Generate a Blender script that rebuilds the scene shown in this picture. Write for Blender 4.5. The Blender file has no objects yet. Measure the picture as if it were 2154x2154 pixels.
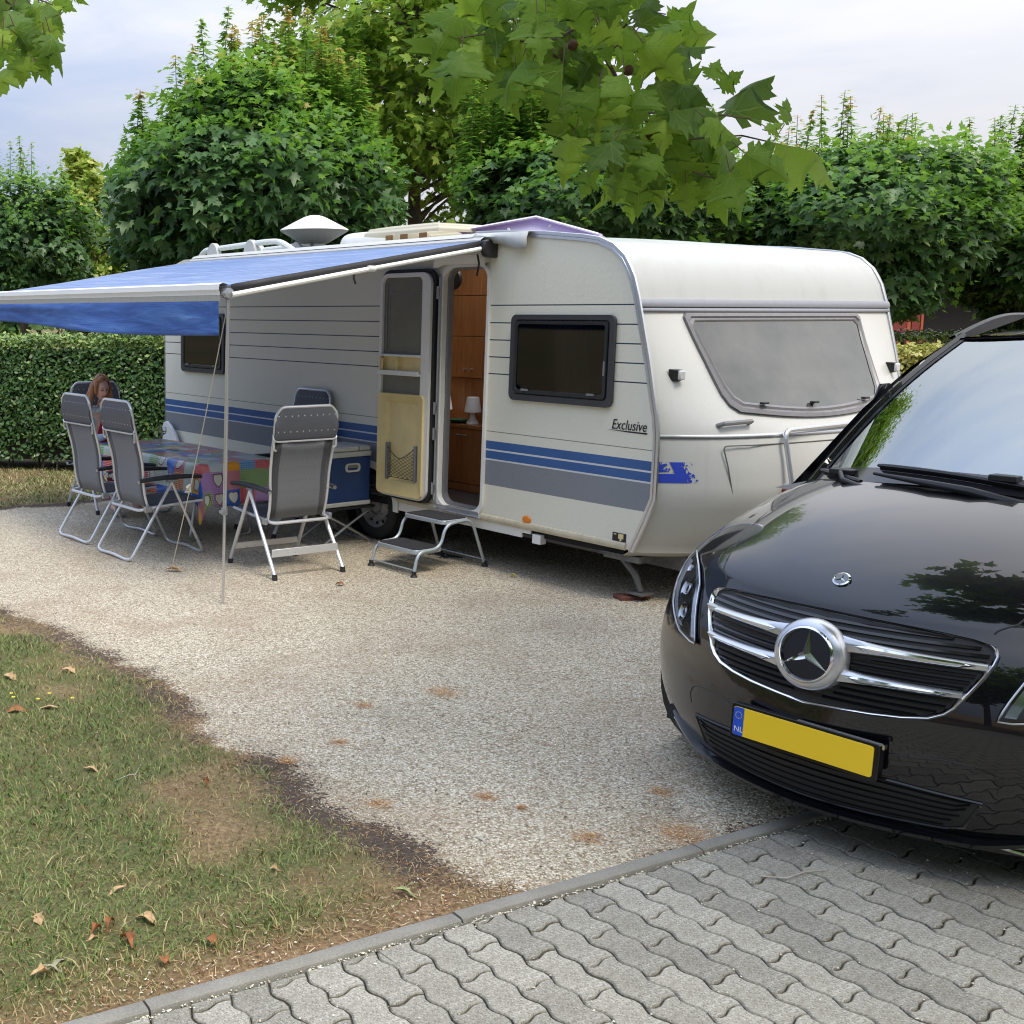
import bpy, bmesh, math, random
import numpy as np
from math import sin, cos, pi, radians, sqrt, hypot, atan2
from mathutils import Vector, Matrix
random.seed(7)
rng = np.random.default_rng(7)
SC = bpy.context.scene
COL = SC.collection

# ------------------------------------------------------------------ camera
FPX, PCX, PCY, PITCH, ROLL, CAMH = 2410.0, 455.0, 1010.0, radians(7.95), radians(.18), 1.95
cp, sp = cos(PITCH), sin(PITCH)
_fwd, _rt, _dn = np.array([0, cp, -sp]), np.array([1., 0, 0]), np.array([0, -sp, -cp])
CM = np.array([cos(ROLL)*_rt + sin(ROLL)*_dn, -sin(ROLL)*_rt + cos(ROLL)*_dn, _fwd])
cam_data = bpy.data.cameras.new('camera')
cam = bpy.data.objects.new('camera', cam_data)
COL.objects.link(cam)
cam_data.sensor_fit = 'HORIZONTAL'
cam_data.sensor_width = 36.0
cam_data.lens = FPX/2154*36
cam_data.shift_x = (1077-PCX)/2154
cam_data.shift_y = -(1077-PCY)/2154
cam_data.clip_start = .05
cam_data.clip_end = 2000
cam.matrix_world = Matrix([[CM[0][0], -CM[1][0], -CM[2][0], 0], [CM[0][1], -CM[1][1], -CM[2][1], 0],
                           [CM[0][2], -CM[1][2], -CM[2][2], CAMH], [0, 0, 0, 1]])
SC.camera = cam
def spot(x, y, Y):
    """world point seen at photo pixel (x, y) at distance Y ahead: used only to look up where things stand"""
    d = CM.T@np.array([(x-PCX)/FPX, (y-PCY)/FPX, 1.])
    p = np.array([0, 0, CAMH]) + d*(Y/d[1])
    return Vector(p)
def floor_spot(x, y, z=0.):
    d = CM.T@np.array([(x-PCX)/FPX, (y-PCY)/FPX, 1.])
    return Vector(np.array([0, 0, CAMH]) + d*((z-CAMH)/d[2]))

# ------------------------------------------------------------------ sky and sun
SUN_EL, SUN_AZ = radians(61), radians(152)      # azimuth clockwise from +Y
W = bpy.data.worlds.new('World'); SC.world = W; W.use_nodes = True
nt = W.node_tree; nt.nodes.clear()
def wn(t, **k):
    n = nt.nodes.new(t)
    for a, b in k.items(): setattr(n, a, b)
    return n
def wmath(op, a, b=None, c=None):
    n = wn('ShaderNodeMath', operation=op)
    for i, v in enumerate((a, b, c)):
        if v is None: continue
        if isinstance(v, (int, float)): n.inputs[i].default_value = v
        else: nt.links.new(v, n.inputs[i])
    return n.outputs[0]
out = wn('ShaderNodeOutputWorld'); bg = wn('ShaderNodeBackground'); bg.inputs['Strength'].default_value = .1
sky = wn('ShaderNodeTexSky', sky_type='NISHITA', sun_disc=False, sun_elevation=SUN_EL, sun_rotation=SUN_AZ)
sky.air_density = 1.0; sky.dust_density = 2.0; sky.ozone_density = 1.0
tc = wn('ShaderNodeTexCoord'); sep = wn('ShaderNodeSeparateXYZ'); nt.links.new(tc.outputs['Generated'], sep.inputs[0])
zc = wmath('MAXIMUM', sep.outputs[2], 0.0); den = wmath('ADD', zc, .14)
cx_, cy_ = wmath('DIVIDE', sep.outputs[0], den), wmath('DIVIDE', sep.outputs[1], den)
comb = wn('ShaderNodeCombineXYZ'); nt.links.new(cx_, comb.inputs[0]); nt.links.new(wmath('MULTIPLY', cy_, 1.0), comb.inputs[1])
def wnoise(scale, detail, rough, off):
    m = wn('ShaderNodeMapping'); m.inputs['Location'].default_value = (off, off*.7, 0); nt.links.new(comb.outputs[0], m.inputs[0])
    n = wn('ShaderNodeTexNoise'); n.inputs['Scale'].default_value = scale; n.inputs['Detail'].default_value = detail
    n.inputs['Roughness'].default_value = rough; n.inputs['Distortion'].default_value = .4; nt.links.new(m.outputs[0], n.inputs['Vector']); return n.outputs[0]
n1, n2, n3 = wnoise(.45, 3, .5, 3.1), wnoise(1.3, 6, .55, 9.0), wnoise(.12, 1, .5, 1.0)
mixv = wmath('ADD', wmath('MULTIPLY', n1, .45), wmath('MULTIPLY', n2, .55))
# cloud deck is thinner and bluer towards the west (negative x), whiter towards the east
mixv = wmath('ADD', mixv, wmath('ADD', wmath('MULTIPLY', sep.outputs[0], .34), -.035))
ramp = wn('ShaderNodeValToRGB'); nt.links.new(mixv, ramp.inputs[0])
cr = ramp.color_ramp; cr.interpolation = 'B_SPLINE'
cr.elements[0].position = .34; cr.elements[0].color = (.50, .60, .83, 1)
cr.elements[1].position = .74; cr.elements[1].color = (.95, .945, .965, 1)
e = cr.elements.new(.46); e.color = (.66, .72, .86, 1)
e = cr.elements.new(.57); e.color = (.86, .87, .93, 1)
# overcast skies brighten towards the zenith
grad = wmath('ADD', wmath('MULTIPLY', zc, 1.95), .59)
sc1 = wn('ShaderNodeVectorMath', operation='SCALE'); nt.links.new(ramp.outputs[0], sc1.inputs[0]); nt.links.new(wmath('MULTIPLY', grad, 9.6), sc1.inputs['Scale'])
mx = wn('ShaderNodeMix', data_type='RGBA'); mx.inputs['Factor'].default_value = .93
nt.links.new(sky.outputs[0], mx.inputs['A']); nt.links.new(sc1.outputs[0], mx.inputs['B'])
nt.links.new(mx.outputs['Result'], bg.inputs['Color']); nt.links.new(bg.outputs[0], out.inputs[0])
sd = bpy.data.lights.new('sun', 'SUN'); sd.energy = 2.6; sd.angle = radians(20); sd.color = (1, .92, .8)
sun = bpy.data.objects.new('sun', sd); COL.objects.link(sun)
_d = Vector((sin(SUN_AZ)*cos(SUN_EL), cos(SUN_AZ)*cos(SUN_EL), sin(SUN_EL)))
sun.rotation_euler = _d.to_track_quat('Z', 'Y').to_euler(); sun.location = (0, 0, 30)
SC.view_settings.view_transform = 'Standard'; SC.view_settings.look = 'None'
SC.view_settings.exposure = .24; SC.view_settings.gamma = 1; SC.view_settings.use_curve_mapping = False
SC.cycles.filter_width = 1.1; SC.cycles.max_bounces = 7; SC.cycles.diffuse_bounces = 3; SC.cycles.glossy_bounces = 4; SC.cycles.transmission_bounces = 6
SC.cycles.transparent_max_bounces = 8; SC.cycles.use_denoising = True; SC.cycles.sample_clamp_indirect = 6

# ------------------------------------------------------------------ helpers: materials
class NT:
    def __init__(s, name):
        s.m = bpy.data.materials.new(name); s.m.use_nodes = True; s.t = s.m.node_tree
        s.b = s.t.nodes['Principled BSDF']; s.o = s.t.nodes['Material Output']
    def n(s, t, **k):
        x = s.t.nodes.new(t)
        for a, b in k.items(): setattr(x, a, b)
        return x
    def l(s, a, b): s.t.links.new(a, b)
    def put(s, sock, v):
        if isinstance(v, (int, float)): sock.default_value = v
        elif isinstance(v, (tuple, list)): sock.default_value = tuple(v) if len(v) != 3 or sock.type == 'VECTOR' else (*v, 1)
        else: s.l(v, sock)
    def math(s, op, a, b=None, c=None, clamp=False):
        x = s.n('ShaderNodeMath', operation=op); x.use_clamp = clamp
        for i, v in enumerate((a, b, c)):
            if v is not None: s.put(x.inputs[i], v)
        return x.outputs[0]
    def coord(s, which='Object'):
        return s.n('ShaderNodeTexCoord').outputs[which]
    def map(s, v, scale=(1, 1, 1), loc=(0, 0, 0), rot=(0, 0, 0)):
        x = s.n('ShaderNodeMapping'); s.l(v, x.inputs[0]); x.inputs['Scale'].default_value = scale; x.inputs['Location'].default_value = loc; x.inputs['Rotation'].default_value = rot
        return x.outputs[0]
    def noise(s, v, scale, detail=3, rough=.5, dist=0, out=0):
        x = s.n('ShaderNodeTexNoise'); s.l(v, x.inputs['Vector']); x.inputs['Scale'].default_value = scale
        x.inputs['Detail'].default_value = detail; x.inputs['Roughness'].default_value = rough; x.inputs['Distortion'].default_value = dist
        return x.outputs[out]
    def vor(s, v, scale, feat='F1', out='Distance', rnd=1):
        x = s.n('ShaderNodeTexVoronoi', feature=feat); s.l(v, x.inputs['Vector']); x.inputs['Scale'].default_value = scale; x.inputs['Randomness'].default_value = rnd
        return x.outputs[out]
    def ramp(s, f, stops, interp='LINEAR'):
        x = s.n('ShaderNodeValToRGB'); s.l(f, x.inputs[0]); r = x.color_ramp; r.interpolation = interp
        while len(r.elements) > 1: r.elements.remove(r.elements[-1])
        r.elements[0].position = stops[0][0]; r.elements[0].color = (*stops[0][1], 1)
        for p, c in stops[1:]:
            e = r.elements.new(p); e.color = (*c, 1)
        return x.outputs[0]
    def mix(s, f, a, b, mode='MIX'):
        x = s.n('ShaderNodeMix', data_type='RGBA', blend_type=mode); s.put(x.inputs['Factor'], f); s.put(x.inputs['A'], a); s.put(x.inputs['B'], b)
        return x.outputs['Result']
    def step(s, v, a, b):
        x = s.n('ShaderNodeMapRange', interpolation_type='SMOOTHSTEP'); s.put(x.inputs['Value'], v)
        x.inputs['From Min'].default_value = a; x.inputs['From Max'].default_value = b; return x.outputs[0]
    def bump(s, h, dist=.01, strength=1.0):
        x = s.n('ShaderNodeBump'); s.l(h, x.inputs['Height']); x.inputs['Distance'].default_value = dist; x.inputs['Strength'].default_value = strength
        s.l(x.outputs[0], s.b.inputs['Normal']); return x
    def xyz(s, v):
        x = s.n('ShaderNodeSeparateXYZ'); s.l(v, x.inputs[0]); return x.outputs
    def attr(s, name, out='Fac'):
        x = s.n('ShaderNodeAttribute'); x.attribute_name = name; return x.outputs[out]
    def set(s, **k):
        for a, v in k.items(): s.put(s.b.inputs[{'base': 'Base Color', 'rough': 'Roughness', 'metal': 'Metallic', 'ior': 'IOR', 'coat': 'Coat Weight',
            'coatr': 'Coat Roughness', 'trans': 'Transmission Weight', 'alpha': 'Alpha', 'spec': 'Specular IOR Level', 'coatior': 'Coat IOR', 'sheen': 'Sheen Weight'}[a]], v)
        return s
def plain(name, col, rough=.5, metal=0, var=.08, scale=30, bump=0, **k):
    """principled with slight grain in colour and roughness, optional fine bump"""
    s = NT(name); c = s.coord(); n = s.noise(c, scale, 4, .6)
    lo = tuple(x*(1-var) for x in col); hi = tuple(min(1, x*(1+var)) for x in col)
    s.set(base=s.ramp(n, [(.3, lo), (.7, hi)]), rough=s.math('ADD', s.math('MULTIPLY', s.noise(c, scale*.6, 3), .14), max(rough-.07, 0)), metal=metal, **k)
    if bump: s.bump(s.noise(c, scale*4, 3), bump, .6)
    return s.m

# ------------------------------------------------------------------ helpers: meshes and objects
class MB:
    """collects geometry; build() links it as ONE mesh object"""
    def __init__(s): s.v = []; s.f = []; s.mi = []
    def add(s, vs, fs, m=0):
        o = len(s.v); s.v += [tuple(v) for v in vs]; s.f += [tuple(i+o for i in f) for f in fs]; s.mi += [m]*len(fs); return s
    def box(s, x0, x1, y0, y1, z0, z1, m=0, M=None):
        vs = [(x, y, z) for z in (z0, z1) for y in (y0, y1) for x in (x0, x1)]
        if M is not None: vs = [M@Vector(v) for v in vs]
        return s.add(vs, [(0, 2, 3, 1), (4, 5, 7, 6), (0, 1, 5, 4), (2, 6, 7, 3), (0, 4, 6, 2), (1, 3, 7, 5)], m)
    def tube(s, pts, r, n=10, m=0, cap=True, closed=False, flat=1.0):
        pts = [Vector(p) for p in pts]; k = len(pts); rr = r if isinstance(r, (list, tuple)) else [r]*k
        up = None; rings = []
        for i, p in enumerate(pts):
            if closed: t = (pts[(i+1) % k]-pts[i-1]).normalized()
            else: t = ((pts[min(i+1, k-1)]-p).normalized()+(p-pts[max(i-1, 0)]).normalized()); t = t.normalized() if t.length > 1e-6 else Vector((0, 0, 1))
            if up is None:
                up = Vector((0, 0, 1)) if abs(t.z) < .9 else Vector((1, 0, 0))
            a = t.cross(up)
            a = a.normalized() if a.length > 1e-6 else t.orthogonal().normalized()
            b = a.cross(t).normalized(); up = b
            rings.append([p+(a*cos(2*pi*j/n)+b*sin(2*pi*j/n)*flat)*rr[i] for j in range(n)])
        vs = [q for g in rings for q in g]; fs = []
        for i in range(k if closed else k-1):
            i2 = (i+1) % k
            for j in range(n):
                j2 = (j+1) % n; fs.append((i*n+j, i2*n+j, i2*n+j2, i*n+j2))
        if cap and not closed: fs.append(tuple(range(n))); fs.append(tuple(reversed(range((k-1)*n, k*n))))
        return s.add(vs, fs, m)
    def lathe(s, prof, n=24, axis='z', c=(0, 0, 0), m=0):
        vs = []; c = Vector(c)
        for r, h in prof:
            for j in range(n):
                a = 2*pi*j/n; x, y = r*cos(a), r*sin(a)
                vs.append(c+Vector({'z': (x, y, h), 'y': (x, h, y), 'x': (h, x, y)}[axis]))
        fs = []
        for i in range(len(prof)-1):
            for j in range(n):
                j2 = (j+1) % n; fs.append((i*n+j, i*n+j2, (i+1)*n+j2, (i+1)*n+j))
        return s.add(vs, fs, m)
    def prism(s, poly, axis, a, b, m=0, M=None):
        """2-D polygon extruded along axis from a to b; poly is in the other two axes, in order xyz"""
        def mk(p, h): return {'x': (h, p[0], p[1]), 'y': (p[0], h, p[1]), 'z': (p[0], p[1], h)}[axis]
        n = len(poly); vs = [mk(p, a) for p in poly]+[mk(p, b) for p in poly]
        if M is not None: vs = [M@Vector(v) for v in vs]
        fs = [tuple(range(n))[::-1], tuple(range(n, 2*n))]+[(i, (i+1) % n, (i+1) % n+n, i+n) for i in range(n)]
        return s.add(vs, fs, m)
    def grid(s, rows, m=0, closed=False, flip=False):
        k = len(rows[0]); vs = [p for r in rows for p in r]; fs = []
        for i in range(len(rows)-1):
            for j in range(k if closed else k-1):
                j2 = (j+1) % k; f = (i*k+j, i*k+j2, (i+1)*k+j2, (i+1)*k+j); fs.append(f[::-1] if flip else f)
        return s.add(vs, fs, m)
    def mesh(s, name, mats, smooth=True, angle=35):
        me = bpy.data.meshes.new(name); me.from_pydata([tuple(v) for v in s.v], [], s.f)
        mats = mats if isinstance(mats, (list, tuple)) else [mats]
        for x in mats: me.materials.append(x)
        if len(mats) > 1: me.polygons.foreach_set('material_index', s.mi)
        bm = bmesh.new(); bm.from_mesh(me); bmesh.ops.recalc_face_normals(bm, faces=bm.faces); bm.to_mesh(me); bm.free()
        if smooth:
            me.polygons.foreach_set('use_smooth', [True]*len(me.polygons)); me.set_sharp_from_angle(angle=radians(angle))
        me.update(); return me
    def build(s, name, mats, parent=None, bevel=0, smooth=True, angle=35, label=None, solid=0, loc=None, kind=None):
        return put(name, s.mesh(name, mats, smooth, angle), parent, bevel, label, solid, loc, kind)
def pieces(mb, name, mats, parent=None, **k):
    """every separate piece of the collected geometry becomes an object of its own"""
    n = len(mb.v); par = list(range(n))
    def find(a):
        while par[a] != a: par[a] = par[par[a]]; a = par[a]
        return a
    for f in mb.f:
        r = find(f[0])
        for i in f[1:]: par[find(i)] = r
    groups = {}
    for f in mb.f: groups.setdefault(find(f[0]), []).append(f)
    res = []
    for fs in groups.values():
        ids = sorted({i for f in fs for i in f}); mp = {a: b for b, a in enumerate(ids)}; m2 = MB(); m2.add([mb.v[i] for i in ids], [tuple(mp[i] for i in f) for f in fs]); res.append(m2.build(name, mats, parent, **k))
    return res
def put(name, me, parent=None, bevel=0, label=None, solid=0, loc=None, kind=None):
    o = bpy.data.objects.new(name, me); COL.objects.link(o); o.parent = parent
    if loc is not None: o.location = loc
    if solid: md = o.modifiers.new('thick', 'SOLIDIFY'); md.thickness = solid; md.offset = 0
    if bevel: md = o.modifiers.new('bevel', 'BEVEL'); md.width = bevel; md.segments = 2; md.limit_method = 'ANGLE'; md.angle_limit = radians(40)
    if label: o['label'] = label
    if kind: o['kind'] = kind
    return o
def thing(name, label, cat, loc=(0, 0, 0), rotz=0, group=None, mat=None):
    o = bpy.data.objects.new(name, None); COL.objects.link(o); o.empty_display_size = .1
    if mat is not None: o.matrix_world = mat
    else: o.location = loc; o.rotation_euler = (0, 0, rotz)
    return tag(o, label, cat, group)
def tag(o, label, cat, group=None):
    o['label'] = label; o['category'] = cat
    if group: o['group'] = group
    return o
def struct(o): o['kind'] = 'structure'; return o
def dup(root, label, loc=None, rotz=None, group=None):
    r = root.copy(); COL.objects.link(r); r['label'] = label
    if group: r['group'] = group
    if loc is not None: r.location = loc
    if rotz is not None: r.rotation_euler = (0, 0, rotz)
    def kids(a, b):
        for ch in list(a.children):
            c = ch.copy(); COL.objects.link(c); c.parent = b; kids(ch, c)
    kids(root, r); return r
def lerp(a, b, t): return a+(b-a)*t
def tab(T, v):
    if v <= T[0][0]: return T[0][1]
    for (a, p), (b, q) in zip(T, T[1:]):
        if v <= b: return lerp(p, q, (v-a)/(b-a))
    return T[-1][1]
def rrect(x0, x1, z0, z1, r, n=6):
    P = []
    for cx, cz, a0 in ((x1-r, z1-r, 0), (x0+r, z1-r, 90), (x0+r, z0+r, 180), (x1-r, z0+r, 270)):
        for i in range(n+1):
            a = radians(a0+90*i/n); P.append((cx+r*cos(a), cz+r*sin(a)))
    return P
def fillet(pts, r, n=5):
    """round the corners of a polyline"""
    pts = [Vector(p) for p in pts]; out = [pts[0]]
    for a, b, c in zip(pts, pts[1:], pts[2:]):
        u, v = (a-b), (c-b); d = min(r, u.length*.45, v.length*.45); p, q = b+u.normalized()*d, b+v.normalized()*d
        for i in range(n+1):
            t = i/n; out.append((1-t)**2*p+2*t*(1-t)*b+t*t*q)
    return out+[pts[-1]]
def ring(mb, outer, inner, axis, a, b, m=0):
    """frame between two outlines with the same number of points, extruded a..b"""
    def mk(p, h): return {'x': (h, p[0], p[1]), 'y': (p[0], h, p[1]), 'z': (p[0], p[1], h)}[axis]
    n = len(outer); rows = [[mk(p, a) for p in outer], [mk(p, b) for p in outer], [mk(p, b) for p in inner], [mk(p, a) for p in inner], [mk(p, a) for p in outer]]
    return mb.grid(rows, m, closed=True)
def text_mesh(txt, size, mat, name, depth=.0008, shear=0, sx=1):
    cu = bpy.data.curves.new(name, 'FONT'); cu.body = txt; cu.size = size; cu.extrude = depth; cu.shear = shear; cu.resolution_u = 4
    to = bpy.data.objects.new(name, cu); COL.objects.link(to)
    dg = bpy.context.evaluated_depsgraph_get(); me = bpy.data.meshes.new_from_object(to.evaluated_get(dg))
    bpy.data.objects.remove(to); bpy.data.curves.remove(cu)
    if sx != 1:
        for v in me.vertices: v.co.x *= sx
    me.materials.clear(); me.materials.append(mat); return me

# ------------------------------------------------------------------ shared materials
ALU = plain('brushed_aluminium', (.62, .63, .66), .32, .9, .05, 60)
STEEL = plain('grey_steel_tube', (.45, .47, .5), .34, .85, .08, 40)
WHITEP = plain('white_plastic', (.78, .77, .73), .4, 0, .03, 12)
CREAM = plain('yellowed_cream_plastic', (.78, .63, .30), .45, 0, .1, 4)
BLACKR = plain('black_rubber', (.018, .018, .02), .6, 0, .2, 30)
BLACKP = plain('black_plastic', (.02, .02, .022), .35, 0, .15, 25)
GREYP = plain('grey_plastic', (.2, .2, .205), .4, 0, .1, 25)
# ------------------------------------------------------------------ ground
def seg_dist(X, Y, pts):
    d = np.full(X.shape, 1e9)
    for (x0, y0), (x1, y1) in zip(pts, pts[1:]):
        vx, vy = x1-x0, y1-y0; t = np.clip(((X-x0)*vx+(Y-y0)*vy)/(vx*vx+vy*vy), 0, 1)
        d = np.minimum(d, np.hypot(X-x0-t*vx, Y-y0-t*vy))
    return d
def inside(X, Y, pts):
    r = np.zeros(X.shape, bool); n = len(pts)
    for i in range(n):
        x0, y0 = pts[i]; x1, y1 = pts[(i+1) % n]
        c = (y0 > Y) != (y1 > Y)
        with np.errstate(divide='ignore', invalid='ignore'):
            r ^= c & (X < (x1-x0)*(Y-y0)/(y1-y0+1e-12)+x0)
    return r
GRAVEL = [(1.24, 3.72), (1.04, 3.80), (.85, 3.92), (.67, 4.16), (.47, 4.46), (.30, 4.84), (.05, 5.13), (-.09, 5.46), (-.33, 6.05), (-.62, 6.42),
          (-1.07, 7.04), (-1.5, 7.52), (-4.8, 11.3), (-4.8, 11.9), (-2.24, 11.8), (-1.2, 12.3), (.5, 13.3), (5, 13.8), (14, 10), (14, 9.0), (6, 6.05)]
def sdf(X, Y):
    d = seg_dist(X, Y, GRAVEL+[GRAVEL[0]]); return np.where(inside(X, Y, GRAVEL), d, -d)
def vnoise(X, Y, s, seed):
    """smooth value noise"""
    r = np.random.default_rng(seed); T = r.random((256, 256)); x, y = X*s, Y*s; xi, yi = np.floor(x).astype(int), np.floor(y).astype(int)
    fx, fy = x-xi, y-yi; fx = fx*fx*(3-2*fx); fy = fy*fy*(3-2*fy); g = lambda a, b: T[a % 256, b % 256]
    return (g(xi, yi)*(1-fx)+g(xi+1, yi)*fx)*(1-fy)+(g(xi, yi+1)*(1-fx)+g(xi+1, yi+1)*fx)*fy
def fbm(X, Y, s, seed, o=3): return sum(vnoise(X, Y, s*2**k, seed+k)*.5**k for k in range(o))/sum(.5**k for k in range(o))
KA = radians(26.2); K0 = np.array([.674, 3.437]); KE = np.array([cos(KA), sin(KA)]); KN = np.array([-sin(KA), cos(KA)])
def kern(X, Y): return (X-K0[0])*KN[0]+(Y-K0[1])*KN[1]       # >0 on the yard side of the kerb
def masks(X, Y):
    d = sdf(X, Y)+(fbm(X, Y, 2.2, 11)-.5)*.34+(fbm(X, Y, 14, 5, 2)-.5)*.12
    g = np.clip(d/.26+.5, 0, 1)
    soil = np.exp(-((d+.05)/.17)**2)*np.clip(fbm(X, Y, 3, 31)*2.2-.35, 0, 1)
    soil = np.maximum(soil, np.clip(fbm(X, Y, 1.1, 77, 4)*5.5-3.55, 0, .75)*np.exp(-np.clip(d, 0, 9)/1.3)*(d > 0))
    k = kern(X, Y)
    green = np.clip((k-.06+(fbm(X, Y, 4, 8)-.5)*.3)/.25, 0, 1)*np.clip((-d-.0)/.2, 0, 1)*np.clip(1.35-(X-.05)*1.1+(fbm(X, Y, 1.6, 3)-.5)*1.6, .06, 1)
    green *= np.clip(fbm(X, Y, 2.4, 40)*2.4-.45, .15, 1)
    return d, g, np.clip(soil, 0, 1), green, k
def axis(lo, hi, st, far):
    a = list(np.arange(lo, hi+1e-6, st)); v = lo; s = st
    left = []
    while v > -far: s *= 1.35; v -= s; left.append(v)
    v = hi; s = st; right = []
    while v < far: s *= 1.35; v += s; right.append(v)
    return np.array(left[::-1]+a+right)
gx, gy = axis(-4.2, 5.6, .06, 300), axis(2.2, 12.8, .06, 300)
X, Y = np.meshgrid(gx, gy); d, g, soil, green, k = masks(X, Y)
Z = (fbm(X, Y, 5, 2)-.5)*.012+(fbm(X, Y, .7, 9)-.5)*.02*(d > .3)
Z = np.where(d < 0, Z+.008*np.clip(-d/.2, 0, 1), Z)
Z = np.where(k < .01, -.06, Z); Z = np.where((k >= .01) & (k < .3), np.minimum(Z, -.002), Z)
me = bpy.data.meshes.new('ground'); ny, nx = X.shape
me.vertices.add(nx*ny); me.vertices.foreach_set('co', np.stack([X, Y, Z], -1).reshape(-1))
ii = (np.arange(ny-1)[:, None]*nx+np.arange(nx-1)[None, :]).reshape(-1)
F = np.stack([ii, ii+1, ii+1+nx, ii+nx], -1)
me.loops.add(F.size); me.polygons.add(len(F)); me.loops.foreach_set('vertex_index', F.reshape(-1).astype(np.int32))
me.polygons.foreach_set('loop_start', (np.arange(len(F))*4).astype(np.int32)); me.polygons.foreach_set('use_smooth', [True]*len(F)); me.update(calc_edges=True)
for nm, A_ in (('gravel', g), ('soil', soil), ('green', green)):
    a = me.attributes.new(nm, 'FLOAT', 'POINT'); a.data.foreach_set('value', A_.reshape(-1).astype(np.float32))
s = NT('yard_ground'); c = s.coord()
fine = s.noise(c, 90, 3, .6); mid = s.noise(c, 7, 4, .6); big = s.noise(c, 1.3, 4, .55)
v1 = s.vor(c, 95, out='Color'); v1d = s.vor(c, 95); v2 = s.vor(c, 170, out='Color')
cell = s.xyz(v1)[0]; cell2 = s.xyz(v2)[1]
grav = s.ramp(cell, [(0, (.24, .19, .125)), (.16, (.4, .34, .24)), (.45, (.61, .55, .415)), (.8, (.72, .67, .53)), (1, (.82, .78, .66))])
grav = s.mix(s.math('MULTIPLY', s.step(v1d, .35, .62), .55), grav, (.2, .155, .11))
grav = s.mix(s.math('MULTIPLY', s.step(cell2, .82, .9), .6), grav, (.2, .13, .08))
grav = s.mix(s.math('MULTIPLY', s.step(big, .42, .72), .42), grav, (.28, .2, .13))
soilc = s.ramp(fine, [(.25, (.03, .023, .018)), (.6, (.085, .064, .05)), (.85, (.2, .155, .115))])
straw = s.ramp(s.noise(s.map(c, (1, 1, 1)), 60, 4, .7), [(.3, (.08, .05, .028)), (.5, (.2, .13, .07)), (.7, (.38, .27, .15))])
turf = s.ramp(fine, [(.3, (.05, .055, .02)), (.6, (.13, .125, .05)), (.8, (.24, .2, .1))])
gr = s.mix(s.attr('green'), straw, turf)
gr = s.mix(s.math('MULTIPLY', s.step(mid, .52, .66), .45), gr, (.13, .075, .038))
gm = s.math('ADD', s.attr('gravel'), s.math('MULTIPLY', s.math('SUBTRACT', cell, .5), .55))
col = s.mix(s.step(gm, .42, .58), gr, grav)
sm = s.math('ADD', s.attr('soil'), s.math('MULTIPLY', s.math('SUBTRACT', cell, .5), .7))
col = s.mix(s.step(sm, .4, .75), col, soilc)
for sx, sy, sr in ((935, 1455, .1), (765, 1483, .05), (1020, 1677, .055), (1098, 1702, .025), (1235, 1762, .06), (1390, 1668, .05), (1432, 1752, .11), (795, 1692, .06), (715, 1562, .045), (605, 1600, .05), (1475, 1240, .05)):
    p = floor_spot(sx, sy); q = s.n('ShaderNodeVectorMath', operation='DISTANCE'); s.l(c, q.inputs[0]); q.inputs[1].default_value = p
    f = s.math('ADD', s.math('DIVIDE', q.outputs['Value'], sr), s.math('MULTIPLY', s.math('SUBTRACT', s.noise(c, 38, 3, .7), .5), 2.6))
    col = s.mix(s.math('MULTIPLY', s.step(f, 1.05, .4), .55), col, s.ramp(fine, [(.3, (.28, .12, .035)), (.7, (.52, .27, .1))]))
s.set(base=col, rough=.92, spec=.25)
h = s.math('ADD', s.math('MULTIPLY', s.math('SUBTRACT', 1, v1d), s.attr('gravel')), s.math('MULTIPLY', fine, .6)); s.bump(h, .006, .8)
me.materials.append(s.m); ground = struct(put('ground', me)); 

def fast_mesh(name, V, F, mat, attrs={}, smooth=True):
    """V (n,3) and equal-sized polygons F (m,k) as one mesh, per-vertex float attributes"""
    me = bpy.data.meshes.new(name); me.vertices.add(len(V)); me.vertices.foreach_set('co', np.ascontiguousarray(V, dtype=np.float32).reshape(-1))
    me.loops.add(F.size); me.polygons.add(len(F)); me.loops.foreach_set('vertex_index', F.reshape(-1).astype(np.int32))
    me.polygons.foreach_set('loop_start', (np.arange(len(F))*F.shape[1]).astype(np.int32)); me.polygons.foreach_set('use_smooth', [smooth]*len(F))
    me.update(calc_edges=True)
    for k_, a_ in attrs.items():
        a = me.attributes.new(k_, 'FLOAT', 'POINT'); a.data.foreach_set('value', np.ascontiguousarray(a_, dtype=np.float32))
    me.materials.append(mat); return me
def scatter_stones(name, P, size, tint, mat, flat=.6):
    """deformed octahedra lying at P"""
    base = np.array([(1, 0, 0), (0, 1, 0), (-1, 0, 0), (0, -1, 0), (0, 0, .8), (0, 0, -.8)], float)
    f = np.array([(0, 1, 4), (1, 2, 4), (2, 3, 4), (3, 0, 4), (1, 0, 5), (2, 1, 5), (3, 2, 5), (0, 3, 5)])
    n = len(P); a = rng.random(n)*2*pi; V = base[None]*(1+(rng.random((n, 6, 3))-.5)*.8); V[:, :, 1] *= .75; V[:, :, 2] *= flat
    ca, sa = np.cos(a), np.sin(a); x = V[:, :, 0]*ca[:, None]-V[:, :, 1]*sa[:, None]; y = V[:, :, 0]*sa[:, None]+V[:, :, 1]*ca[:, None]
    V = np.stack([x, y, V[:, :, 2]], -1)*size[:, None, None]+P[:, None, :]
    F_ = (f[None]+(np.arange(n)*6)[:, None, None]).reshape(-1, 3)
    return fast_mesh(name, V.reshape(-1, 3), F_, mat, {'tint': np.repeat(tint, 6)}, smooth=False)
s = NT('gravel_stone'); t = s.attr('tint')
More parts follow.
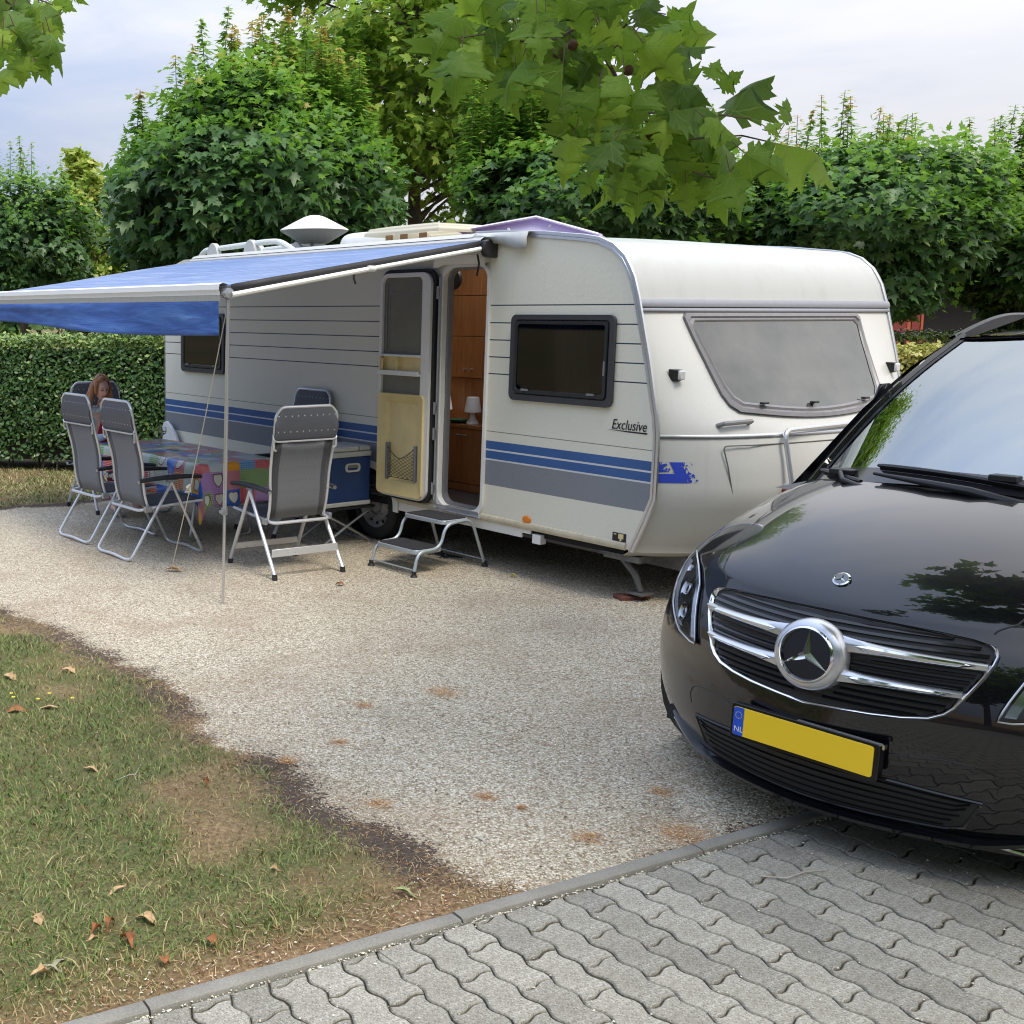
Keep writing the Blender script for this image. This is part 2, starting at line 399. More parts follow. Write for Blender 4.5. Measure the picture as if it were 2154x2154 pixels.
s.set(base=s.mix(s.math('MULTIPLY', s.noise(s.coord(), 300, 2), .3), s.ramp(t, [(0, (.28, .22, .14)), (.12, (.46, .40, .28)), (.4, (.62, .56, .42)), (.8, (.74, .69, .55)), (1, (.86, .83, .72))]), (.4, .33, .26)), rough=.85)
STONE = s.m
def in_frame(P, m=.03):
    Q = (P-np.array([0, 0, CAMH]))@CM.T; u, v = FPX*Q[:, 0]/Q[:, 2]+PCX, FPX*Q[:, 1]/Q[:, 2]+PCY
    return (Q[:, 2] > .3) & (u > -2154*m) & (u < 2154*(1+m)) & (v > -2154*m) & (v < 2154*(1+m))
# gravel: density falls with distance
N = 260000; r = 3.0+10*rng.random(N)**1.25; th = (rng.random(N)-.42)*1.25; P = np.stack([r*np.sin(th), r*np.cos(th), 0*r], -1)
P = P[in_frame(P)]; d, g, soil, green, k = masks(P[:, 0], P[:, 1])
keep = (rng.random(len(P)) < np.clip(g*1.2-soil*.55, .0, 1)*1.0+.03*np.exp(-(d/.3)**2)) & (k > .075); P = P[keep]
dist = np.hypot(P[:, 0], P[:, 1]); size = (.0022+.0038*rng.random(len(P))**2.4)*(1+.05*np.maximum(0, dist-4)); P[:, 2] = (fbm(P[:, 0], P[:, 1], 5, 2)-.5)*.012+size*.15+.001
o = put('gravel', scatter_stones('gravel', P, size, rng.random(len(P)), STONE), kind='stuff'); o['label'] = 'pale crushed gravel spread over the pitch'

# dark crumbs, bark bits and dry stalks lying between the stones
N = 38000; r = 3.6+7*rng.random(N)**1.2; th = (rng.random(N)-.45)*1.2; P = np.stack([r*np.sin(th), r*np.cos(th), 0*r+.006], -1); P = P[in_frame(P)]; d, g, soil, green, k = masks(P[:, 0], P[:, 1])
P = P[(rng.random(len(P)) < np.clip(.10+1.6*np.clip(fbm(P[:, 0], P[:, 1], 1.6, 55, 4)-.46, 0, 1)+.5*np.exp(-np.abs(d)/.5), 0, 1)) & (k > .08) & (d > -.1)]; n = len(P); a = rng.random(n)*2*pi; ln = .003+.010*rng.random(n)**2.5
u = np.stack([np.cos(a), np.sin(a), 0*a], -1)*ln[:, None]; w_ = np.stack([-np.sin(a), np.cos(a), 0*a+.3], -1)*(.0008+.0028*rng.random(n)**2)[:, None]; V = np.stack([P-u, P+w_, P+u, P-w_], 1).reshape(-1, 3); F = np.arange(4*n).reshape(-1, 4)
s = NT('ground_crumbs'); s.set(base=s.ramp(s.attr('tint'), [(0, (.03, .02, .014)), (.6, (.10, .06, .035)), (1, (.26, .15, .07))]), rough=.9)
put('plant_crumbs', fast_mesh('plant_crumbs', V, F, s.m, {'tint': np.repeat(rng.random(n), 4)}), kind='stuff')['label'] = 'dark plant crumbs scattered over the gravel'
# kerb
s = NT('kerb_concrete'); c = s.coord(); n = s.noise(c, 160, 4, .7)
s.set(base=s.mix(s.math('MULTIPLY', s.step(s.vor(c, 120), .25, .1), .35), s.ramp(s.math('ADD', s.math('MULTIPLY', n, .6), s.math('MULTIPLY', s.noise(c, 6, 3), .4)), [(.32, (.165, .157, .135)), (.66, (.30, .288, .25))]), (.46, .45, .42)), rough=.9); s.bump(s.math('ADD', n, s.math('MULTIPLY', s.noise(c, 25, 3), 1.5)), .003, .9)
KERBM = s.m
kerb = bpy.data.objects.new('kerb', None); COL.objects.link(kerb); struct(kerb); kerb.location = (K0[0], K0[1], 0); kerb.rotation_euler = (0, 0, KA)
prof = [(0, -.12), (0, .002), (.004, .010), (.012, .014), (.05, .014), (.060, .009), (.0635, .001), (.0635, -.12)]
mb = MB(); L_ = 1.104; rows = [[(x, p[0]+.0012*sin(9*x+p[1]*40), p[1]) for p in prof] for x in np.linspace(.004, L_-.004, 12)]
mb.grid(rows); mb.add(rows[0], [tuple(range(8))]); mb.add(rows[-1], [tuple(range(8))[::-1]])
ks = mb.mesh('kerb_stone', KERBM)
for i in range(-4, 8):
    o = put('kerb_stone', ks, kerb, loc=(.138+L_*i, random.uniform(-.001, .001), random.uniform(-.0015, .0015))); o.rotation_euler = (0, 0, random.uniform(-.002, .002))

# pavement of interlocking wavy blocks
s = NT('paver_concrete'); c = s.coord(); oi = s.n('ShaderNodeObjectInfo'); w3 = s.coord('Object')
gn = s.noise(c, 150, 5, .85); bl = s.noise(c, 11, 3); stain = s.noise(s.coord('Object'), 5, 4, .65)
b0 = s.ramp(s.math('ADD', s.math('MULTIPLY', gn, .65), s.math('MULTIPLY', bl, .35)), [(.3, (.20, .19, .158)), (.5, (.295, .283, .24)), (.7, (.42, .405, .35))])
vc = s.xyz(s.vor(c, 240, out='Color')); b0 = s.mix(s.math('MULTIPLY', s.step(vc[0], .72, .85), .55), b0, (.52, .50, .44)); b0 = s.mix(s.math('MULTIPLY', s.step(vc[1], .78, .9), .6), b0, (.11, .10, .08)); b0 = s.mix(s.math('MULTIPLY', s.step(stain, .5, .72), .35), b0, (.17, .15, .11))
tone = s.math('ADD', s.math('MULTIPLY', oi.outputs['Random'], .34), .80); vm = s.n('ShaderNodeVectorMath', operation='SCALE'); s.l(b0, vm.inputs[0]); s.l(tone, vm.inputs['Scale'])
edge = s.attr('rim'); b1 = s.mix(s.math('MULTIPLY', edge, .5), vm.outputs[0], (.09, .085, .06)); s.set(base=b1, rough=.93, spec=.3); s.bump(gn, .0022, 1)
PAVM = s.m
VA = radians(27.5); e1 = np.array([cos(VA), sin(VA)]); e2 = np.array([sin(VA), -cos(VA)]); PW, PL_, AMP = .1284, .2355, .0105; V0 = np.array([.946, 3.287])
def paver_outline():
    ts = [0, .18, .36, .5, .64, .82]; P = []
    P += [(t*PW, AMP*sin(2*pi*t)) for t in ts]                                   # head
    for h in (0, 1): P += [(PW-AMP*sin(2*pi*t), (h+t)*PL_/2) for t in ts]        # right
    P += [((1-t)*PW, PL_+AMP*sin(2*pi*(1-t))) for t in ts]
    for h in (1, 0): P += [(-AMP*sin(2*pi*(1-t)), (h+1-t)*PL_/2) for t in ts]
    return [np.array(p) for p in P]
OUT0 = paver_outline()
def shrink(P, dlt):
    n = len(P); res = []
    A_ = sum(P[i][0]*P[(i+1) % n][1]-P[(i+1) % n][0]*P[i][1] for i in range(n)); sg = 1 if A_ > 0 else -1
    for i in range(n):
        t = P[(i+1) % n]-P[i-1]; t = t/(np.hypot(*t)+1e-9); res.append(P[i]+sg*dlt*np.array([-t[1], t[0]]))
    return res
def clip(P, a, n_, off):
    """keep the part with (p-a).n_ < off"""
    res = []
    for i in range(len(P)):
        p, q = P[i], P[(i+1) % len(P)]; dp, dq = (p-a)@n_-off, (q-a)@n_-off
        if dp < 0: res.append(p)
        if (dp < 0) != (dq < 0): res.append(p+(q-p)*dp/(dp-dq))
    return res
def paver_geo(P, base=(0, 0, 0)):
    n = len(P); a, b = shrink(P, .0030), shrink(P, .0078); vs = [(p[0], p[1], -.05) for p in a]+[(p[0], p[1], -.0045) for p in a]+[(p[0], p[1], 0) for p in b]
    fs = [tuple(range(2*n, 3*n))]+[(k*n+i, k*n+(i+1) % n, (k+1)*n+(i+1) % n, (k+1)*n+i) for k in (0, 1) for i in range(n)]
    return vs, fs, [1]*(2*n)+[0]*n
def paver_mesh(P):
    vs, fs, rim = paver_geo(P); me = bpy.data.meshes.new('paver'); me.from_pydata(vs, [], fs)
    at = me.attributes.new('rim', 'FLOAT', 'POINT'); at.data.foreach_set('value', [float(x) for x in rim])
    me.polygons.foreach_set('use_smooth', [False]*len(fs)); me.materials.append(PAVM); me.update(); return me
pave = bpy.data.objects.new('pavement', None); COL.objects.link(pave); struct(pave)
pave.matrix_world = Matrix([[e1[0], e2[0], 0, V0[0]], [e1[1], e2[1], 0, V0[1]], [0, 0, -1, 0], [0, 0, 0, 1]])
# local frame is left-handed in plan, so z is turned over: build upside down
pave.matrix_world = Matrix.Translation((V0[0], V0[1], 0))@Matrix.Rotation(VA, 4, 'Z')
flipy = lambda P: [np.array([p[0], -p[1]]) for p in P][::-1]
OUT = flipy(OUT0); full = paver_mesh(OUT)
def toworld(p): return V0+e1*p[0]-e2*p[1]
cand = []
for i in range(-26, 52):
    for j in range(-24, 36):
        y0 = -((j*2+(i % 2))*PL_/2); off = np.array([i*PW, y0]); ctr = toworld(off+np.array([PW/2, -PL_/2]))
        kk = kern(*ctr)
        if kk > .14 or ctr[1] < -2.5 or ctr[0] < -1.6 or ctr[0] > 6.5: continue
        cand.append((np.hypot(*ctr), i, j, off, kk, ctr))
C3 = np.array([(c_[5][0], c_[5][1], 0) for c_ in cand]); vis = in_frame(C3, .08)
under = lambda c_: (c_[0]-2.14)*-.835+(c_[1]-4.02)*-.55 < -.75 and c_[1] > 3.4
order = sorted(range(len(cand)), key=lambda q: (not vis[q], cand[q][0])); rest = MB(); rr_ = []
KL = lambda p: np.array([p[0], p[1]])
a_loc = np.array([(K0-V0)@e1, -(K0-V0)@e2]); n_loc = np.array([KN@e1, -KN@e2])
cnt = 0
for q in order:
    _, i, j, off, kk, ctr = cand[q]; P_ = OUT
    cut = kk > -.16
    if cut:
        P_ = clip([p+off for p in OUT], a_loc, n_loc, -.004); 
        if len(P_) < 5: continue
        P_ = [p-off for p in P_]; ar = abs(sum(P_[u][0]*P_[(u+1) % len(P_)][1]-P_[(u+1) % len(P_)][0]*P_[u][1] for u in range(len(P_))))/2
        if ar < .0012: continue
        # drop near-duplicate points left by the clip
        P_ = [p for u, p in enumerate(P_) if np.hypot(*(p-P_[u-1])) > .0015]
    z = random.uniform(-.0025, .0015)
    if vis[q] and cnt < 300:
        cnt += 1; o = put('paver', paver_mesh(P_) if cut else full, pave, loc=(off[0], off[1], z)); o.rotation_euler = (random.uniform(-.006, .006), random.uniform(-.01, .01), random.uniform(-.006, .006))
    else:
        vs, fs, rim = paver_geo(P_); rest.add([(v[0]+off[0], v[1]+off[1], v[2]+z) for v in vs], fs); rr_ += rim
if rest.v:
    me = bpy.data.meshes.new('paver_field'); me.from_pydata(rest.v, [], rest.f); at = me.attributes.new('rim', 'FLOAT', 'POINT'); at.data.foreach_set('value', [float(x) for x in rr_]); me.materials.append(PAVM)
    put('paver_field', me, pave, kind='stuff')
# joint sand under the blocks
s = NT('joint_sand'); c = s.coord(); s.set(base=s.ramp(s.noise(c, 150, 4, .7), [(.3, (.018, .016, .01)), (.55, (.05, .043, .028)), (.75, (.15, .13, .09))]), rough=.95)
mb = MB(); mb.add([(-4, -8, -.012), (9, -8, -.012), (9, 3, -.012), (-4, 3, -.012)], [(0, 1, 2, 3)])
mb = MB(); P4 = [K0+KE*a+KN*b for a, b in ((-4, -7), (8, -7), (8, .03), (-4, .03))]; mb.add([(p[0], p[1], -.011) for p in P4], [(0, 1, 2, 3)])
struct(mb.build('joint_sand', s.m))
# stray pebbles in the joints and along the kerb
def jpt():
    i, j = random.randint(-14, 30), random.randint(-10, 12); t = random.random(); hh = random.choice((0, 1, 2))
    if hh == 0: p = (t*PW, AMP*sin(2*pi*t))
    else: p = (PW-AMP*sin(2*pi*t), (hh-1+t)*PL_/2)
    q = np.array([i*PW, -(j*2+(i % 2))*PL_/2])+np.array([p[0], -p[1]]); return toworld(q)
PP = []
for _ in range(900):
    p = jpt()
    if kern(*p) < -.01 and random.random() < np.exp(kern(*p)/1.1)+.15: PP.append((p[0], p[1], random.uniform(-.003, .0015)))
for _ in range(700):
    p = K0+KE*random.uniform(-1.5, 3.4)+KN*(-abs(random.gauss(.008, .006))); PP.append((p[0], p[1], random.uniform(-.002, .004)))
for _ in range(260):
    p = K0+KE*random.uniform(-1.5, 3.4)-KN*abs(random.gauss(0, .9)); PP.append((p[0], p[1], .003))
for _ in range(500):
    p = K0+KE*random.uniform(-1.3, 3)+KN*(.07+abs(random.gauss(0, .1))); PP.append((p[0], p[1], .006))
PP = np.array(PP); PP = PP[in_frame(PP)]
put('loose_pebbles', scatter_stones('loose_pebbles', PP, .002+.0045*rng.random(len(PP))**1.8, .35+.65*rng.random(len(PP)), STONE, .8), kind='stuff')['label'] = 'small white pebbles strewn over the paving joints'

# orange blossom flakes on the stained spots
FP = []
for sx, sy, sr in ((935, 1455, .1), (765, 1483, .05), (1020, 1677, .055), (1098, 1702, .025), (1235, 1762, .06), (1390, 1668, .05), (1432, 1752, .11), (795, 1692, .06), (715, 1562, .045), (605, 1600, .05)):
    p = floor_spot(sx, sy)
    for _ in range(int(2600*sr)+30): FP.append((p.x+random.gauss(0, sr*.62), p.y+random.gauss(0, sr*.5), .006+random.random()*.006))
P = np.array(FP); n = len(P); a = rng.random(n)*2*pi; ln = .002+.006*rng.random(n)**1.6; u = np.stack([np.cos(a), np.sin(a), (rng.random(n)-.5)*.6], -1)*ln[:, None]; w_ = np.stack([-np.sin(a), np.cos(a), 0*a+.4], -1)*(.0008+.002*rng.random(n))[:, None]
s = NT('blossom_flakes'); s.set(base=s.ramp(s.attr('tint'), [(0, (.22, .09, .03)), (.5, (.5, .25, .09)), (1, (.7, .45, .2))]), rough=.8)
put('blossom_flakes', fast_mesh('blossom_flakes', np.stack([P-u, P+w_, P+u, P-w_], 1).reshape(-1, 3), np.arange(4*n).reshape(-1, 4), s.m, {'tint': np.repeat(rng.random(n), 4)}), kind='stuff')['label'] = 'orange brown dried flakes lying in small patches on the gravel'
# grass blades
N = 150000; P = np.stack([rng.uniform(-2.6, 1.35, N), rng.uniform(2.6, 8.2, N), np.zeros(N)], -1); P = P[in_frame(P)]
d, g, soil, green, k = masks(P[:, 0], P[:, 1]); dens = green*.95+.17*(d < -.05)*(fbm(P[:, 0], P[:, 1], 5, 71) > .42)+.035*(d < 0)+.012*np.exp(-(d/.25)**2)
P = P[(rng.random(len(P)) < dens*1.0) & (k > .07)]; 
P2 = np.stack([rng.uniform(-5, 1.5, 22000), rng.uniform(11.6, 15.3, 22000), np.zeros(22000)], -1); P2 = P2[(sdf(P2[:, 0], P2[:, 1]) < -.1) & in_frame(P2)]
nf = len(P); P = np.concatenate([P, P2]); n = len(P)
_, _, _, green, _ = masks(P[:, 0], P[:, 1]); green[nf:] = .55
hgt = (.012+.026*rng.random(n)**1.8)*(.65+.6*green); hgt[nf:] *= 1.5; wd = .0011+.0017*rng.random(n); wd[nf:] *= 2.6; a = rng.random(n)*2*pi; lean = hgt*(.5+1.1*rng.random(n)); b = rng.random(n)*2*pi
side = np.stack([np.cos(a), np.sin(a), 0*a], -1)*wd[:, None]; ld = np.stack([np.cos(b), np.sin(b), 0*b], -1); P[:, 2] = .0
mid = P+ld*(lean*.4)[:, None]+np.array([0, 0, 1])*(hgt*.7)[:, None]; tip = P+ld*lean[:, None]+np.array([0, 0, 1])*(hgt*(1-.15*rng.random(n)))[:, None]
V = np.stack([P-side, P+side, mid+side*.8, mid-side*.8, tip], 1).reshape(-1, 3); o5 = (np.arange(n)*5)[:, None]
F = np.concatenate([np.stack([o5[:, 0], o5[:, 0]+1, o5[:, 0]+2], -1), np.stack([o5[:, 0], o5[:, 0]+2, o5[:, 0]+3], -1), np.stack([o5[:, 0]+3, o5[:, 0]+2, o5[:, 0]+4], -1)])
s = NT('grass_blade'); t = s.attr('tint'); s.set(base=s.ramp(t, [(0, (.34, .24, .12)), (.25, (.46, .38, .19)), (.42, (.28, .30, .10)), (.66, (.14, .21, .05)), (1, (.06, .135, .03))]), rough=.55, spec=.3)
tint = np.clip(.06+.58*green+.35*(fbm(P[:, 0], P[:, 1], 3.5, 91)-.5)+rng.normal(0, .25, n), 0, 1)
put('grass', fast_mesh('grass', V, F, s.m, {'tint': np.repeat(tint, 5)}), kind='stuff')['label'] = 'thin green and straw coloured lawn grass'
# brown needles and litter on the bare strip
N = 42000; P = np.stack([rng.uniform(-1.8, 1.8, N), rng.uniform(2.6, 6.4, N), np.zeros(N)], -1); P = P[in_frame(P)]; d, g, soil, green, k = masks(P[:, 0], P[:, 1])
P = P[(rng.random(len(P)) < np.clip(np.exp(-k/.45)*(d < .1)+.40*(d < 0)*(1-green*.7)+.02, 0, 1)) & (k > .07)]; n = len(P); a = rng.random(n)*2*pi; ln = .004+.013*rng.random(n); P[:, 2] = .004+.006*rng.random(n)
u = np.stack([np.cos(a), np.sin(a), (rng.random(n)-.5)*.5], -1)*ln[:, None]; w_ = np.stack([-np.sin(a), np.cos(a), 0*a], -1)*(.0006+.0016*rng.random(n)**3)[:, None]
V = np.stack([P-u-w_, P-u+w_, P+u+w_, P+u-w_], 1).reshape(-1, 3); F = np.arange(4*n).reshape(-1, 4)
s = NT('needle_litter'); s.set(base=s.ramp(s.attr('tint'), [(0, (.09, .04, .018)), (.4, (.25, .12, .045)), (.75, (.42, .25, .12)), (1, (.55, .45, .3))]), rough=.8)
put('dry_litter', fast_mesh('dry_litter', V, F, s.m, {'tint': np.repeat(rng.random(n), 4)}), kind='stuff')['label'] = 'brown plant litter lying along the kerb'
# fallen leaves that can be told apart
def leafbrown(name, c1, c2):
    s = NT(name); c = s.coord(); s.set(base=s.ramp(s.noise(c, 60, 4, .6), [(.3, c1), (.7, c2)]), rough=.7); s.bump(s.noise(c, 90, 3), .002, .7); return s.m
LB = {'tan': leafbrown('tan_leaf', (.36, .22, .1), (.55, .38, .2)), 'rust': leafbrown('rust_leaf', (.2, .065, .02), (.36, .14, .045)), 'grey': leafbrown('grey_leaf', (.2, .2, .12), (.38, .36, .25)), 'green': leafbrown('green_leaf', (.16, .2, .07), (.34, .36, .16)), 'yellow': leafbrown('yellow_leaf', (.5, .42, .05), (.7, .62, .12))}
def dry_leaf(kind, ln, wdt, curl):
    mb = MB(); n = 7; rows = []
    for i in range(n+1):
        t = i/n
        if kind == 'lobed': w = wdt*(.15+.85*abs(sin(pi*min(t*1.05, 1)))**.7)*(1-.45*(i % 2))
        else: w = wdt*sin(pi*min(max(t, .02), .985))**.8
        rows.append([(s_*w*.5*cos(curl*abs(s_)), (t-.5)*ln, abs(s_)**1.5*w*.5*sin(curl)+curl*.012*sin(pi*t)*2+.003*sin(9*t+s_*3)+.002) for s_ in (-1, -.6, -.2, .2, .6, 1)])
    mb.grid(rows); mb.tube([(0, -ln*.5, .003), (wdt*.1, -ln*.72, .006)], .0012, 5); return mb
for (px_, py_, m_, kind, ln, wd_, cu, rz, lab) in [
    (265, 1994, 'rust', 'lobed', .075, .055, .9, .6, 'dark rust brown curled leaf on the grass, largest of the brown leaves'),
    (308, 1945, 'tan', 'plain', .085, .04, .5, 1.0, 'pale tan cupped leaf on the grass above the dark rust leaf'),
    (205, 1972, 'rust', 'lobed', .05, .04, .8, 2.2, 'rust brown leaf pair folded upright on the grass beside a pale slim leaf'),
    (234, 1955, 'rust', 'plain', .045, .03, .8, -.5, 'small orange brown leaf leaning against the folded rust leaf'),
    (83, 1942, 'tan', 'lobed', .06, .045, .4, .3, 'light tan lobed leaf lying alone at the left in the grass'),
    (86, 2065, 'tan', 'lobed', .07, .05, .7, 2.0, 'curled tan leaf with pointed lobes near the kerb end'),
    (122, 2035, 'grey', 'plain', .075, .016, .2, -.5, 'long narrow beige leaf standing slanted above the curled tan leaf'),
    (110, 2046, 'grey', 'plain', .06, .016, .2, 1.4, 'narrow grey beige leaf crossing the foot of the slanted one'),
    (245, 1882, 'tan', 'plain', .085, .018, .3, -.9, 'slender straw coloured leaf lying diagonally in the middle of the lawn'),
    (195, 1983, 'tan', 'plain', .045, .014, .3, -.7, 'short pale leaf just left of the dark rust leaf'),
    (445, 1989, 'rust', 'plain', .045, .035, .5, .8, 'small pinkish brown leaf on the grass near the kerb'),
    (345, 2030, 'rust', 'plain', .045, .032, .4, .2, 'dull brown leaf on bare soil close to the kerb'),
    (433, 1657, 'rust', 'lobed', .05, .035, 1.0, .4, 'orange brown leaf standing upright in the upper lawn'),
    (577, 1837, 'tan', 'plain', .04, .018, .4, 1.2, 'small beige leaf in the thin grass left of the green one'),
    (850, 1886, 'green', 'plain', .085, .038, .3, 1.3, 'pale green fallen leaf on the bare brown strip'),
    (105, 1494, 'tan', 'plain', .1, .035, .2, 1.5, 'flat pale leaf on the lawn below the yellow flowers'),
    (145, 1417, 'tan', 'lobed', .09, .06, .4, 1.2, 'pale brown leaf at the edge of lawn and gravel'),
    (22, 1431, 'tan', 'lobed', .09, .06, .5, 1.0, 'brown leaf at the left picture edge beside the lawn border'),
    (35, 1502, 'rust', 'plain', .1, .05, .4, 1.6, 'orange brown leaf at the left edge above the flat pale leaf'),
    (192, 1626, 'tan', 'plain', .075, .03, .3, 1.4, 'light brown leaf left of the forked twig'),
    (715, 1232, 'rust', 'plain', .07, .05, .4, 1.0, 'small orange leaf on the gravel below the rear chair leg'),
    (365, 1203, 'tan', 'lobed', .14, .09, .6, 1.4, 'brown leaf on the gravel at the foot of the guy rope'),
    (1080, 1214, 'yellow', 'plain', .06, .035, .4, 1.2, 'yellow leaf on the gravel right of the step stool')]:
    p = floor_spot(px_, py_); o = dry_leaf(kind, ln*1.0, wd_*1.1, cu).build('fallen_leaf', LB[m_]); o.location = (p.x, p.y, .012 if py_ > 1400 and px_ < 900 else .006); o.rotation_euler = (random.uniform(-.2, .35), random.uniform(-.3, .3), rz); tag(o, lab, 'fallen leaf', 'dry leaves scattered over lawn and gravel')
TWIG = plain('bleached_twig', (.42, .38, .33), .8, 0, .2, 60)
for pts, r_, lab in [([(242, 1650), (270, 1638), (285, 1636), (297, 1615)], .0022, 'pale forked twig lying in the grass'), ([(1600, 1846), (1655, 1851), (1690, 1838), (1738, 1833)], .0028, 'thin dry twig lying across the paving near the car'),
                     ([(995, 1943), (1012, 1935), (1021, 1922)], .0022, 'short broken twig on the paving beside the kerb joint'), ([(1002, 1763), (1015, 1770), (1027, 1783)], .003, 'short dark twig on the gravel near the kerb'),
                     ([(780, 1713), (795, 1708), (810, 1697)], .0022, 'white twig at the gravel border')]:
    P_ = [floor_spot(*p) for p in pts]; mb = MB(); mb.tube([(p.x, p.y, .016 if pts[0][0] < 900 else .006) for p in P_], [r_, r_, r_*.9, r_*.5][:len(P_)], 6)
    if 'forked' in lab: q = floor_spot(297, 1655); mb.tube([(P_[2].x, P_[2].y, .016), (q.x, q.y, .012)], [r_*.8, r_*.4], 5)
    tag(mb.build('twig', TWIG), lab, 'twig')
# little yellow flowers
YF = plain('yellow_petal', (.8, .68, .04), .6)
for k_, (px_, py_) in enumerate([(24, 1459), (28, 1467), (80, 1471), (104, 1459), (152, 1469)]):
    p = floor_spot(px_, py_, .03); mb = MB(); 
    for a in range(6): mb.add([(0, 0, 0), (.009*cos(a*pi/3-.4), .009*sin(a*pi/3-.4), .003), (.013*cos(a*pi/3), .013*sin(a*pi/3), .004), (.009*cos(a*pi/3+.4), .009*sin(a*pi/3+.4), .003)], [(0, 1, 2, 3)])
    o = mb.build('yellow_flower', YF); o.location = p; tag(o, ['yellow flower furthest left in the lawn', 'yellow flower just below the furthest left one', 'yellow flower above the flat pale leaf', 'yellow flower right of centre in the small cluster', 'yellow flower furthest right in the lawn'][k_], 'flower', 'small yellow lawn flowers')
# ------------------------------------------------------------------ caravan (local frame: x across to the far side, y to the rear, z up)
CA = radians(31.75)
MC = Matrix.Translation((1.3762, 10.0753, 0))@Matrix.Rotation(CA, 4, 'Z')@Matrix.Rotation(radians(.45), 4, 'X')
car = thing('caravan', 'white caravan with blue and grey stripes, open side door and Exclusive lettering', 'caravan', mat=MC)
CW, SKEW, YR = 2.8, .15, 3.73
PROF = [(-1.2, 2.585), (-1.6, 2.572), (-1.9, 2.548), (-2.129, 2.521), (-2.244, 2.508), (-2.374, 2.485), (-2.486, 2.440), (-2.579, 2.363), (-2.62, 2.30), (-2.657, 2.233), (-2.70, 2.105), (-2.745, 1.935), (-2.813, 1.681),
        (-2.86, 1.47), (-2.896, 1.316), (-2.912, 1.2), (-2.915, 1.03), (-2.915, .784), (-2.849, .613), (-2.80, .5), (-2.757, .405)]
ZY = sorted([(z, y) for y, z in PROF])
BUL = [(.38, .40), (.5, .42), (.8, .40), (1.0, .37), (1.2, .32), (1.3, .27), (1.45, .2), (1.6, .14), (1.8, .07), (1.95, .025), (2.06, 0)]
def fy(x, z):
    """front skin y at lateral x, height z"""
    sN = abs(2*x/CW-1); return tab(ZY, z)-tab(BUL, z)*(1-sN**3.2)-SKEW*x/CW
# side wall material: printed stripes on hammered aluminium
s = NT('hammered_side_sheet'); c = s.coord(); xyz = s.xyz(c); z = xyz[2]
base = s.mix(s.math('MULTIPLY', s.noise(s.map(c, (1, .6, 2)), 1.5, 4, .6), .35), (.74, .72, .60), (.80, .78, .67))
base = s.mix(s.math('MULTIPLY', s.step(s.noise(s.map(c, (1, 14, 1.2)), 1.4, 4, .6), .55, .85), .16), base, (.42, .38, .27))
def band(z0, z1, e=.0006): return s.math('MULTIPLY', s.step(z, z0-e, z0+e), s.step(z, z1+e, z1-e))
blue = s.ramp(s.noise(c, 3, 3), [(.3, (.035, .105, .29)), (.7, (.045, .125, .33))])
for z0, z1, cc in ((.963, 1.027, blue), (.950, .963, (.62, .64, .64)), (.888, .950, blue), (.876, .888, (.62, .64, .64)), (.682, .876, (.22, .235, .26))): base = s.mix(band(z0, z1), base, cc)
for zl in (2.067, 1.935, 1.805, 1.675, 1.546): base = s.mix(band(zl-.0045, zl+.0045), base, (.03, .05, .07))
base = s.mix(s.math('MULTIPLY', band(1.098, 1.104), .8), base, (.08, .08, .06))
s.set(base=base, rough=.42, spec=.45); vv = s.vor(s.map(c, (60, 60, 42)), 1, 'SMOOTH_F1'); s.bump(s.math('ADD', vv, s.math('MULTIPLY', s.noise(c, 1.2, 2), 2.5)), .0016, .75); SIDEM = s.m
s = NT('white_front_shell'); c = s.coord(); z = s.xyz(c)[2]
b_ = s.mix(s.math('MULTIPLY', s.step(s.noise(s.map(c, (6, 6, .7)), 1.5, 4, .6), .5, .8), .3), (.55, .55, .52), (.44, .425, .36)); b_ = s.mix(s.math('MULTIPLY', s.step(z, .75, .38), .4), b_, (.5, .47, .36))
s.set(base=b_, rough=.32, coat=.25, coatr=.2); s.bump(s.math('ADD', s.vor(s.map(c, (55, 55, 40)), 1, 'SMOOTH_F1'), s.math('MULTIPLY', s.noise(c, 3, 2), 4)), .0008, .5); SHELL = s.m
s = NT('old_roof_sheet'); c = s.coord(); s.set(base=s.ramp(s.noise(c, 3, 4, .6), [(.3, (.36, .4, .37)), (.7, (.5, .53, .5))]), rough=.3); ROOFM = s.m
s = NT('dome_sheet'); c = s.coord(); s.set(base=s.mix(s.math('MULTIPLY', s.step(s.noise(s.map(c, (5, 5, .6)), 1.6, 4, .6), .45, .8), .35), (.45, .46, .445), (.36, .36, .32)), rough=.36, coat=.1, coatr=.25); s.bump(s.noise(c, 2, 3), .004, .4); DOMEM = s.m
DARKIN = plain('dark_cavity', (.015, .014, .013), .9)
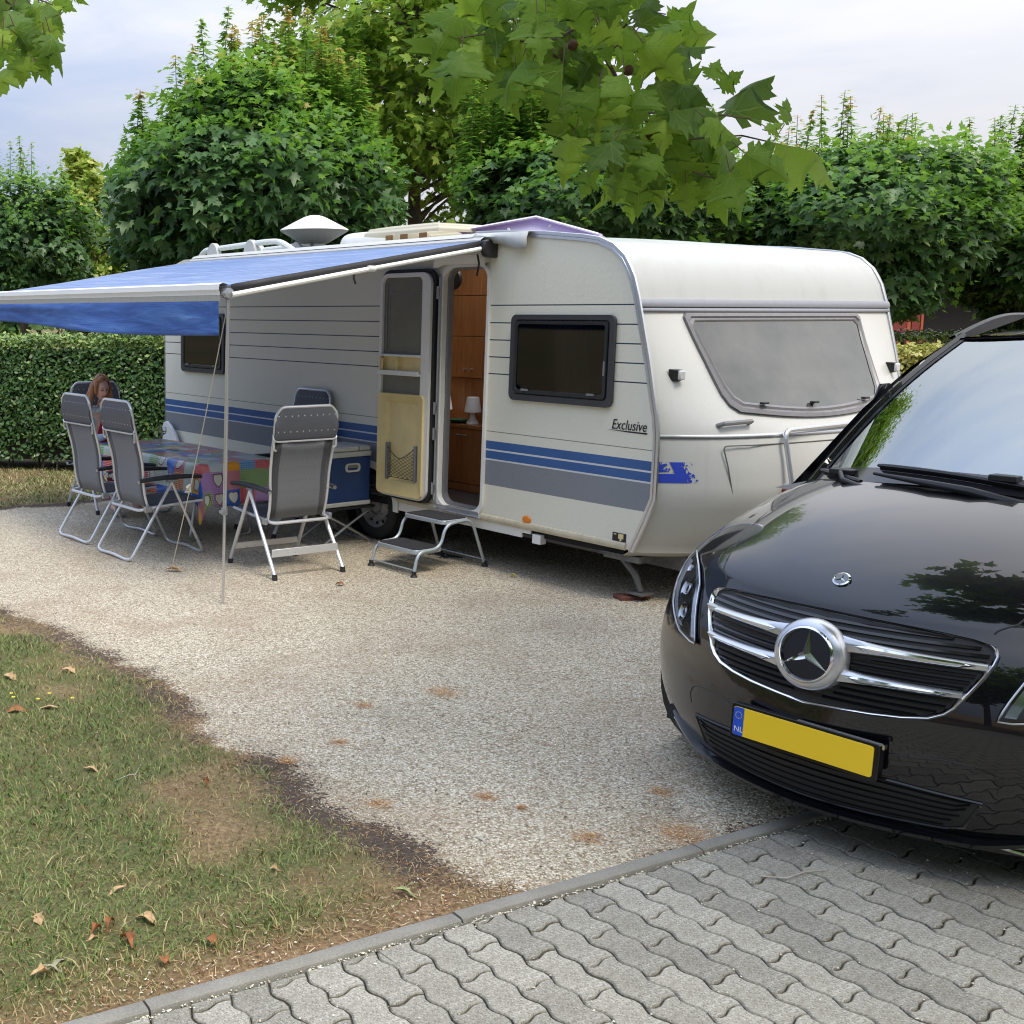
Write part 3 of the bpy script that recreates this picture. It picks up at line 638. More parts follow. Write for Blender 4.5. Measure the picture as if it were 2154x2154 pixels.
# near side wall with wheel arch and door opening
ARC_Y, ARC_Z, ARC_R = .03, .315, .372
D0, D1, DS, DT, DR = -1.352, -.868, .455, 2.366, .11
def ztop(y):
    if y < -1.2:
        cand = [(yy, zz) for yy, zz in PROF if zz > 2.2]; return tab(sorted(cand), y)
    return tab([(-1.2, 2.585), (3.3, 2.585), (3.5, 2.54), (3.63, 2.45), (3.70, 2.32), (YR, 2.1)], y)
def zbot(y):
    if abs(y-ARC_Y) < ARC_R: return max(.40, ARC_Z+sqrt(max(ARC_R**2-(y-ARC_Y)**2, 0)))
    return .40
def doortop(y):
    dd = min(y-D0, D1-y)
    return DT-(DR-sqrt(max(DR*DR-(DR-dd)**2, 0))) if dd < DR else DT
mb = MB()
def strips(x, ys, f0, f1, nz=1):
    for a, b in zip(ys, ys[1:]):
        for k in range(nz):
            mb.add([(x, a, lerp(f0(a), f1(a), k/nz)), (x, b, lerp(f0(b), f1(b), k/nz)), (x, b, lerp(f0(b), f1(b), (k+1)/nz)), (x, a, lerp(f0(a), f1(a), (k+1)/nz))], [(0, 1, 2, 3)])
lo = sorted([(zz, yy) for yy, zz in PROF if zz < 2.25])
# front lobe: rows by height from the door edge forward
zs = list(np.linspace(.40, 2.25, 38)); ye = -2.6
def yf(z): return tab(ZY, z)
for z0, z1 in zip(zs, zs[1:]): mb.add([(0, -2.5, z0), (0, yf(z0), z0), (0, yf(z1), z1), (0, -2.5, z1)], [(0, 1, 2, 3)])
yt = [y for y, z in PROF if z >= 2.233]; yt = sorted(set([min(yt)]+yt))
tops = [(y, z) for y, z in PROF if z >= 2.233 and y <= -2.45]
up = [(-2.5, 2.25)]+[(0, 0)]*0
ys_ = [-2.657, -2.62, -2.579, -2.54, -2.5]; 
for a, b in zip(ys_, ys_[1:]): mb.add([(0, a, 2.25 if a > -2.655 else 2.233), (0, b, 2.25), (0, b, ztop(b)), (0, a, max(ztop(a), 2.233))], [(0, 1, 2, 3)])
strips(0, list(np.linspace(-2.5, D0, 14)), lambda y: .40, ztop)
dy = [D0, D0+.004, D0+.015, D0+.035, D0+.06, D0+.09, D0+.11, (D0+D1)/2, D1-.11, D1-.09, D1-.06, D1-.035, D1-.015, D1-.004, D1]
strips(0, dy, doortop, ztop); strips(0, dy, lambda y: .40, lambda y: DS)
strips(0, list(np.linspace(D1, ARC_Y-ARC_R, 10))+list(np.linspace(ARC_Y-ARC_R, ARC_Y+ARC_R, 33))[1:]+list(np.linspace(ARC_Y+ARC_R, 3.2, 10))[1:]+[3.3, 3.4, 3.5, 3.57, 3.63, 3.67, 3.70, 3.72, YR], zbot, ztop)
mb.build('side_wall', SIDEM, car, smooth=False)
# front, roof, far side, rear
mb = MB(); xs = [CW*(.5-.5*cos(pi*i/36)) for i in range(37)]
rows = []
zr = [.385, .40, .45, .5, .56, .62, .7, .78, .86, .94, 1.03, 1.1, 1.2, 1.28, 1.36, 1.45, 1.55, 1.68, 1.8, 1.93, 2.02, 2.06]
for z in zr: rows.append([(x, fy(x, z), z-.0) for x in xs])
mb.grid(rows)
# tucked-under bottom lip
mb.grid([[(x, fy(x, .385), .385) for x in xs], [(x, fy(x, .385)+.05, .352) for x in xs], [(x, fy(x, .385)+.25, .35) for x in xs]])
mb.build('front_panel', SHELL, car, angle=50)
def camb(x, y): return .035*(1-abs(2*x/CW-1)**2)*min(1, max(0, (y+2.40)/1.1))
mb = MB(); rows = [[(x, tab(ZY, z)-SKEW*x/CW, z) for x in xs] for z in (2.06, 2.105, 2.17, 2.233, 2.30, 2.363, 2.405, 2.44, 2.465, 2.485)]
rows += [[(x, y-SKEW*x/CW, z+camb(x, y)) for x in xs] for y, z in ((-2.32, 2.498), (-2.244, 2.508), (-2.129, 2.521))]
mb.grid(rows); mb.build('front_dome', DOMEM, car, angle=60)
mb = MB(); rows = [[(x, y-SKEW*x/CW*min(1, max(0, (1-y)/2.9)), z+camb(x, y)) for x in xs] for y, z in ((-2.129, 2.521), (-1.9, 2.548), (-1.6, 2.572), (-1.2, 2.585), (-1.1, 2.585), (.3, 2.585), (1, 2.585), (3.3, 2.585), (3.5, 2.54), (3.63, 2.45), (3.70, 2.32), (3.73, 2.1), (3.73, .4))]
mb.grid(rows); ko = [k for k, f in enumerate(mb.f) if not (all(-1.3 < mb.v[i][1] < .35 for i in f) and all(.22 < mb.v[i][0] < .98 for i in f) and sum(mb.v[i][1] for i in f)/4 > -1.0)]; mb.f = [mb.f[k] for k in ko]; mb.mi = [mb.mi[k] for k in ko]; mb.build('roof', ROOFM, car, angle=60)
far = MB(); P_ = [(y-SKEW, z) for y, z in PROF]+[(YR, .4), (YR, 2.1), (3.63, 2.45), (3.3, 2.58)][:1]+[(YR, 2.1), (3.63, 2.45), (3.3, 2.585)]
far.add([(CW, y, z) for y, z in P_], [tuple(range(len(P_)))]); far.build('far_side_wall', SHELL, car, smooth=False)
# chassis and dark underside
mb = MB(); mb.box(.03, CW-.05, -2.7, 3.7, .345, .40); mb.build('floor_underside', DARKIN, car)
FR = plain('galvanised_chassis', (.17, .17, .17), .55, .6, .2, 20)
mb = MB(); mb.box(.35, .41, -3.4, 3.2, .24, .345); mb.box(CW-.45, CW-.39, -3.4, 3.2, .24, .345); mb.box(.3, CW-.3, -.1, .0, .22, .32); mb.box(.36, CW-.4, -1.95, -1.89, .27, .34); mb.tube([(.38, -3.2, .30), (CW/2, -4.6, .40)], .035); mb.tube([(CW-.42, -3.2, .30), (CW/2, -4.6, .40)], .035)
mb.box(.5, .95, -2.25, -1.2, .2, .345); mb.build('chassis', FR, car, bevel=.004)
# trims
mb = MB()
P_ = [Vector((-.008, y, z)) for y, z in PROF]; P2_ = fillet(P_[:17], .0)
def strip_trim(pts, w, t, x0, nrm_in):
    """aluminium moulding following a line in the wall plane"""
    rows = []
    for i, p in enumerate(pts):
        a, b = pts[max(i-1, 0)], pts[min(i+1, len(pts)-1)]; tv = (b-a).normalized(); nv = Vector((0, tv.z, -tv.y))*nrm_in
        q = p
        rows.append([(x0, *(q+nv*(-.004))[1:]), (x0-t, *(q+nv*0)[1:]), (x0-t, *(q+nv*w*.4)[1:]), (x0-t*.5, *(q+nv*w*.5)[1:]), (x0-t, *(q+nv*w*.6)[1:]), (x0-t, *(q+nv*w)[1:]), (x0, *(q+nv*(w+.004))[1:])])
    return rows
pl = [Vector((0, y, z)) for y, z in PROF]
mb.grid(strip_trim(pl, .045, .012, .0, 1))
mb.grid([[(x, p[1]-.002, p[2]) for x, p in ((-.012, q), (.0, q), (.018, q))] for q in [Vector((0, y-.006 if z < 2.4 else y, z+(.006 if z > 2.4 else 0))) for y, z in PROF]])
mb.build('corner_moulding', ALU, car, angle=40)
mb = MB(); mb.grid([[(CW+.012, y-SKEW-(.006 if z < 2.4 else 0), z+(.006 if z > 2.4 else 0)), (CW-.02, y-SKEW-(.006 if z < 2.4 else 0), z+(.007 if z > 2.4 else 0))] for y, z in PROF]); mb.build('corner_moulding', ALU, car, solid=.01)
BEI = plain('weathered_beige_trim', (.56, .5, .36), .5, 0, .14, 9)
mb = MB(); pr = [(0, .392), (-.012, .394), (-.02, .405), (-.022, .425), (-.016, .44), (0, .445)]
def trimrun(y0, y1): mb.grid([[(x, y, z) for x, z in pr] for y in np.linspace(y0, y1, 6)]); mb.add([(x, y0, z) for x, z in pr], [tuple(range(6))]); mb.add([(x, y1, z) for x, z in pr], [tuple(range(6))])
trimrun(-2.74, ARC_Y-ARC_R-.01); trimrun(ARC_Y+ARC_R+.01, YR); mb.build('bottom_rail', BEI, car)
mb = MB(); mb.box(.004, .02, -1.78, ARC_Y-ARC_R+.03, .322, .395); mb.box(.004, .02, -1.87, -1.78, .36, .395); pieces(mb, 'skirt', WHITEP, car)
mb = MB(); mb.box(-.004, .01, 3.73, 3.745, .4, 2.3); mb.build('rear_moulding', GREYP, car)
# wheel arch ring
mb = MB(); n = 26; rows = []
for i in range(n+1):
    a = radians(-2+184*i/n); ca_, sa_ = cos(a), sin(a)
    rows.append([(x, ARC_Y+r*ca_, ARC_Z+r*sa_) for x, r in ((.0, .40), (-.012, .397), (-.016, .375), (-.01, .335), (.05, .325), (.06, .33))])
mb.grid(rows); mb.build('wheel_arch', WHITEP, car)
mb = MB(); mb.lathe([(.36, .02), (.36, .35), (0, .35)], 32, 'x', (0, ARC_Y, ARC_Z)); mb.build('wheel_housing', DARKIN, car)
def wheel(parent, c, R, w, rimr, rimmat, side=-1, name='wheel'):
    """side -1: outer face towards -x"""
    TY = plain('tyre_rubber', (.02, .02, .021), .75, 0, .25, 20) if 'tyre_rubber' not in bpy.data.materials else bpy.data.materials['tyre_rubber']
    s_ = side; mb = MB(); x = lambda h: c[0]-s_*h*0+(-s_)*(-h) if False else c[0]+(-s_)*h
    mb.lathe([(rimr, x(.03)), (rimr+.012, x(.0)), (R-.05, x(-.004)), (R-.018, x(.012)), (R-.002, x(.035)), (R, x(w/2)), (R-.002, x(w-.035)), (R-.02, x(w)), (rimr, x(w))], 40, 'x', (0, c[1], c[2]))
    for k in range(3):
        h = w*(.3+.2*k); mb.lathe([(R+.001, x(h-.004)), (R-.006, x(h)), (R+.001, x(h+.004))], 40, 'x', (0, c[1], c[2]))
    ty = mb.build(name, TY, parent, angle=60)
    mb = MB(); mb.lathe([(rimr+.006, x(.012)), (rimr-.008, x(.022)), (rimr-.02, x(.05)), (rimr*.78, x(.055)), (rimr*.70, x(.03)), (rimr*.45, x(.022)), (rimr*.42, x(.045)), (rimr*.36, x(.05)), (rimr*.3, x(.02)), (0, x(.018))], 36, 'x', (0, c[1], c[2]))
    rim = mb.build('rim', rimmat, ty, angle=45)
    mb = MB()
    for k in range(12):
        a = 2*pi*k/12; mb.lathe([(.0, x(.048)), (.016, x(.046)), (.016, x(.0425))], 8, 'x', (0, c[1]+rimr*.84*cos(a), c[2]+rimr*.84*sin(a)))
    pieces(mb, 'rim_hole', DARKIN, ty)
    mb = MB()
    for k in range(5):
        a = 2*pi*k/5; mb.lathe([(.0, x(.012)), (.010, x(.012)), (.010, x(.03))], 6, 'x', (0, c[1]+rimr*.57*cos(a), c[2]+rimr*.57*sin(a)))
    pieces(mb, 'wheel_bolt', GREYP, ty); return ty
RIMS = plain('silver_wheel_paint', (.36, .36, .37), .4, .5, .15, 15)
wheel(car, (.03, .0, .307), .305, .2, .19, RIMS, -1); wheel(car, (CW-.03, .0, .307), .305, .2, .19, RIMS, 1)
# windows on the side
s = NT('tinted_acrylic'); s.set(base=(.012, .012, .014), rough=.07, ior=1.5, coat=.3); ACR = s.m
s = NT('dark_curtain'); c = s.coord(); w_ = s.n('ShaderNodeTexWave', wave_type='BANDS', bands_direction='Y'); s.l(c, w_.inputs[0]); w_.inputs['Scale'].default_value = 7; w_.inputs['Distortion'].default_value = 1.2
s.set(base=s.ramp(w_.outputs[0], [(.2, (.03, .032, .045)), (.8, (.085, .09, .115))]), rough=.9); CURT = s.m
WFR = plain('window_frame_plastic', (.045, .047, .052), .35, 0, .1, 20)
s = NT('smoked_pane'); tr = s.n('ShaderNodeBsdfTransparent'); tr.inputs[0].default_value = (.3, .3, .33, 1); gl = s.n('ShaderNodeBsdfGlossy'); gl.inputs['Roughness'].default_value = .04; fr = s.n('ShaderNodeFresnel'); fr.inputs[0].default_value = 1.5
mxs = s.n('ShaderNodeMixShader'); s.l(fr.outputs[0], mxs.inputs[0]); s.l(tr.outputs[0], mxs.inputs[1]); s.l(gl.outputs[0], mxs.inputs[2]); s.l(mxs.outputs[0], s.o.inputs[0]); SMOKE = s.m
def side_window(y0, y1, z0, z1, label):
    w = MB(); ring(w, rrect(y0, y1, z0, z1, .05), rrect(y0+.045, y1-.045, z0+.05, z1-.04, .03), 'x', -.03, -.002); f = w.build('window', WFR, car, bevel=.006, label=label)
    w = MB(); ring(w, rrect(y0+.05, y1-.05, z0+.055, z1-.045, .03), rrect(y0+.075, y1-.075, z0+.085, z1-.07, .02), 'x', -.038, -.026); w.build('window_sash', BLACKP, f, bevel=.003)
    w = MB(); w.prism(rrect(y0+.07, y1-.07, z0+.08, z1-.065, .02), 'x', -.031, -.027); w.build('pane', SMOKE, f, smooth=False)
    w = MB(); rows = []
    for i in range(61): 
        y = lerp(y0+.04, y1-.04, i/60); x = -.012+.006*sin(i*1.35)+.003*sin(i*.4); rows.append([(x, y, z0+.03), (x, y, z1-.02)])
    w.grid(rows); w.build('curtain', CURT, f)
    w = MB(); 
    for y in (y0+.17, y1-.17): w.box(-.05, -.038, y-.03, y+.03, z0+.075, z0+.09)
    w.box(-.046, -.038, y0+.06, y0+.07, (z0+z1)/2-.1, (z0+z1)/2); pieces(w, 'window_catch', GREYP, f)
side_window(-2.572, -1.622, 1.362, 1.998, 'large front side window with dark tinted pane')
side_window(2.43, 3.325, 1.362, 1.998, 'rear side window with drawn curtains')
# door opening
mb = MB(); o_ = [(y, z) for y, z in rrect(D0-.028, D1+.028, DS-.05, DT+.026, .125, 8)]; i_ = [(y, z) for y, z in rrect(D0, D1, DS, DT, .10, 8)]
ring(mb, o_, i_, 'x', -.022, .03); mb.build('door_frame', WHITEP, car, bevel=.004)
mb = MB(); i2 = rrect(D0+.02, D1-.02, DS+.02, DT-.02, .09, 8); ring(mb, i_, i2, 'x', .03, .075); mb.build('door_seal', GREYP, car)
mb = MB(); mb.box(-.03, .04, D0, D1, DS-.035, DS); mb.box(-.045, 0, D0-.02, D1+.02, DS-.05, DS-.035); mb.build('door_sill', ALU, car, bevel=.004)
mb = MB(); rows = []
for i in range(25):
    t = i/24; a = pi*t; y = lerp(D1+.085, D0-.005, .5-.5*cos(a)); zt = 2.39+.095*min(1, (sin(a)*1.5))**.6
    rows.append([(-.004, y, zt+.004), (-.05, y, zt), (-.058, y, zt-.02), (-.055, y, max(zt-.08, 2.368)), (-.03, y, max(zt-.1, 2.366))])
mb.grid(rows); mb.build('door_hood', WHITEP, car, angle=60)
# open door folded back to the wall
DY0, DY1, DZ0, DZ1 = -.795, -.165, .458, 2.335
dl = MB(); ring(dl, rrect(DY0, DY1, DZ0, DZ1, .1, 8), rrect(DY0+.105, DY1-.03, DZ0+.03, DZ1-.035, .05, 8), 'x', -.085, -.045); door = dl.build('door', WHITEP, car, bevel=.006, label='cream inner face of the opened entrance door')
mb = MB(); ring(mb, rrect(DY0-.03, DY1+.012, DZ0-.02, DZ1+.03, .11, 8), rrect(DY0, DY1, DZ0, DZ1, .1, 8), 'x', -.06, -.03); mb.build('door_gasket', BLACKR, door)
SCR = plain('door_window_blind', (.17, .165, .125), .5, 0, .1, 10)
mb = MB(); mb.box(-.058, -.05, DY0+.1, DY1-.03, 1.655, DZ1-.03); mb.box(-.058, -.05, DY0+.1, DY1-.03, 1.33, 1.50); pieces(mb, 'blind', SCR, door)
mb = MB(); ring(mb, rrect(DY0+.13, DY1-.10, 1.7, DZ1-.16, .01, 2), rrect(DY0+.137, DY1-.107, 1.707, DZ1-.167, .01, 2), 'x', -.062, -.056); mb.box(-.066, -.056, DY1-.075, DY1-.06, 1.70, 2.25); mb.build('blind_frame', GREYP, door)
mb = MB(); mb.box(-.10, -.05, DY0+.1, DY1-.02, 1.645, 1.665); mb.box(-.115, -.05, DY0+.1, DY1-.015, 1.49, 1.512); mb.box(-.115, -.10, DY0+.1, DY1-.015, 1.505, 1.53); pieces(mb, 'shelf_edge', WHITEP, door, bevel=.004)
mb = MB(); mb.box(-.062, -.05, DY0+.1, DY1-.03, 1.512, 1.645); mb.box(-.105, -.06, -.42, -.41, 1.512, 1.64); mb.box(-.105, -.06, DY1-.045, DY1-.03, 1.512, 1.64); mb.box(-.10, -.09, DY1-.07, DY1-.05, 1.53, 1.63); pieces(mb, 'tray_pocket', CREAM, door, bevel=.003)
mb = MB(); y0, y1, z0, z1 = DY0+.1, DY1-.02, DZ0+.015, 1.335
a_, b_2, c_2 = rrect(y0-.06, y1+.0, z0, z1, .04, 5), rrect(y0+.01, y1-.09, z0+.12, z1-.05, .03, 5), rrect(y0+.03, y1-.11, z0+.14, z1-.08, .02, 5)
mk = lambda P, x: [(x, p[0], p[1]) for p in P]
mb.grid([mk(a_, -.05), mk(a_, -.105), mk(b_2, -.085), mk(c_2, -.055)], closed=True); mb.add(mk(c_2, -.055), [tuple(range(len(c_2)))]); mb.build('door_liner', CREAM, door, bevel=.004, angle=30)
mb = MB(); ny_ = 7; Y0, Y1, Z0, Z1 = y0+.035, y1-.125, z0+.15, z0+.44
def netz(t): return Z1-.02-(.10)*sin(pi*t)
for fam in (1, -1):
    for k in range(-5, 11):
        pts = []
        for q in range(13):
            t = q/12; yy = lerp(Y0, Y1, t); zz = Z0+(k/9+fam*t*.75+(0 if fam > 0 else .0))*.26
            if Z0 <= zz <= netz(t): pts.append((-.092-.012*sin(pi*t), yy, zz))
        if len(pts) > 1: mb.tube(pts, .0018, 4)
mb.tube([(-.094-.012*sin(pi*q/10), lerp(Y0, Y1, q/10), netz(q/10)) for q in range(11)], .003, 5); mb.tube([(-.092, Y0, Z0), (-.092, Y1, Z0)], .003, 5)
net = mb.build('storage_net', BLACKR, door); mb = MB(); mb.box(-.1, -.06, Y0-.012, Y0+.008, Z0-.01, Z1); mb.box(-.1, -.06, Y1-.008, Y1+.016, Z0-.02, Z1-.0); pieces(mb, 'net_bar', GREYP, door, bevel=.003)
mb = MB()
for z in (2.17, 1.24, 1.03, .58): mb.tube([(-.05, DY0-.045, z-.05), (-.05, DY0-.045, z+.05)], .012, 8); mb.box(-.055, -.03, DY0-.06, DY0-.02, z-.03, z+.03)
pieces(mb, 'hinge', STEEL, door); mb = MB(); mb.tube([(-.03, DY0-.05, .48), (-.03, DY0-.05, 2.3)], .014, 8); mb.build('hinge_bar', STEEL, door)
# interior seen through the door
s = NT('cherry_wood_veneer'); c = s.coord(); wv = s.noise(s.map(c, (12, 12, .8)), 3, 5, .65, 1.2); s.set(base=s.ramp(wv, [(.3, (.26, .095, .028)), (.6, (.38, .155, .05)), (.8, (.48, .22, .08))]), rough=.4); WOOD = s.m
s = NT('interior_lining'); s.set(base=(.45, .3, .17), rough=.8); LIN = s.m
XC = .62
mb = MB(); mb.box(XC+.22, XC+.26, -1.7, .35, .46, 2.45); mb.box(.03, XC+.24, .28, .32, .46, 2.45); mb.box(.03, XC+.24, -1.5, -1.46, .46, 2.45); 
mb.build('interior_wall', LIN, car); mb = MB(); mb.box(.03, XC+.26, -1.5, .32, .435, .455); mb.build('interior_floor', plain('brown_floor', (.08, .06, .05), .7), car)
mb = MB(); mb.box(XC, XC+.2, -1.2, .27, .46, .525); mb.box(XC-.004, XC, -1.2, .27, .533, 1.01); mb.box(XC, XC+.2, -1.2, .27, .53, 1.015); mb.box(XC-.02, XC+.22, -1.22, .27, 1.015, 1.045)
cab = mb.build('cabinet', WOOD, car, bevel=.002); mb = MB(); mb.tube(fillet([(XC, -.42, .955), (XC-.02, -.42, .955), (XC-.02, -.54, .955), (XC, -.54, .955)], .01), .006, 6); mb.build('handle', STEEL, cab)
mb = MB(); mb.box(XC+.195, XC+.22, -1.2, .27, 1.05, 1.436); mb.box(XC+.18, XC+.22, -1.2, -.514, 1.44, 1.80); mb.box(XC+.18, XC+.22, -.510, .27, 1.44, 1.80); mb.box(XC+.18, XC+.22, -1.2, .27, 1.806, 2.156); mb.box(XC+.18, XC+.22, -1.2, .27, 2.162, 2.43)
uc = mb.build('wall_cupboard', WOOD, car, bevel=.002); mb = MB()
for y in (-.30, -.385): mb.lathe([(0, XC+.155), (.012, XC+.158), (.012, XC+.17), (.005, XC+.18)], 10, 'x', (0, y, 1.515))
pieces(mb, 'knob', STEEL, uc)
mb = MB(); mb.lathe([(.0, 0), (.09, 0), (.095, .02), (.08, .045), (.03, .05), (0, .05)], 24, 'x', (.3, -.62, 2.29)); mb.build('ceiling_fan_cover', BLACKP, car)
# "Exclusive" lettering, sticker, reflector
BLK = plain('black_decal', (.008, .008, .02), .4)
me_ = text_mesh('Exclusive', .098, BLK, 'lettering', .0006, .25, .80); o = put('lettering', me_, car, loc=(-.0045, -2.565, 1.222)); o.rotation_euler = (radians(90), 0, radians(-90))
mb = MB(); mb.prism([(-2.53, 1.214), (-2.86, 1.214), (-2.86, 1.204), (-2.7, 1.206)], 'x', -.003, -.001); mb.build('lettering_underline', BLK, car)
mb = MB(); mb.lathe([(0, -.012), (.03, -.011), (.036, -.004), (.036, 0)], 20, 'x', (0, 0, 0)); o = mb.build('side_reflector', plain('amber_lens', (.75, .22, .02), .25), car, loc=(-.001, -1.831, .468)); o.scale = (1, 1.2, .8)
mb = MB(); mb.box(-.004, -.001, -2.735, -2.622, .447, .505); st = mb.build('sticker', BLK, car); mb = MB(); mb.box(-.0055, -.004, -2.715, -2.672, .465, .5); mb.box(-.0055, -.004, -2.7, -2.685, .45, .466); mb.box(-.0055, -.004, -2.655, -2.635, .49, .497); pieces(mb, 'sticker_print', CREAM, st)
# blue flash on the front corner
s = NT('blue_flash_decal'); c = s.coord(); q = s.xyz(c); s.set(base=(.04, .075, .5), rough=.35)
tr = s.n('ShaderNodeBsdfTransparent'); mxs = s.n('ShaderNodeMixShader'); sp_ = s.vor(s.map(c, (1, 1, 1)), 85, out='Color')
u_ = s.math('ADD', s.math('MULTIPLY', q[0], 1), s.math('MULTIPLY', q[2], .4)); a1 = s.math('ADD', s.math('MULTIPLY', s.math('SUBTRACT', u_, .535), 12), s.xyz(sp_)[0])
keep1 = s.math('LESS_THAN', a1, .9)
# white arrow: a thin line and a slanted gap
g1 = s.math('MULTIPLY', s.math('MULTIPLY', s.math('GREATER_THAN', q[2], .948), s.math('LESS_THAN', q[2], .961)), s.math('LESS_THAN', u_, .472))
u2 = s.math('ADD', q[0], s.math('MULTIPLY', q[2], .4)); a2 = s.math('ADD', s.math('MULTIPLY', s.math('SUBTRACT', u2, .452), 16), s.xyz(sp_)[1])
g2 = s.math('MULTIPLY', s.math('MULTIPLY', s.math('GREATER_THAN', a2, .6), s.math('LESS_THAN', u2, .490)), s.math('GREATER_THAN', q[2], .948))
vis_ = s.math('MULTIPLY', keep1, s.math('SUBTRACT', 1, s.math('MAXIMUM', g1, g2))); s.l(vis_, mxs.inputs[0]); s.l(tr.outputs[0], mxs.inputs[1]); s.l(s.b.outputs[0], mxs.inputs[2]); s.l(mxs.outputs[0], s.o.inputs[0])
mb = MB(); rows = [[(x, fy(x, z)-.003, z) for x in np.linspace(.006, .36, 22)] for z in (.888, .92, .95, .98, 1.027)]; mb.grid(rows); mb.build('blue_flash', s.m, car)
# front details
mb = MB()
def froll(zc_, h, out_, x0=.0, x1=CW, m=0):
    rows = [[(x, fy(x, zz)-oo, zz) for x in np.linspace(x0, x1, 30)] for zz, oo in ((zc_-h, -.004), (zc_-h, out_*.8), (zc_-h*.4, out_), (zc_+h*.4, out_), (zc_+h, out_*.7), (zc_+h, -.004))]; mb.grid(rows, m)
froll(2.078, .026, .028); froll(2.034, .013, .02); mb.build('front_rail', plain('grey_rail', (.3, .31, .34), .35, .5, .06, 30), car, angle=30)
mb = MB(); froll(2.0525, .005, .012); mb.build('rail_gap', BLACKR, car)
mb = MB(); froll(1.195, .012, .01); pieces(mb, 'belt_moulding', ALU, car)
# front window (bowed)
def fo(P, off): return [(x, fy(x, z)-off, z) for x, z in P]
def fwin(dl_):
    x0t, x1t, x0b, x1b, zt, zb = .42+dl_, 2.38-dl_, .50+dl_, 2.27-dl_, 2.012-dl_*.9, 1.352+dl_
    P = []; r = .10
    P += [(lerp(x0t+.03, x1t-.03, t), zt) for t in np.linspace(0, 1, 15)]
    P += [(lerp(x1t, x1b, t), lerp(zt-.03, zb+.12, t)) for t in np.linspace(0, 1, 7)]
    P += [(x1b-.03, zb+.045)]
    P += [(lerp(x1b-.09, x0b+.09, t), zb-.055*sin(pi*t)) for t in np.linspace(0, 1, 15)]
    P += [(x0b+.03, zb+.045)]
    P += [(lerp(x0b, x0t, t), lerp(zb+.12, zt-.03, t)) for t in np.linspace(0, 1, 7)]
    return P
w = MB(); w.grid([fo(fwin(0), .0), fo(fwin(0), .022), fo(fwin(.026), .028), fo(fwin(.036), .016), fo(fwin(.052), .026), fo(fwin(.064), .018)], closed=True); fw = w.build('front_window', plain('grey_window_frame', (.17, .165, .17), .35, 0, .1, 20), car, label='wide bowed front window with grey frame', angle=30)
s = NT('front_window_glass'); c = s.coord(); s.set(base=s.ramp(s.noise(c, 2.2, 4, .6), [(.35, (.035, .04, .035)), (.7, (.085, .085, .075))]), rough=.05, ior=1.5, coat=.6); s.b.inputs['Coat IOR'].default_value = 1.7; s.bump(s.noise(c, 1.6, 2), .012, .5)
P_ = fwin(.06); w = MB(); rows = []; nn = 14
top = P_[:15]; bot = P_[23:38][::-1]; bot = [P_[22]]*0+bot
L0 = P_[38:][::-1]+[P_[37]]; 
# fill: connect left and right outline by horizontal rows
import bisect
Lp = sorted([(z, x) for x, z in (P_[37:]+[P_[0]])]); Rp = sorted([(z, x) for x, z in (P_[14:23])])
zlo = P_[30][1]; zt_ = P_[0][1]
for z in list(np.linspace(zlo+.002, P_[37][1]-.001, 5))+list(np.linspace(P_[37][1], zt_, 16)):
    if z < P_[37][1]: 
        a = (P_[37][1]-z)/.06; hw = max(.02, sqrt(max(0, 1-(min(a, 1))**1.0))); xl, xr = 1.35-.74*hw, 1.40+.72*hw
    else: xl, xr = tab(Lp, z), tab(Rp, z)
    rows.append([(lerp(xl, xr, t), fy(lerp(xl, xr, t), z)-.014, z) for t in np.linspace(0, 1, 24)])
w.grid(rows); w.build('pane', s.m, fw)
mb = MB()
for x in (.80, 1.32, 1.92): mb.box(x-.03, x+.03, fy(x, 1.39)-.055, fy(x, 1.39)-.02, 1.385+.02*abs(x-1.4), 1.40+.02*abs(x-1.4))
pieces(mb, 'window_catch', BLACKP, fw, bevel=.003)
# marker lamps, handles, grab rails, locker lid, reflector
LENS = plain('clear_lens', (.6, .6, .6), .15)
for x, lb in ((.19, 'nearer clear marker lamp'), (2.60, 'farther clear marker lamp')):
    y = fy(x, 1.6); M_ = Matrix.Translation((x, y, 1.60)); mb = MB(); mb.add([M_@Vector(v) for v in [(-.045, .01, .04), (.045, .01, .04), (.04, .01, -.05), (-.03, .01, -.05), (-.025, -.05, .035), (.04, -.05, .035), (.038, -.047, -.035), (-.005, -.047, -.035)]], [(0, 1, 2, 3), (4, 5, 6, 7), (0, 1, 5, 4), (1, 2, 6, 5), (2, 3, 7, 6), (3, 0, 4, 7)])
    l_ = mb.build('marker_lamp', BLACKP, car, bevel=.006, label=lb); mb = MB(); mb.box(x-.02, x+.04, y-.068, y-.045, 1.568, 1.632); mb.build('lamp_lens', LENS, l_, bevel=.01)
for x in (.51, 2.25):
    y = fy(x, 1.25); mb = MB(); mb.tube([(x-.12, fy(x-.12, 1.27)+.01, 1.262), (x-.11, fy(x-.11, 1.28)-.045, 1.282), (x+.10, fy(x+.10, 1.29)-.045, 1.292), (x+.12, fy(x+.12, 1.28)+.01, 1.272)], .016, 8); mb.build('grab_handle', GREYP, car)
mb = MB(); yv = lambda x, z: fy(x, z)-.06
mb.tube(fillet([(.84, yv(.84, .84), .84), (.84, yv(.84, 1.225), 1.225), (2.1, yv(2.1, 1.25), 1.25), (2.1, yv(2.1, .84), .84)], .07), .016, 10)
for x in (.84, 2.1): mb.tube([(x, yv(x, .86), .86), (x, fy(x, .86), .86)], .012, 8)
mb.build('grab_rail', ALU, car); mb = MB()
for x in (.84, 2.1): mb.box(x-.06, x+.1, yv(x, .8)-.02, yv(x, .8)+.05, .79, .84)
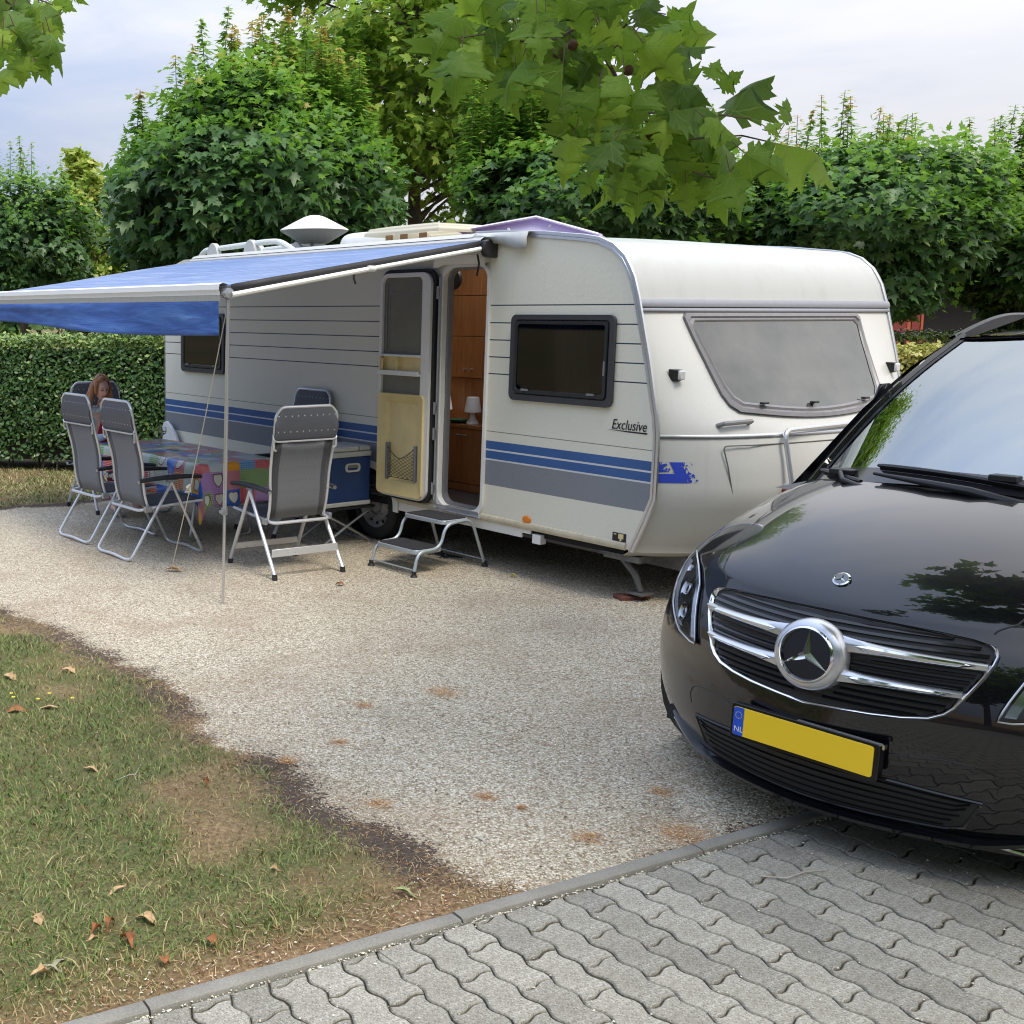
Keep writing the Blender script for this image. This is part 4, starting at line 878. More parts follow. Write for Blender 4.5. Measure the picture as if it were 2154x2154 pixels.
pieces(mb, 'rail_bracket', plain('oxide_red_bracket', (.12, .03, .025), .5), car, bevel=.006)
s = NT('locker_lid'); LD = SHELL
mb = MB(); LX0, LX1, LZ0, LZ1 = .43, 2.2, .56, 1.135
def lidpt(x, z, o_=.0): return (x+(.0 if x > .7 else (1.12-z)*.22-.05), fy(x, z)-o_, z)
P0_ = rrect(LX0, LX1, LZ0, LZ1, .03, 4); P_ = [(lerp(a[0], b[0], k/10), lerp(a[1], b[1], k/10)) for a, b in zip(P0_, P0_[1:]+P0_[:1]) for k in range(10)]
mb.tube([lidpt(x, z, .001) for x, z in P_], .0045, 6, closed=True); mb.build('locker_lid_gap', plain('seam_grey', (.12, .12, .11), .8), car)
mb = MB(); x0, x1 = .47, .62; mb.add([(x, fy(x, z)-.004, z) for x, z in ((x0, .545), (x1, .552), (x1, .480), (x0-.01, .47))], [(0, 1, 2, 3)]); mb.build('front_reflector', plain('yellowed_reflector', (.55, .48, .33), .3), car, solid=.006)
mb = MB(); mb.tube([(x, fy(x, z)-.005, z) for x, z in ((.46, .55), (.62, .557), (.8, .57))], .003, 5); mb.tube([(.46, fy(.46, .55)-.005, .55), (.45, fy(.45, .47)-.005, .467)], .003, 5); mb.build('reflector_edge', BLACKP, car)
# corner steady with foot
mb = MB(); mb.tube([(.10, -2.60, .345), (.14, -2.72, .20), (.15, -2.76, .085)], [.028, .024, .02], 6); mb.box(.06, .24, -2.80, -2.50, .30, .345); mb.box(.09, .21, -2.82, -2.68, .066, .082)
mb.tube([(.14, -2.58, .33), (.19, -2.74, .09)], .012, 6); mb.build('corner_steady', FR, car, bevel=.003)
mb = MB(); mb.box(-.01, .05, -1.98, -1.90, .30, .37); mb.build('jack_bracket', WHITEP, car)
# roof fittings
mb = MB(); mb.lathe([(0, .0), (.10, .0), (.27, .075), (.35, .115), (.362, .13)], 36); mb.lathe([(.362, .13), (.358, .14), (.22, .205), (.10, .235), (0, .238)], 36)
DISHU = plain('grey_dome_underside', (.13, .13, .13), .5)
dsh = MB(); dsh.lathe([(0, .29), (.05, .288), (.11, .27), (.22, .215), (.358, .142), (.362, .13)], 40); dm = dsh.build('satellite_dome', WHITEP, car, loc=(.95, 2.18, 2.74), angle=50)
dsh = MB(); dsh.lathe([(.362, .13), (.35, .118), (.25, .06), (.15, .0), (0, .0)], 40); dsh.lathe([(.04, 0), (.04, -.10), (.1, -.12), (.1, -.16)], 20); dsh.build('dome_base', DISHU, dm)
mb = MB()
rows = []
for i in range(9):
    t = i/8; z = 2.59+.19*sin(pi*min(t*.5+.02, .5)*1.0)**.7; sc_ = 1-.28*t**2
    rows.append([(.95+.34*sc_*u, .95+.52*sc_*v, z) for u, v in [(cos(a)*abs(cos(a))**-.45 if abs(cos(a)) > 1e-3 else 0, sin(a)*abs(sin(a))**-.45 if abs(sin(a)) > 1e-3 else 0) for a in [2*pi*k/32 for k in range(32)]]])
mb.grid(rows, closed=True); mb.add(rows[-1], [tuple(range(32))]); ac = mb.build('air_conditioner', WHITEP, car, angle=50)
me_ = text_mesh('e  c', .07, GREYP, 'lettering', .001); o = put('lettering', me_, ac, loc=(.618, 1.5, 2.64)); o.rotation_euler = (radians(90), 0, radians(-90))
s = NT('milky_hatch_plastic'); s.set(base=(.74, .71, .58), rough=.4); tl = s.n('ShaderNodeBsdfTranslucent'); tl.inputs[0].default_value = (.8, .75, .6, 1); mxs = s.n('ShaderNodeMixShader'); mxs.inputs[0].default_value = .4; s.l(s.b.outputs[0], mxs.inputs[1]); s.l(tl.outputs[0], mxs.inputs[2]); s.l(mxs.outputs[0], s.o.inputs[0]); HATM = s.m
mb = MB(); ring(mb, rrect(.42, .95, -.28, .42, .03, 3), rrect(.47, .90, -.23, .37, .02, 3), 'z', 2.60, 2.66); hb = mb.build('roof_hatch', CREAM, car, bevel=.01); mb = MB(); 
for k, (z, sx_) in enumerate(((2.70, 1.0), (2.725, .98), (2.75, .95), (2.765, .8))): pass
rows = [[(.68+.36*s_*u, .07+.50*s_*v, z) for u, v in ((-1, -1), (1, -1), (1, 1), (-1, 1))] for z, s_ in ((2.695, 1), (2.725, 1.0), (2.735, .95), (2.76, .93), (2.785, .55))]
mb.grid(rows, closed=True); mb.add(rows[-1], [(0, 1, 2, 3)]); mb.build('hatch_lid', HATM, hb, bevel=.01, angle=20)
mb = MB()
for y in (-.15, .1, .3): mb.box(.40, .42, y-.02, y+.06, 2.65, 2.70)
pieces(mb, 'hatch_stay', plain('brown_stay', (.35, .2, .1), .5), hb)
s = NT('purple_tinted_acrylic'); c = s.coord(); tr = s.n('ShaderNodeBsdfTransparent'); tr.inputs[0].default_value = (.7, .58, .85, 1); mxs = s.n('ShaderNodeMixShader'); mxs.inputs[0].default_value = .6; s.set(base=(.8, .72, .95), rough=.12)
s.l(tr.outputs[0], mxs.inputs[1]); s.l(s.b.outputs[0], mxs.inputs[2]); s.l(mxs.outputs[0], s.o.inputs[0]); PUR = s.m
R_ = [(1.0, -.45, 2.79), (1.0, -1.35, 2.60), (1.75, -.95, 2.66), (1.75, .1, 2.90)]
Rq = [spot(962, 486, 10.1), spot(1128, 456, 9.9), spot(1258, 492, 9.7), spot(1262, 500, 9.7), spot(962, 500, 10.1)]
MCi = MC.inverted(); Rq = [MCi@p for p in Rq]
back = [p+Vector((.55, .25, -.06)) for p in Rq]
mb = MB(); mb.add([tuple(p) for p in Rq[:3]]+[tuple(p) for p in back[:3]], [(0, 1, 4, 3), (1, 2, 5, 4)]); rl = mb.build('roof_light', PUR, car, solid=.012, label='raised purple tinted rooflight dome')
mb = MB(); mb.add([tuple(p+Vector((.05, 0, 0))) for p in Rq], [(0, 1, 2, 3, 4)]); mb.build('dome_face', PUR, rl, solid=.006)
mb = MB(); mb.tube([tuple(Rq[0]), tuple(Rq[1]), tuple(Rq[2])], .012, 6); mb.build('dome_rim', plain('lilac_rim', (.75, .68, .9), .3), rl)
mb = MB()
for t in (.12, .3, .62): 
    p = Rq[0].lerp(Rq[1], t)+Vector((.03, 0, -.05)); mb.tube([tuple(p), tuple(p+Vector((.0, -.05, -.08)))], .012, 6)
p = Rq[1].lerp(Rq[2], .2)+Vector((.03, 0, -.04)); mb.tube([tuple(p), tuple(p+Vector((0, .1, -.05)))], .01, 6); pieces(mb, 'dome_stay', WHITEP, rl)
mb = MB(); mb.tube(fillet([(.35, 4.1-.5, 2.56), (.35, 3.45, 2.70), (.35, 2.2, 2.735), (.35, 1.95, 2.73), (.35, 1.7, 2.62)], .15), .03, 10); mb.tube(fillet([(.95, 3.6, 2.56), (.95, 3.45, 2.70), (.95, 2.2, 2.735), (.95, 1.7, 2.62)], .15), .03, 10); pieces(mb, 'roof_bar', plain('pale_roof_bar', (.62, .65, .63), .4), car)
mb = MB()
for y in (3.2, 2.45):
    P_ = [(y-.12, 2.58)]+[(y-.11+.22*k/8, 2.66+.11*sin(pi*k/8)**.6) for k in range(9)]+[(y+.12, 2.58)]
    for x in (.30, .9): mb.prism(P_, 'x', x, x+.06)
pieces(mb, 'bar_support', plain('pale_grey_support', (.5, .5, .48), .5), car, bevel=.006)
# spare white quarter panel by the rear corner
mb = MB(); P_ = [(3.05, .15), (3.05, .45)]+[(3.05+.5*(1-cos(a)) if False else 3.22+.44*(sin(a)), .45+.45*(cos(a))) for a in []]
P_ = [(3.24, .12), (3.25, .55), (3.30, .66), (3.38, .77), (3.48, .855), (3.57, .90), (3.63, .885), (3.66, .84), (3.67, .12)]
mb.prism(P_, 'x', -.085, -.05); o = mb.build('wheel_spat', plain('white_panel', (.8, .8, .8), .4), None, bevel=.006); 
for v in o.data.vertices: v.co -= Vector((-.07, 3.45, .12))
o.matrix_world = MC@Matrix.Translation((-.07, 3.45, 0)); tag(o, 'white curved plastic panel with a small hole propped at the rear caravan corner', 'panel')
mb = MB(); mb.lathe([(0, -.018), (.014, -.018), (.014, 0)], 12, 'x', (0, .13, .68)); q_ = mb.build('hole', DARKIN, o)
# brick under the steady
s = NT('red_brick'); c = s.coord(); s.set(base=s.ramp(s.noise(c, 40, 4, .7), [(.3, (.1, .035, .025)), (.7, (.2, .075, .05))]), rough=.9); s.bump(s.noise(c, 120, 3), .002, .8)
mb = MB(); mb.box(-.11, .11, -.06, .06, 0, .065); o = mb.build('brick', s.m, None, bevel=.004); o.matrix_world = MC@Matrix.Translation((.15, -2.69, -.015))@Matrix.Rotation(radians(-22), 4, 'Z'); tag(o, 'red brick under the front corner steady of the caravan', 'brick')
# ------------------------------------------------------------------ awning
aw = thing('awning', 'blue caravan awning rolled out over the table, held by a slim pole', 'awning', mat=MC)
AY0, AY1 = -1.37, 2.95
def cz(t, y): return lerp(2.548, 2.185, t)-.018*sin(pi*t)*sin(pi*(y-AY0)/(AY1-AY0))
s = NT('blue_awning_cloth'); c = s.coord(); wv = s.noise(s.map(c, (3.2, .55, 1)), 2.6, 4, .55, .6); wv2 = s.noise(s.map(c, (11, .3, 1)), 2.6, 4, .6, .5)
s.set(base=s.mix(s.math('MULTIPLY', s.step(wv2, .50, .60), .85), s.ramp(wv, [(.3, (.075, .185, .50)), (.55, (.11, .25, .60)), (.75, (.17, .33, .68))]), (.46, .6, .85)), rough=.42, sheen=.5, spec=.5); s.bump(s.math('ADD', wv, s.math('MULTIPLY', wv2, .5)), .03, .5); tl = s.n('ShaderNodeBsdfTranslucent'); tl.inputs[0].default_value = (.5, .58, .8, 1); mxs = s.n('ShaderNodeMixShader'); mxs.inputs[0].default_value = .28; s.l(s.b.outputs[0], mxs.inputs[1]); s.l(tl.outputs[0], mxs.inputs[2]); s.l(mxs.outputs[0], s.o.inputs[0]); BLC = s.m  # paler than the valance: sky gloss and wrinkle light painted into the colour
s = NT('blue_valance_cloth'); c = s.coord(); wv = s.noise(s.map(c, (1, .6, 5)), 2.2, 4, .6, .5)
s.set(base=s.ramp(wv, [(.3, (.02, .07, .25)), (.5, (.04, .12, .40)), (.62, (.07, .18, .5)), (.75, (.15, .3, .65))]), rough=.6); s.bump(wv, .02, .5); BLV = s.m
mb = MB(); rows = []
for i in range(19):
    t = i/18; rows.append([(-.10-2.28*t, y, cz(t, y)+.004*sin(7*t+y*2.1)*sin(pi*t)) for y in np.linspace(AY0, AY1, 30)])
mb.grid(rows); mb.build('canopy', BLC, aw, solid=.003, angle=80)
mb = MB(); mb.grid([[(-2.43, y, z) for z in (2.125, 2.14)]+[(-2.44, y, 2.16), (-2.435, y, 2.195), (-2.41, y, 2.205), (-2.37, y, 2.195), (-2.365, y, 2.12), (-2.43, y, 2.125)] for y in (AY0+.02, AY1)])
mb.build('front_rail', plain('white_rail', (.8, .8, .77), .35, 0, .03, 2), aw, angle=30)
mb = MB(); mb.grid([[(-2.428, y, z) for z in (2.085, 2.125)]+[(-2.40, y, 2.125)] for y in (AY0+.03, AY1)]); mb.build('valance_track', plain('beige_track', (.42, .41, .36), .5), aw)
mb = MB(); rows = []
for i, z in enumerate(np.linspace(2.09, 1.86, 12)):
    k = (2.09-z)/.23; rows.append([(-2.425-.012*k*sin(y*3.3)-.02*k*sin(y*1.3+1)-.012*sin(pi*min(k*2.2, 1))*(.5+.5*sin(y*.9)), y, z+.02*k*sin((y-AY0)*.95)**2*0+k*(.06*max(0, (y-1.0))/1.7-.015*sin((y-AY0)*1.4))) for y in np.linspace(AY0+.05, AY1, 60)])
mb.grid(rows); mb.build('valance', BLV, aw, solid=.003, angle=80)
mb = MB(); mb.grid([[(-.06-2.30*t, AY0-.012, cz(t, AY0)+.012), (-.06-2.30*t, AY0-.014, cz(t, AY0)-.048)] for t in np.linspace(0, 1, 8)]); mb.build('side_gasket', BLACKR, aw, solid=.012)
WARM = plain('white_arm', (.78, .78, .74), .35)
mb = MB(); mb.tube([(-2.37, AY0-.03, 2.125), (-1.2, AY0-.03, 2.318)], .019, 10); mb.tube([(-1.2, AY0-.03, 2.318), (-.07, AY0-.03, 2.50)], .0165, 10); mb.lathe([(.0, -.03), (.022, -.03), (.022, .03), (0, .03)], 12, 'x', (-1.2, AY0-.03, 2.318)); mb.build('arm', WARM, aw)
mb = MB(); mb.grid([[(-.005, y, 2.45), (-.13, y, 2.46), (-.15, y, 2.50), (-.14, y, 2.555), (-.10, y, 2.58), (0, y, 2.60)] for y in (AY0-.02, AY1)]); mb.build('cassette', plain('grey_cassette', (.42, .42, .4), .4), aw, angle=30)
mb = MB(); mb.prism([(-.005, 2.42), (-.12, 2.43), (-.155, 2.48), (-.14, 2.55), (-.005, 2.58)], 'y', AY0-.07, AY0-.02); mb.build('end_cap', BLACKP, aw, bevel=.01)
mb = MB(); mb.tube([(-.10, AY0+.05, 2.45), (-.11, AY0+.02, 2.38), (-.09, AY0+.06, 2.29)], .008, 6); mb.build('strap', BLACKR, aw)
mb = MB(); mb.tube([(-1.35, AY0-.03, 2.30), (-1.36, AY0-.035, 2.25), (-1.34, AY0-.03, 2.21)], .007, 6); mb.build('strap', BLACKR, aw)
s = NT('grey_flap'); s.set(base=(.42, .44, .44), rough=.8); GRF = s.m
mb = MB(); rows = []
for i in range(9):
    t = i/8; y = lerp(-1.18, -1.78, t); dz = .02+.105*(t**1.3 if t < .9 else .82)
    rows.append([(-.0, y, 2.60), (-.05, y, 2.61-.01*t), (-.085-.02*sin(6*t), y-.01, 2.60-dz*.45), (-.07-.03*sin(9*t), y-.02*t, 2.585-dz)])
mb.grid(rows); mb.build('weather_flap', GRF, aw, solid=.004, angle=80)
mb = MB(); mb.grid([[(-.0, y, 2.595), (-.03, y, 2.615), (-.085, y, 2.60), (-.11, y, 2.58)] for y in (AY0+.1, AY1)]); mb.build('gutter', plain('gutter_grey', (.5, .5, .48), .4), aw)
for y0 in (AY0, AY1-.02):
    tx, ty = (.024, .10) if y0 < 0 else (0, 0)
    mb = MB(); mb.tube([(-2.378, y0, 2.12), (-2.378+tx*.68, y0+ty*.68, .66)], .0165, 10, flat=.8); pl_ = mb.build('pole', ALU, aw)
    mb = MB(); mb.tube([(-2.378+tx*.66, y0+ty*.66, .72), (-2.378+tx, y0+ty, .01)], .0105, 8); mb.tube([(-2.378+tx, y0+ty, .0), (-2.378+tx, y0+ty, .014)], .016, 8); mb.build('lower_pole', ALU, pl_)
    mb = MB(); mb.lathe([(0, -.03), (.022, -.028), (.023, .02), (0, .022)], 10, 'z', (-2.378+tx*.68, y0+ty*.68, .67)); mb.box(-2.41+tx*.68, -2.39+tx*.68, y0+ty*.68-.025, y0+ty*.68+.02, .655, .675); mb.build('clamp', STEEL, pl_)
    mb = MB(); mb.lathe([(0, -.03), (.034, -.028), (.037, 0), (.034, .028), (0, .03)], 16, 'y', (-2.385, y0-.0, 2.135)); mb.tube([(-2.378, y0, 2.145), (-2.378, y0, 2.09)], .021, 10); mb.build('pivot', STEEL, pl_)
ROPE = plain('cream_rope', (.62, .57, .46), .8, 0, .15, 300)
rp = MB(); A_, B_ = Vector((-2.385, AY0+.01, 2.03)), Vector((-2.171, -.22, .02)); n_ = 40
rp.tube([A_.lerp(B_, i/n_)+Vector((.0, 0, -.05*sin(pi*i/n_))) for i in range(n_+1)], .0036, 6); rope = rp.build('guy_rope', ROPE); 
for v in rope.data.vertices: v.co -= Vector((-2.171, -.22, 0))
rope.matrix_world = MC@Matrix.Translation((-2.171, -.22, 0)); tag(rope, 'thin cream guy rope running slanted from the awning pole top to the gravel', 'rope')
kn = MB(); q = A_.lerp(B_, .62)+Vector((.0, 0, -.05*sin(pi*.62)))-Vector((-2.171, -.22, 0))
kn.tube([q+Vector((0, .005, .02)), q+Vector((-.01, .02, 0)), q+Vector((.01, .05, -.02)), q+Vector((0, .07, -.045)), q+Vector((.01, .02, -.03)), q], [.008, .014, .01, .008, .012, .006], 6); kn.build('knot', ROPE, rope)

# ------------------------------------------------------------------ reclining camp chairs
s = NT('grey_chair_mesh'); c = s.coord(); q = s.xyz(c); wv = s.noise(s.map(c, (400, 400, 400)), 1, 2)
ax = s.math('ABSOLUTE', q[0]); base = s.mix(s.step(ax, .185, .195), s.ramp(wv, [(.3, (.105, .112, .122)), (.7, (.165, .172, .187))]), (.045, .048, .056))
dx = s.math('SUBTRACT', s.math('FRACT', s.math('MULTIPLY', s.math('ADD', q[0], 1), 26)), .5); dz = s.math('SUBTRACT', s.math('FRACT', s.math('MULTIPLY', s.math('ADD', q[2], .01), 11.5)), .5)
dd_ = s.math('ADD', s.math('POWER', s.math('MULTIPLY', dx, 1/26), 2), s.math('POWER', s.math('MULTIPLY', dz, 1/11.5), 2)); dot = s.math('LESS_THAN', dd_, .0034**2)
base = s.mix(s.math('MULTIPLY', dot, s.math('LESS_THAN', q[2], 1.05)), base, (.04, .04, .05)); base = s.mix(s.math('MULTIPLY', dot, s.math('GREATER_THAN', q[2], 1.08)), base, (.6, .62, .66)); s.set(base=base, rough=.75, sheen=.2); s.bump(wv, .001, .5); CHF = s.m
HEADF = s
CFR = plain('chair_white_aluminium', (.66, .67, .69), .3, .5, .05, 40); PADM = plain('black_arm_pad', (.022, .024, .03), .55, 0, .2, 20)
s = NT('dark_headrest_mesh'); c = s.coord(); q = s.xyz(c); dx = s.math('SUBTRACT', s.math('FRACT', s.math('MULTIPLY', s.math('ADD', q[0], 1), 18)), .5)
dza = s.math('MINIMUM', s.math('ABSOLUTE', s.math('SUBTRACT', q[2], 1.235)), s.math('ABSOLUTE', s.math('SUBTRACT', q[2], 1.115)))
dot = s.math('LESS_THAN', s.math('ADD', s.math('POWER', s.math('MULTIPLY', dx, 1/18), 2), s.math('POWER', dza, 2)), .0042**2)
s.set(base=s.mix(dot, s.ramp(s.noise(c, 300, 2), [(.3, (.075, .08, .095)), (.7, (.12, .125, .145))]), (.65, .67, .7)), rough=.7); HDF = s.m
BP = [(-.15, .435), (-.18, .53), (-.195, .64), (-.198, .74), (-.212, .84), (-.238, .94), (-.264, 1.04), (-.284, 1.13), (-.298, 1.22), (-.302, 1.285)]
def camp_chair(loops, label, loc, rotz):
    t = thing('reclining_chair', label, 'chair', loc, rotz, 'folding recliner chairs round the table')
    hw = .286
    for sx in (-1, 1):
        if loops:
            pass
        else:
            for (d_, nm_) in ((-.355, 'rear'), (.355, 'front')):
                mb = MB(); mb.tube([(sx*(hw+.01), .05, .63), (sx*(hw+.022), d_, .03)], .0155, 8); lg = mb.build('leg', CFR, t); mb = MB(); mb.tube([(sx*(hw+.02), d_*.975, .045), (sx*(hw+.022), d_, .0)], .021, 10); mb.build('rubber_foot', BLACKR, lg)
        mb = MB(); mb.tube([(sx*(hw-.02), -.15, .43), (sx*(hw-.02), .36, .455)], .012, 8); mb.build('seat_tube', CFR, t)
        mb = MB(); rows = []
        for i in range(9):
            u = i/8; y = lerp(-.245, .33, u); z = .662+.018*sin(pi*u*.9)-.006*u; w_ = .026+.006*sin(pi*u); h_ = .016+.004*sin(pi*u)
            rows.append([(sx*(hw+.01)+w_*cos(a), y, z+h_*sin(a)) for a in [2*pi*k/10 for k in range(10)]])
        mb.grid(rows, closed=True); mb.add(rows[0], [tuple(range(10))]); mb.add(rows[-1], [tuple(range(10))]); am = mb.build('armrest', PADM, t, angle=60)
        mb = MB(); mb.tube([(sx*(hw-.005), -.20, .66), (sx*(hw+.01), -.255, .655)], .014, 8); mb.tube([(sx*(hw+.01), .0, .645), (sx*(hw+.01), .1, .645)], .012, 6); pieces(mb, 'arm_joint', STEEL, am)
        mb = MB(); mb.box(sx*(hw+.005)-.012, sx*(hw+.005)+.012, -.20, -.14, .40, .45); mb.build('side_joint', STEEL, t, bevel=.004)
    if loops:
        for sg in (-1, 1):
            yf_ = .345*sg; pts = fillet([(-(hw+.01), .05-.0*sg, .63), (-(hw+.02), yf_*.97, .035), (-(hw-.05), yf_, .016), (0, yf_*1.02, .03), (hw-.05, yf_, .016), (hw+.02, yf_*.97, .035), (hw+.01, .05, .63)], .05)
            mb = MB(); mb.tube(pts, .013, 8); mb.build('leg_loop', CFR, t)
    else:
        mb = MB(); mb.box(-(hw+.01), hw+.01, -.296, -.284, .165, .225); mb.build('crossbar', CFR, t, bevel=.003)
        mb = MB(); mb.box(-(hw+.01), hw+.01, .290, .302, .13, .18); mb.build('crossbar', CFR, t, bevel=.003)
    mb = MB(); mb.tube(fillet([(-(hw-.02), -.10, .43), (-(hw-.03), -.235, .415), (hw-.03, -.235, .415), (hw-.02, -.10, .43)], .05), .013, 8); mb.build('rear_bar', CFR, t)
    # back: tube frame, mesh panel, headrest
    mb = MB(); xa = hw-.012; pts = [(-xa*.93, y-.004, z) for y, z in BP]+[(xa*.93, y-.004, z) for y, z in BP[::-1]]
    pts = fillet([(-xa*.92, BP[0][0], BP[0][1])]+[(-xa*(.92+.08*min(1, i/5)), y, z) for i, (y, z) in enumerate(BP[1:-1])]+[(-xa*.97, BP[-1][0], BP[-1][1]-.035), (-xa*.80, BP[-1][0], BP[-1][1]+.018), (xa*.80, BP[-1][0], BP[-1][1]+.018), (xa*.97, BP[-1][0], BP[-1][1]-.035)]+[(xa*(.92+.08*min(1, (8-i)/5)), y, z) for i, (y, z) in enumerate(BP[1:-1][::-1])]+[(xa*.92, BP[0][0], BP[0][1])], .07, 6)
    mb.tube(pts, .0115, 8); mb.build('back_frame', CFR, t)
    mb = MB(); rows = []
    for y, z in BP[:7]:
        k = (z-.435)/.6; w_ = xa*(.90+.07*k); rows.append([(w_*u, y+.012*(1-u*u)*(.5+.5*k)+.01*(abs(u) > .8), z) for u in np.linspace(-1, 1, 15)])
    mb.grid(rows); mb.build('backrest', CHF, t, solid=.008, angle=80)
    mb = MB(); rows = []; R_ = 14
    for u in np.linspace(-1, 1, 17):
        e_ = 1-.12*max(0, abs(u)-.8)/.2; sec = []
        for k in range(R_):
            a = 2*pi*k/R_; h = .5+.5*sin(a); zz = lerp(1.035, 1.31, h)-.12*(max(0, abs(u)-.55)/.45)**2.6*h; yy = lerp(-.262, -.312, h)+.020*cos(a)+(.008 if h > .85 else 0)
            sec.append((u*(xa+.004), yy, zz))
        rows.append(sec)
    mb.grid(rows, closed=True); mb.add(rows[0], [tuple(range(R_))]); mb.add(rows[-1], [tuple(range(R_))]); mb.build('headrest', HDF, t, angle=70)
    mb = MB(); mb.tube(fillet([(-xa-.006, -.272, 1.095), (-xa-.006, -.288, 1.05), (-xa+.03, -.292, 1.043), (xa-.03, -.292, 1.043), (xa+.006, -.288, 1.05), (xa+.006, -.272, 1.095)], .02), .007, 6); mb.build('headrest_piping', CFR, t)
    for sx in (-1, 1):
        mb = MB(); mb.tube(fillet([(sx*(xa+.004), -.28, 1.045), (sx*(xa+.004), -.278, .985), (sx*(xa-.02), -.268, .975)], .01), .010, 6); mb.build('headrest_strap', CFR, t)
    mb = MB(); rows = [[(u*(hw-.03), y, z-.018*(1-u*u)*sin(pi*v)) for u in np.linspace(-1, 1, 9)] for v, (y, z) in [(q_/6, (lerp(-.13, .35, q_/6), lerp(.437, .462, q_/6))) for q_ in range(7)]]
    mb.grid(rows); mb.build('seat', plain('dark_seat_mesh', (.06, .062, .07), .7) if 'dark_seat_mesh' not in bpy.data.materials else bpy.data.materials['dark_seat_mesh'], t, solid=.012, angle=80)
    mb = MB(); mb.tube([(-(hw-.03), .36, .457), (hw-.03, .36, .457)], .014, 8); mb.build('front_bar', PADM, t)
    return t
def wloc(x, y, z=0): return MC@Vector((x, y, z))
def wl0(x, y): p = wloc(x, y); return (p.x, p.y, 0)
chA = camp_chair(True, 'grey recliner with bent tube feet at the table, the nearer of the two side chairs', wl0(-1.93, .57), CA-pi/2)
dup(chA, 'grey recliner with bent tube feet beside the table, just in front of the woman', wl0(-1.9, 1.43), CA-pi/2+radians(1.5), 'folding recliner chairs round the table')
chD = camp_chair(False, 'grey recliner with straight legs, turned its back to the camera at the near table end', wl0(-1.315, -.55), CA-radians(4))
dup(chD, 'grey recliner at the far table end in which the woman sits', wl0(-1.17, 2.86), CA+pi)
dup(chD, 'recliner on the caravan side of the table, only its dark headrest showing', wl0(-.36, .80), CA+pi/2)

# ------------------------------------------------------------------ table and patchwork cloth
TX0, TX1, TY0, TY1, TZ = -1.50, -.70, .44, 2.55, .728
tb = thing('camping_table', 'folding camping table hidden under the patchwork cloth', 'table', wl0((TX0+TX1)/2, (TY0+TY1)/2), CA)
hx, hy = (TX1-TX0)/2, (TY1-TY0)/2
mb = MB(); mb.box(-hx+.01, hx-.01, -hy+.01, hy-.01, TZ-.03, TZ-.004); mb.build('tabletop', GREYP, tb, bevel=.004)
for y in (-hy+.32, hy-.32):
    for sg in (-1, 1):
        mb = MB(); mb.tube(fillet([(sg*(hx-.1), y, TZ-.03), (sg*(hx-.14), y, .4), (sg*(hx-.06), y+sg*.02, .02), (sg*(hx-.2), y+.02, .015)], .1), .013, 8); mb.build('leg', STEEL, tb)
    mb = MB(); mb.box(-hx+.14, hx-.14, y-.01, y+.01, .3, .34); mb.build('brace', STEEL, tb)
s = NT('patchwork_oilcloth'); uv = s.n('ShaderNodeUVMap'); uvo = uv.outputs[0]; S_ = 6.3
m1 = s.map(uvo, (S_, S_, 1)); wob = s.n('ShaderNodeVectorMath', operation='ADD'); s.l(m1, wob.inputs[0]); nn = s.n('ShaderNodeTexNoise'); s.l(uvo, nn.inputs[0]); nn.inputs['Scale'].default_value = 5; sc_ = s.n('ShaderNodeVectorMath', operation='SCALE'); s.l(nn.outputs[1], sc_.inputs[0]); sc_.inputs['Scale'].default_value = .18; s.l(sc_.outputs[0], wob.inputs[1])
fl = s.n('ShaderNodeVectorMath', operation='FLOOR'); s.l(wob.outputs[0], fl.inputs[0]); wn_ = s.n('ShaderNodeTexWhiteNoise', noise_dimensions='2D'); s.l(fl.outputs[0], wn_.inputs[0]); R1 = wn_.outputs['Value']; rc = s.xyz(wn_.outputs['Color']); R2, R3 = rc[0], rc[1]
pal = s.ramp(R1, [(0, (.42, .05, .22)), (.13, (.72, .30, .02)), (.25, (.42, .52, .44)), (.36, (.02, .13, .55)), (.48, (.13, .28, .02)), (.58, (.55, .02, .02)), (.68, (.02, .22, .48)), (.76, (.45, .52, .5)), (.86, (.33, .12, .4)), (.94, (.6, .2, .03))], 'CONSTANT')
fr_ = s.n('ShaderNodeVectorMath', operation='FRACTION'); s.l(wob.outputs[0], fr_.inputs[0]); fx = s.xyz(fr_.outputs[0])
d1 = s.n('ShaderNodeVectorMath', operation='FRACTION'); s.l(s.map(fr_.outputs[0], (9, 9, 1)), d1.inputs[0]); dq = s.xyz(d1.outputs[0])
dr = s.math('ADD', s.math('POWER', s.math('SUBTRACT', dq[0], .5), 2), s.math('POWER', s.math('SUBTRACT', dq[1], .5), 2))
col = s.mix(s.math('MULTIPLY', s.math('LESS_THAN', dr, .05), s.math('GREATER_THAN', R2, .45)), pal, (.75, .78, .8))
wv = s.n('ShaderNodeTexWave'); s.l(s.map(uvo, (1, 1, 1), rot=(0, 0, .6)), wv.inputs[0]); wv.inputs['Scale'].default_value = 40
col = s.mix(s.math('MULTIPLY', s.math('MULTIPLY', s.math('LESS_THAN', R2, .2), s.step(wv.outputs[0], .5, .6)), .5), col, (.7, .6, .2))
hx_ = s.math('MULTIPLY', s.math('SUBTRACT', fx[0], .5), 3.4); hy_ = s.math('MULTIPLY', s.math('SUBTRACT', fx[1], .52), 3.4); x2 = s.math('MULTIPLY', hx_, hx_); y2 = s.math('MULTIPLY', hy_, hy_)
def heart(k_):
    a3 = s.math('POWER', s.math('SUBTRACT', s.math('ADD', x2, y2), k_), 3); return s.math('SUBTRACT', a3, s.math('MULTIPLY', x2, s.math('MULTIPLY', y2, hy_)))
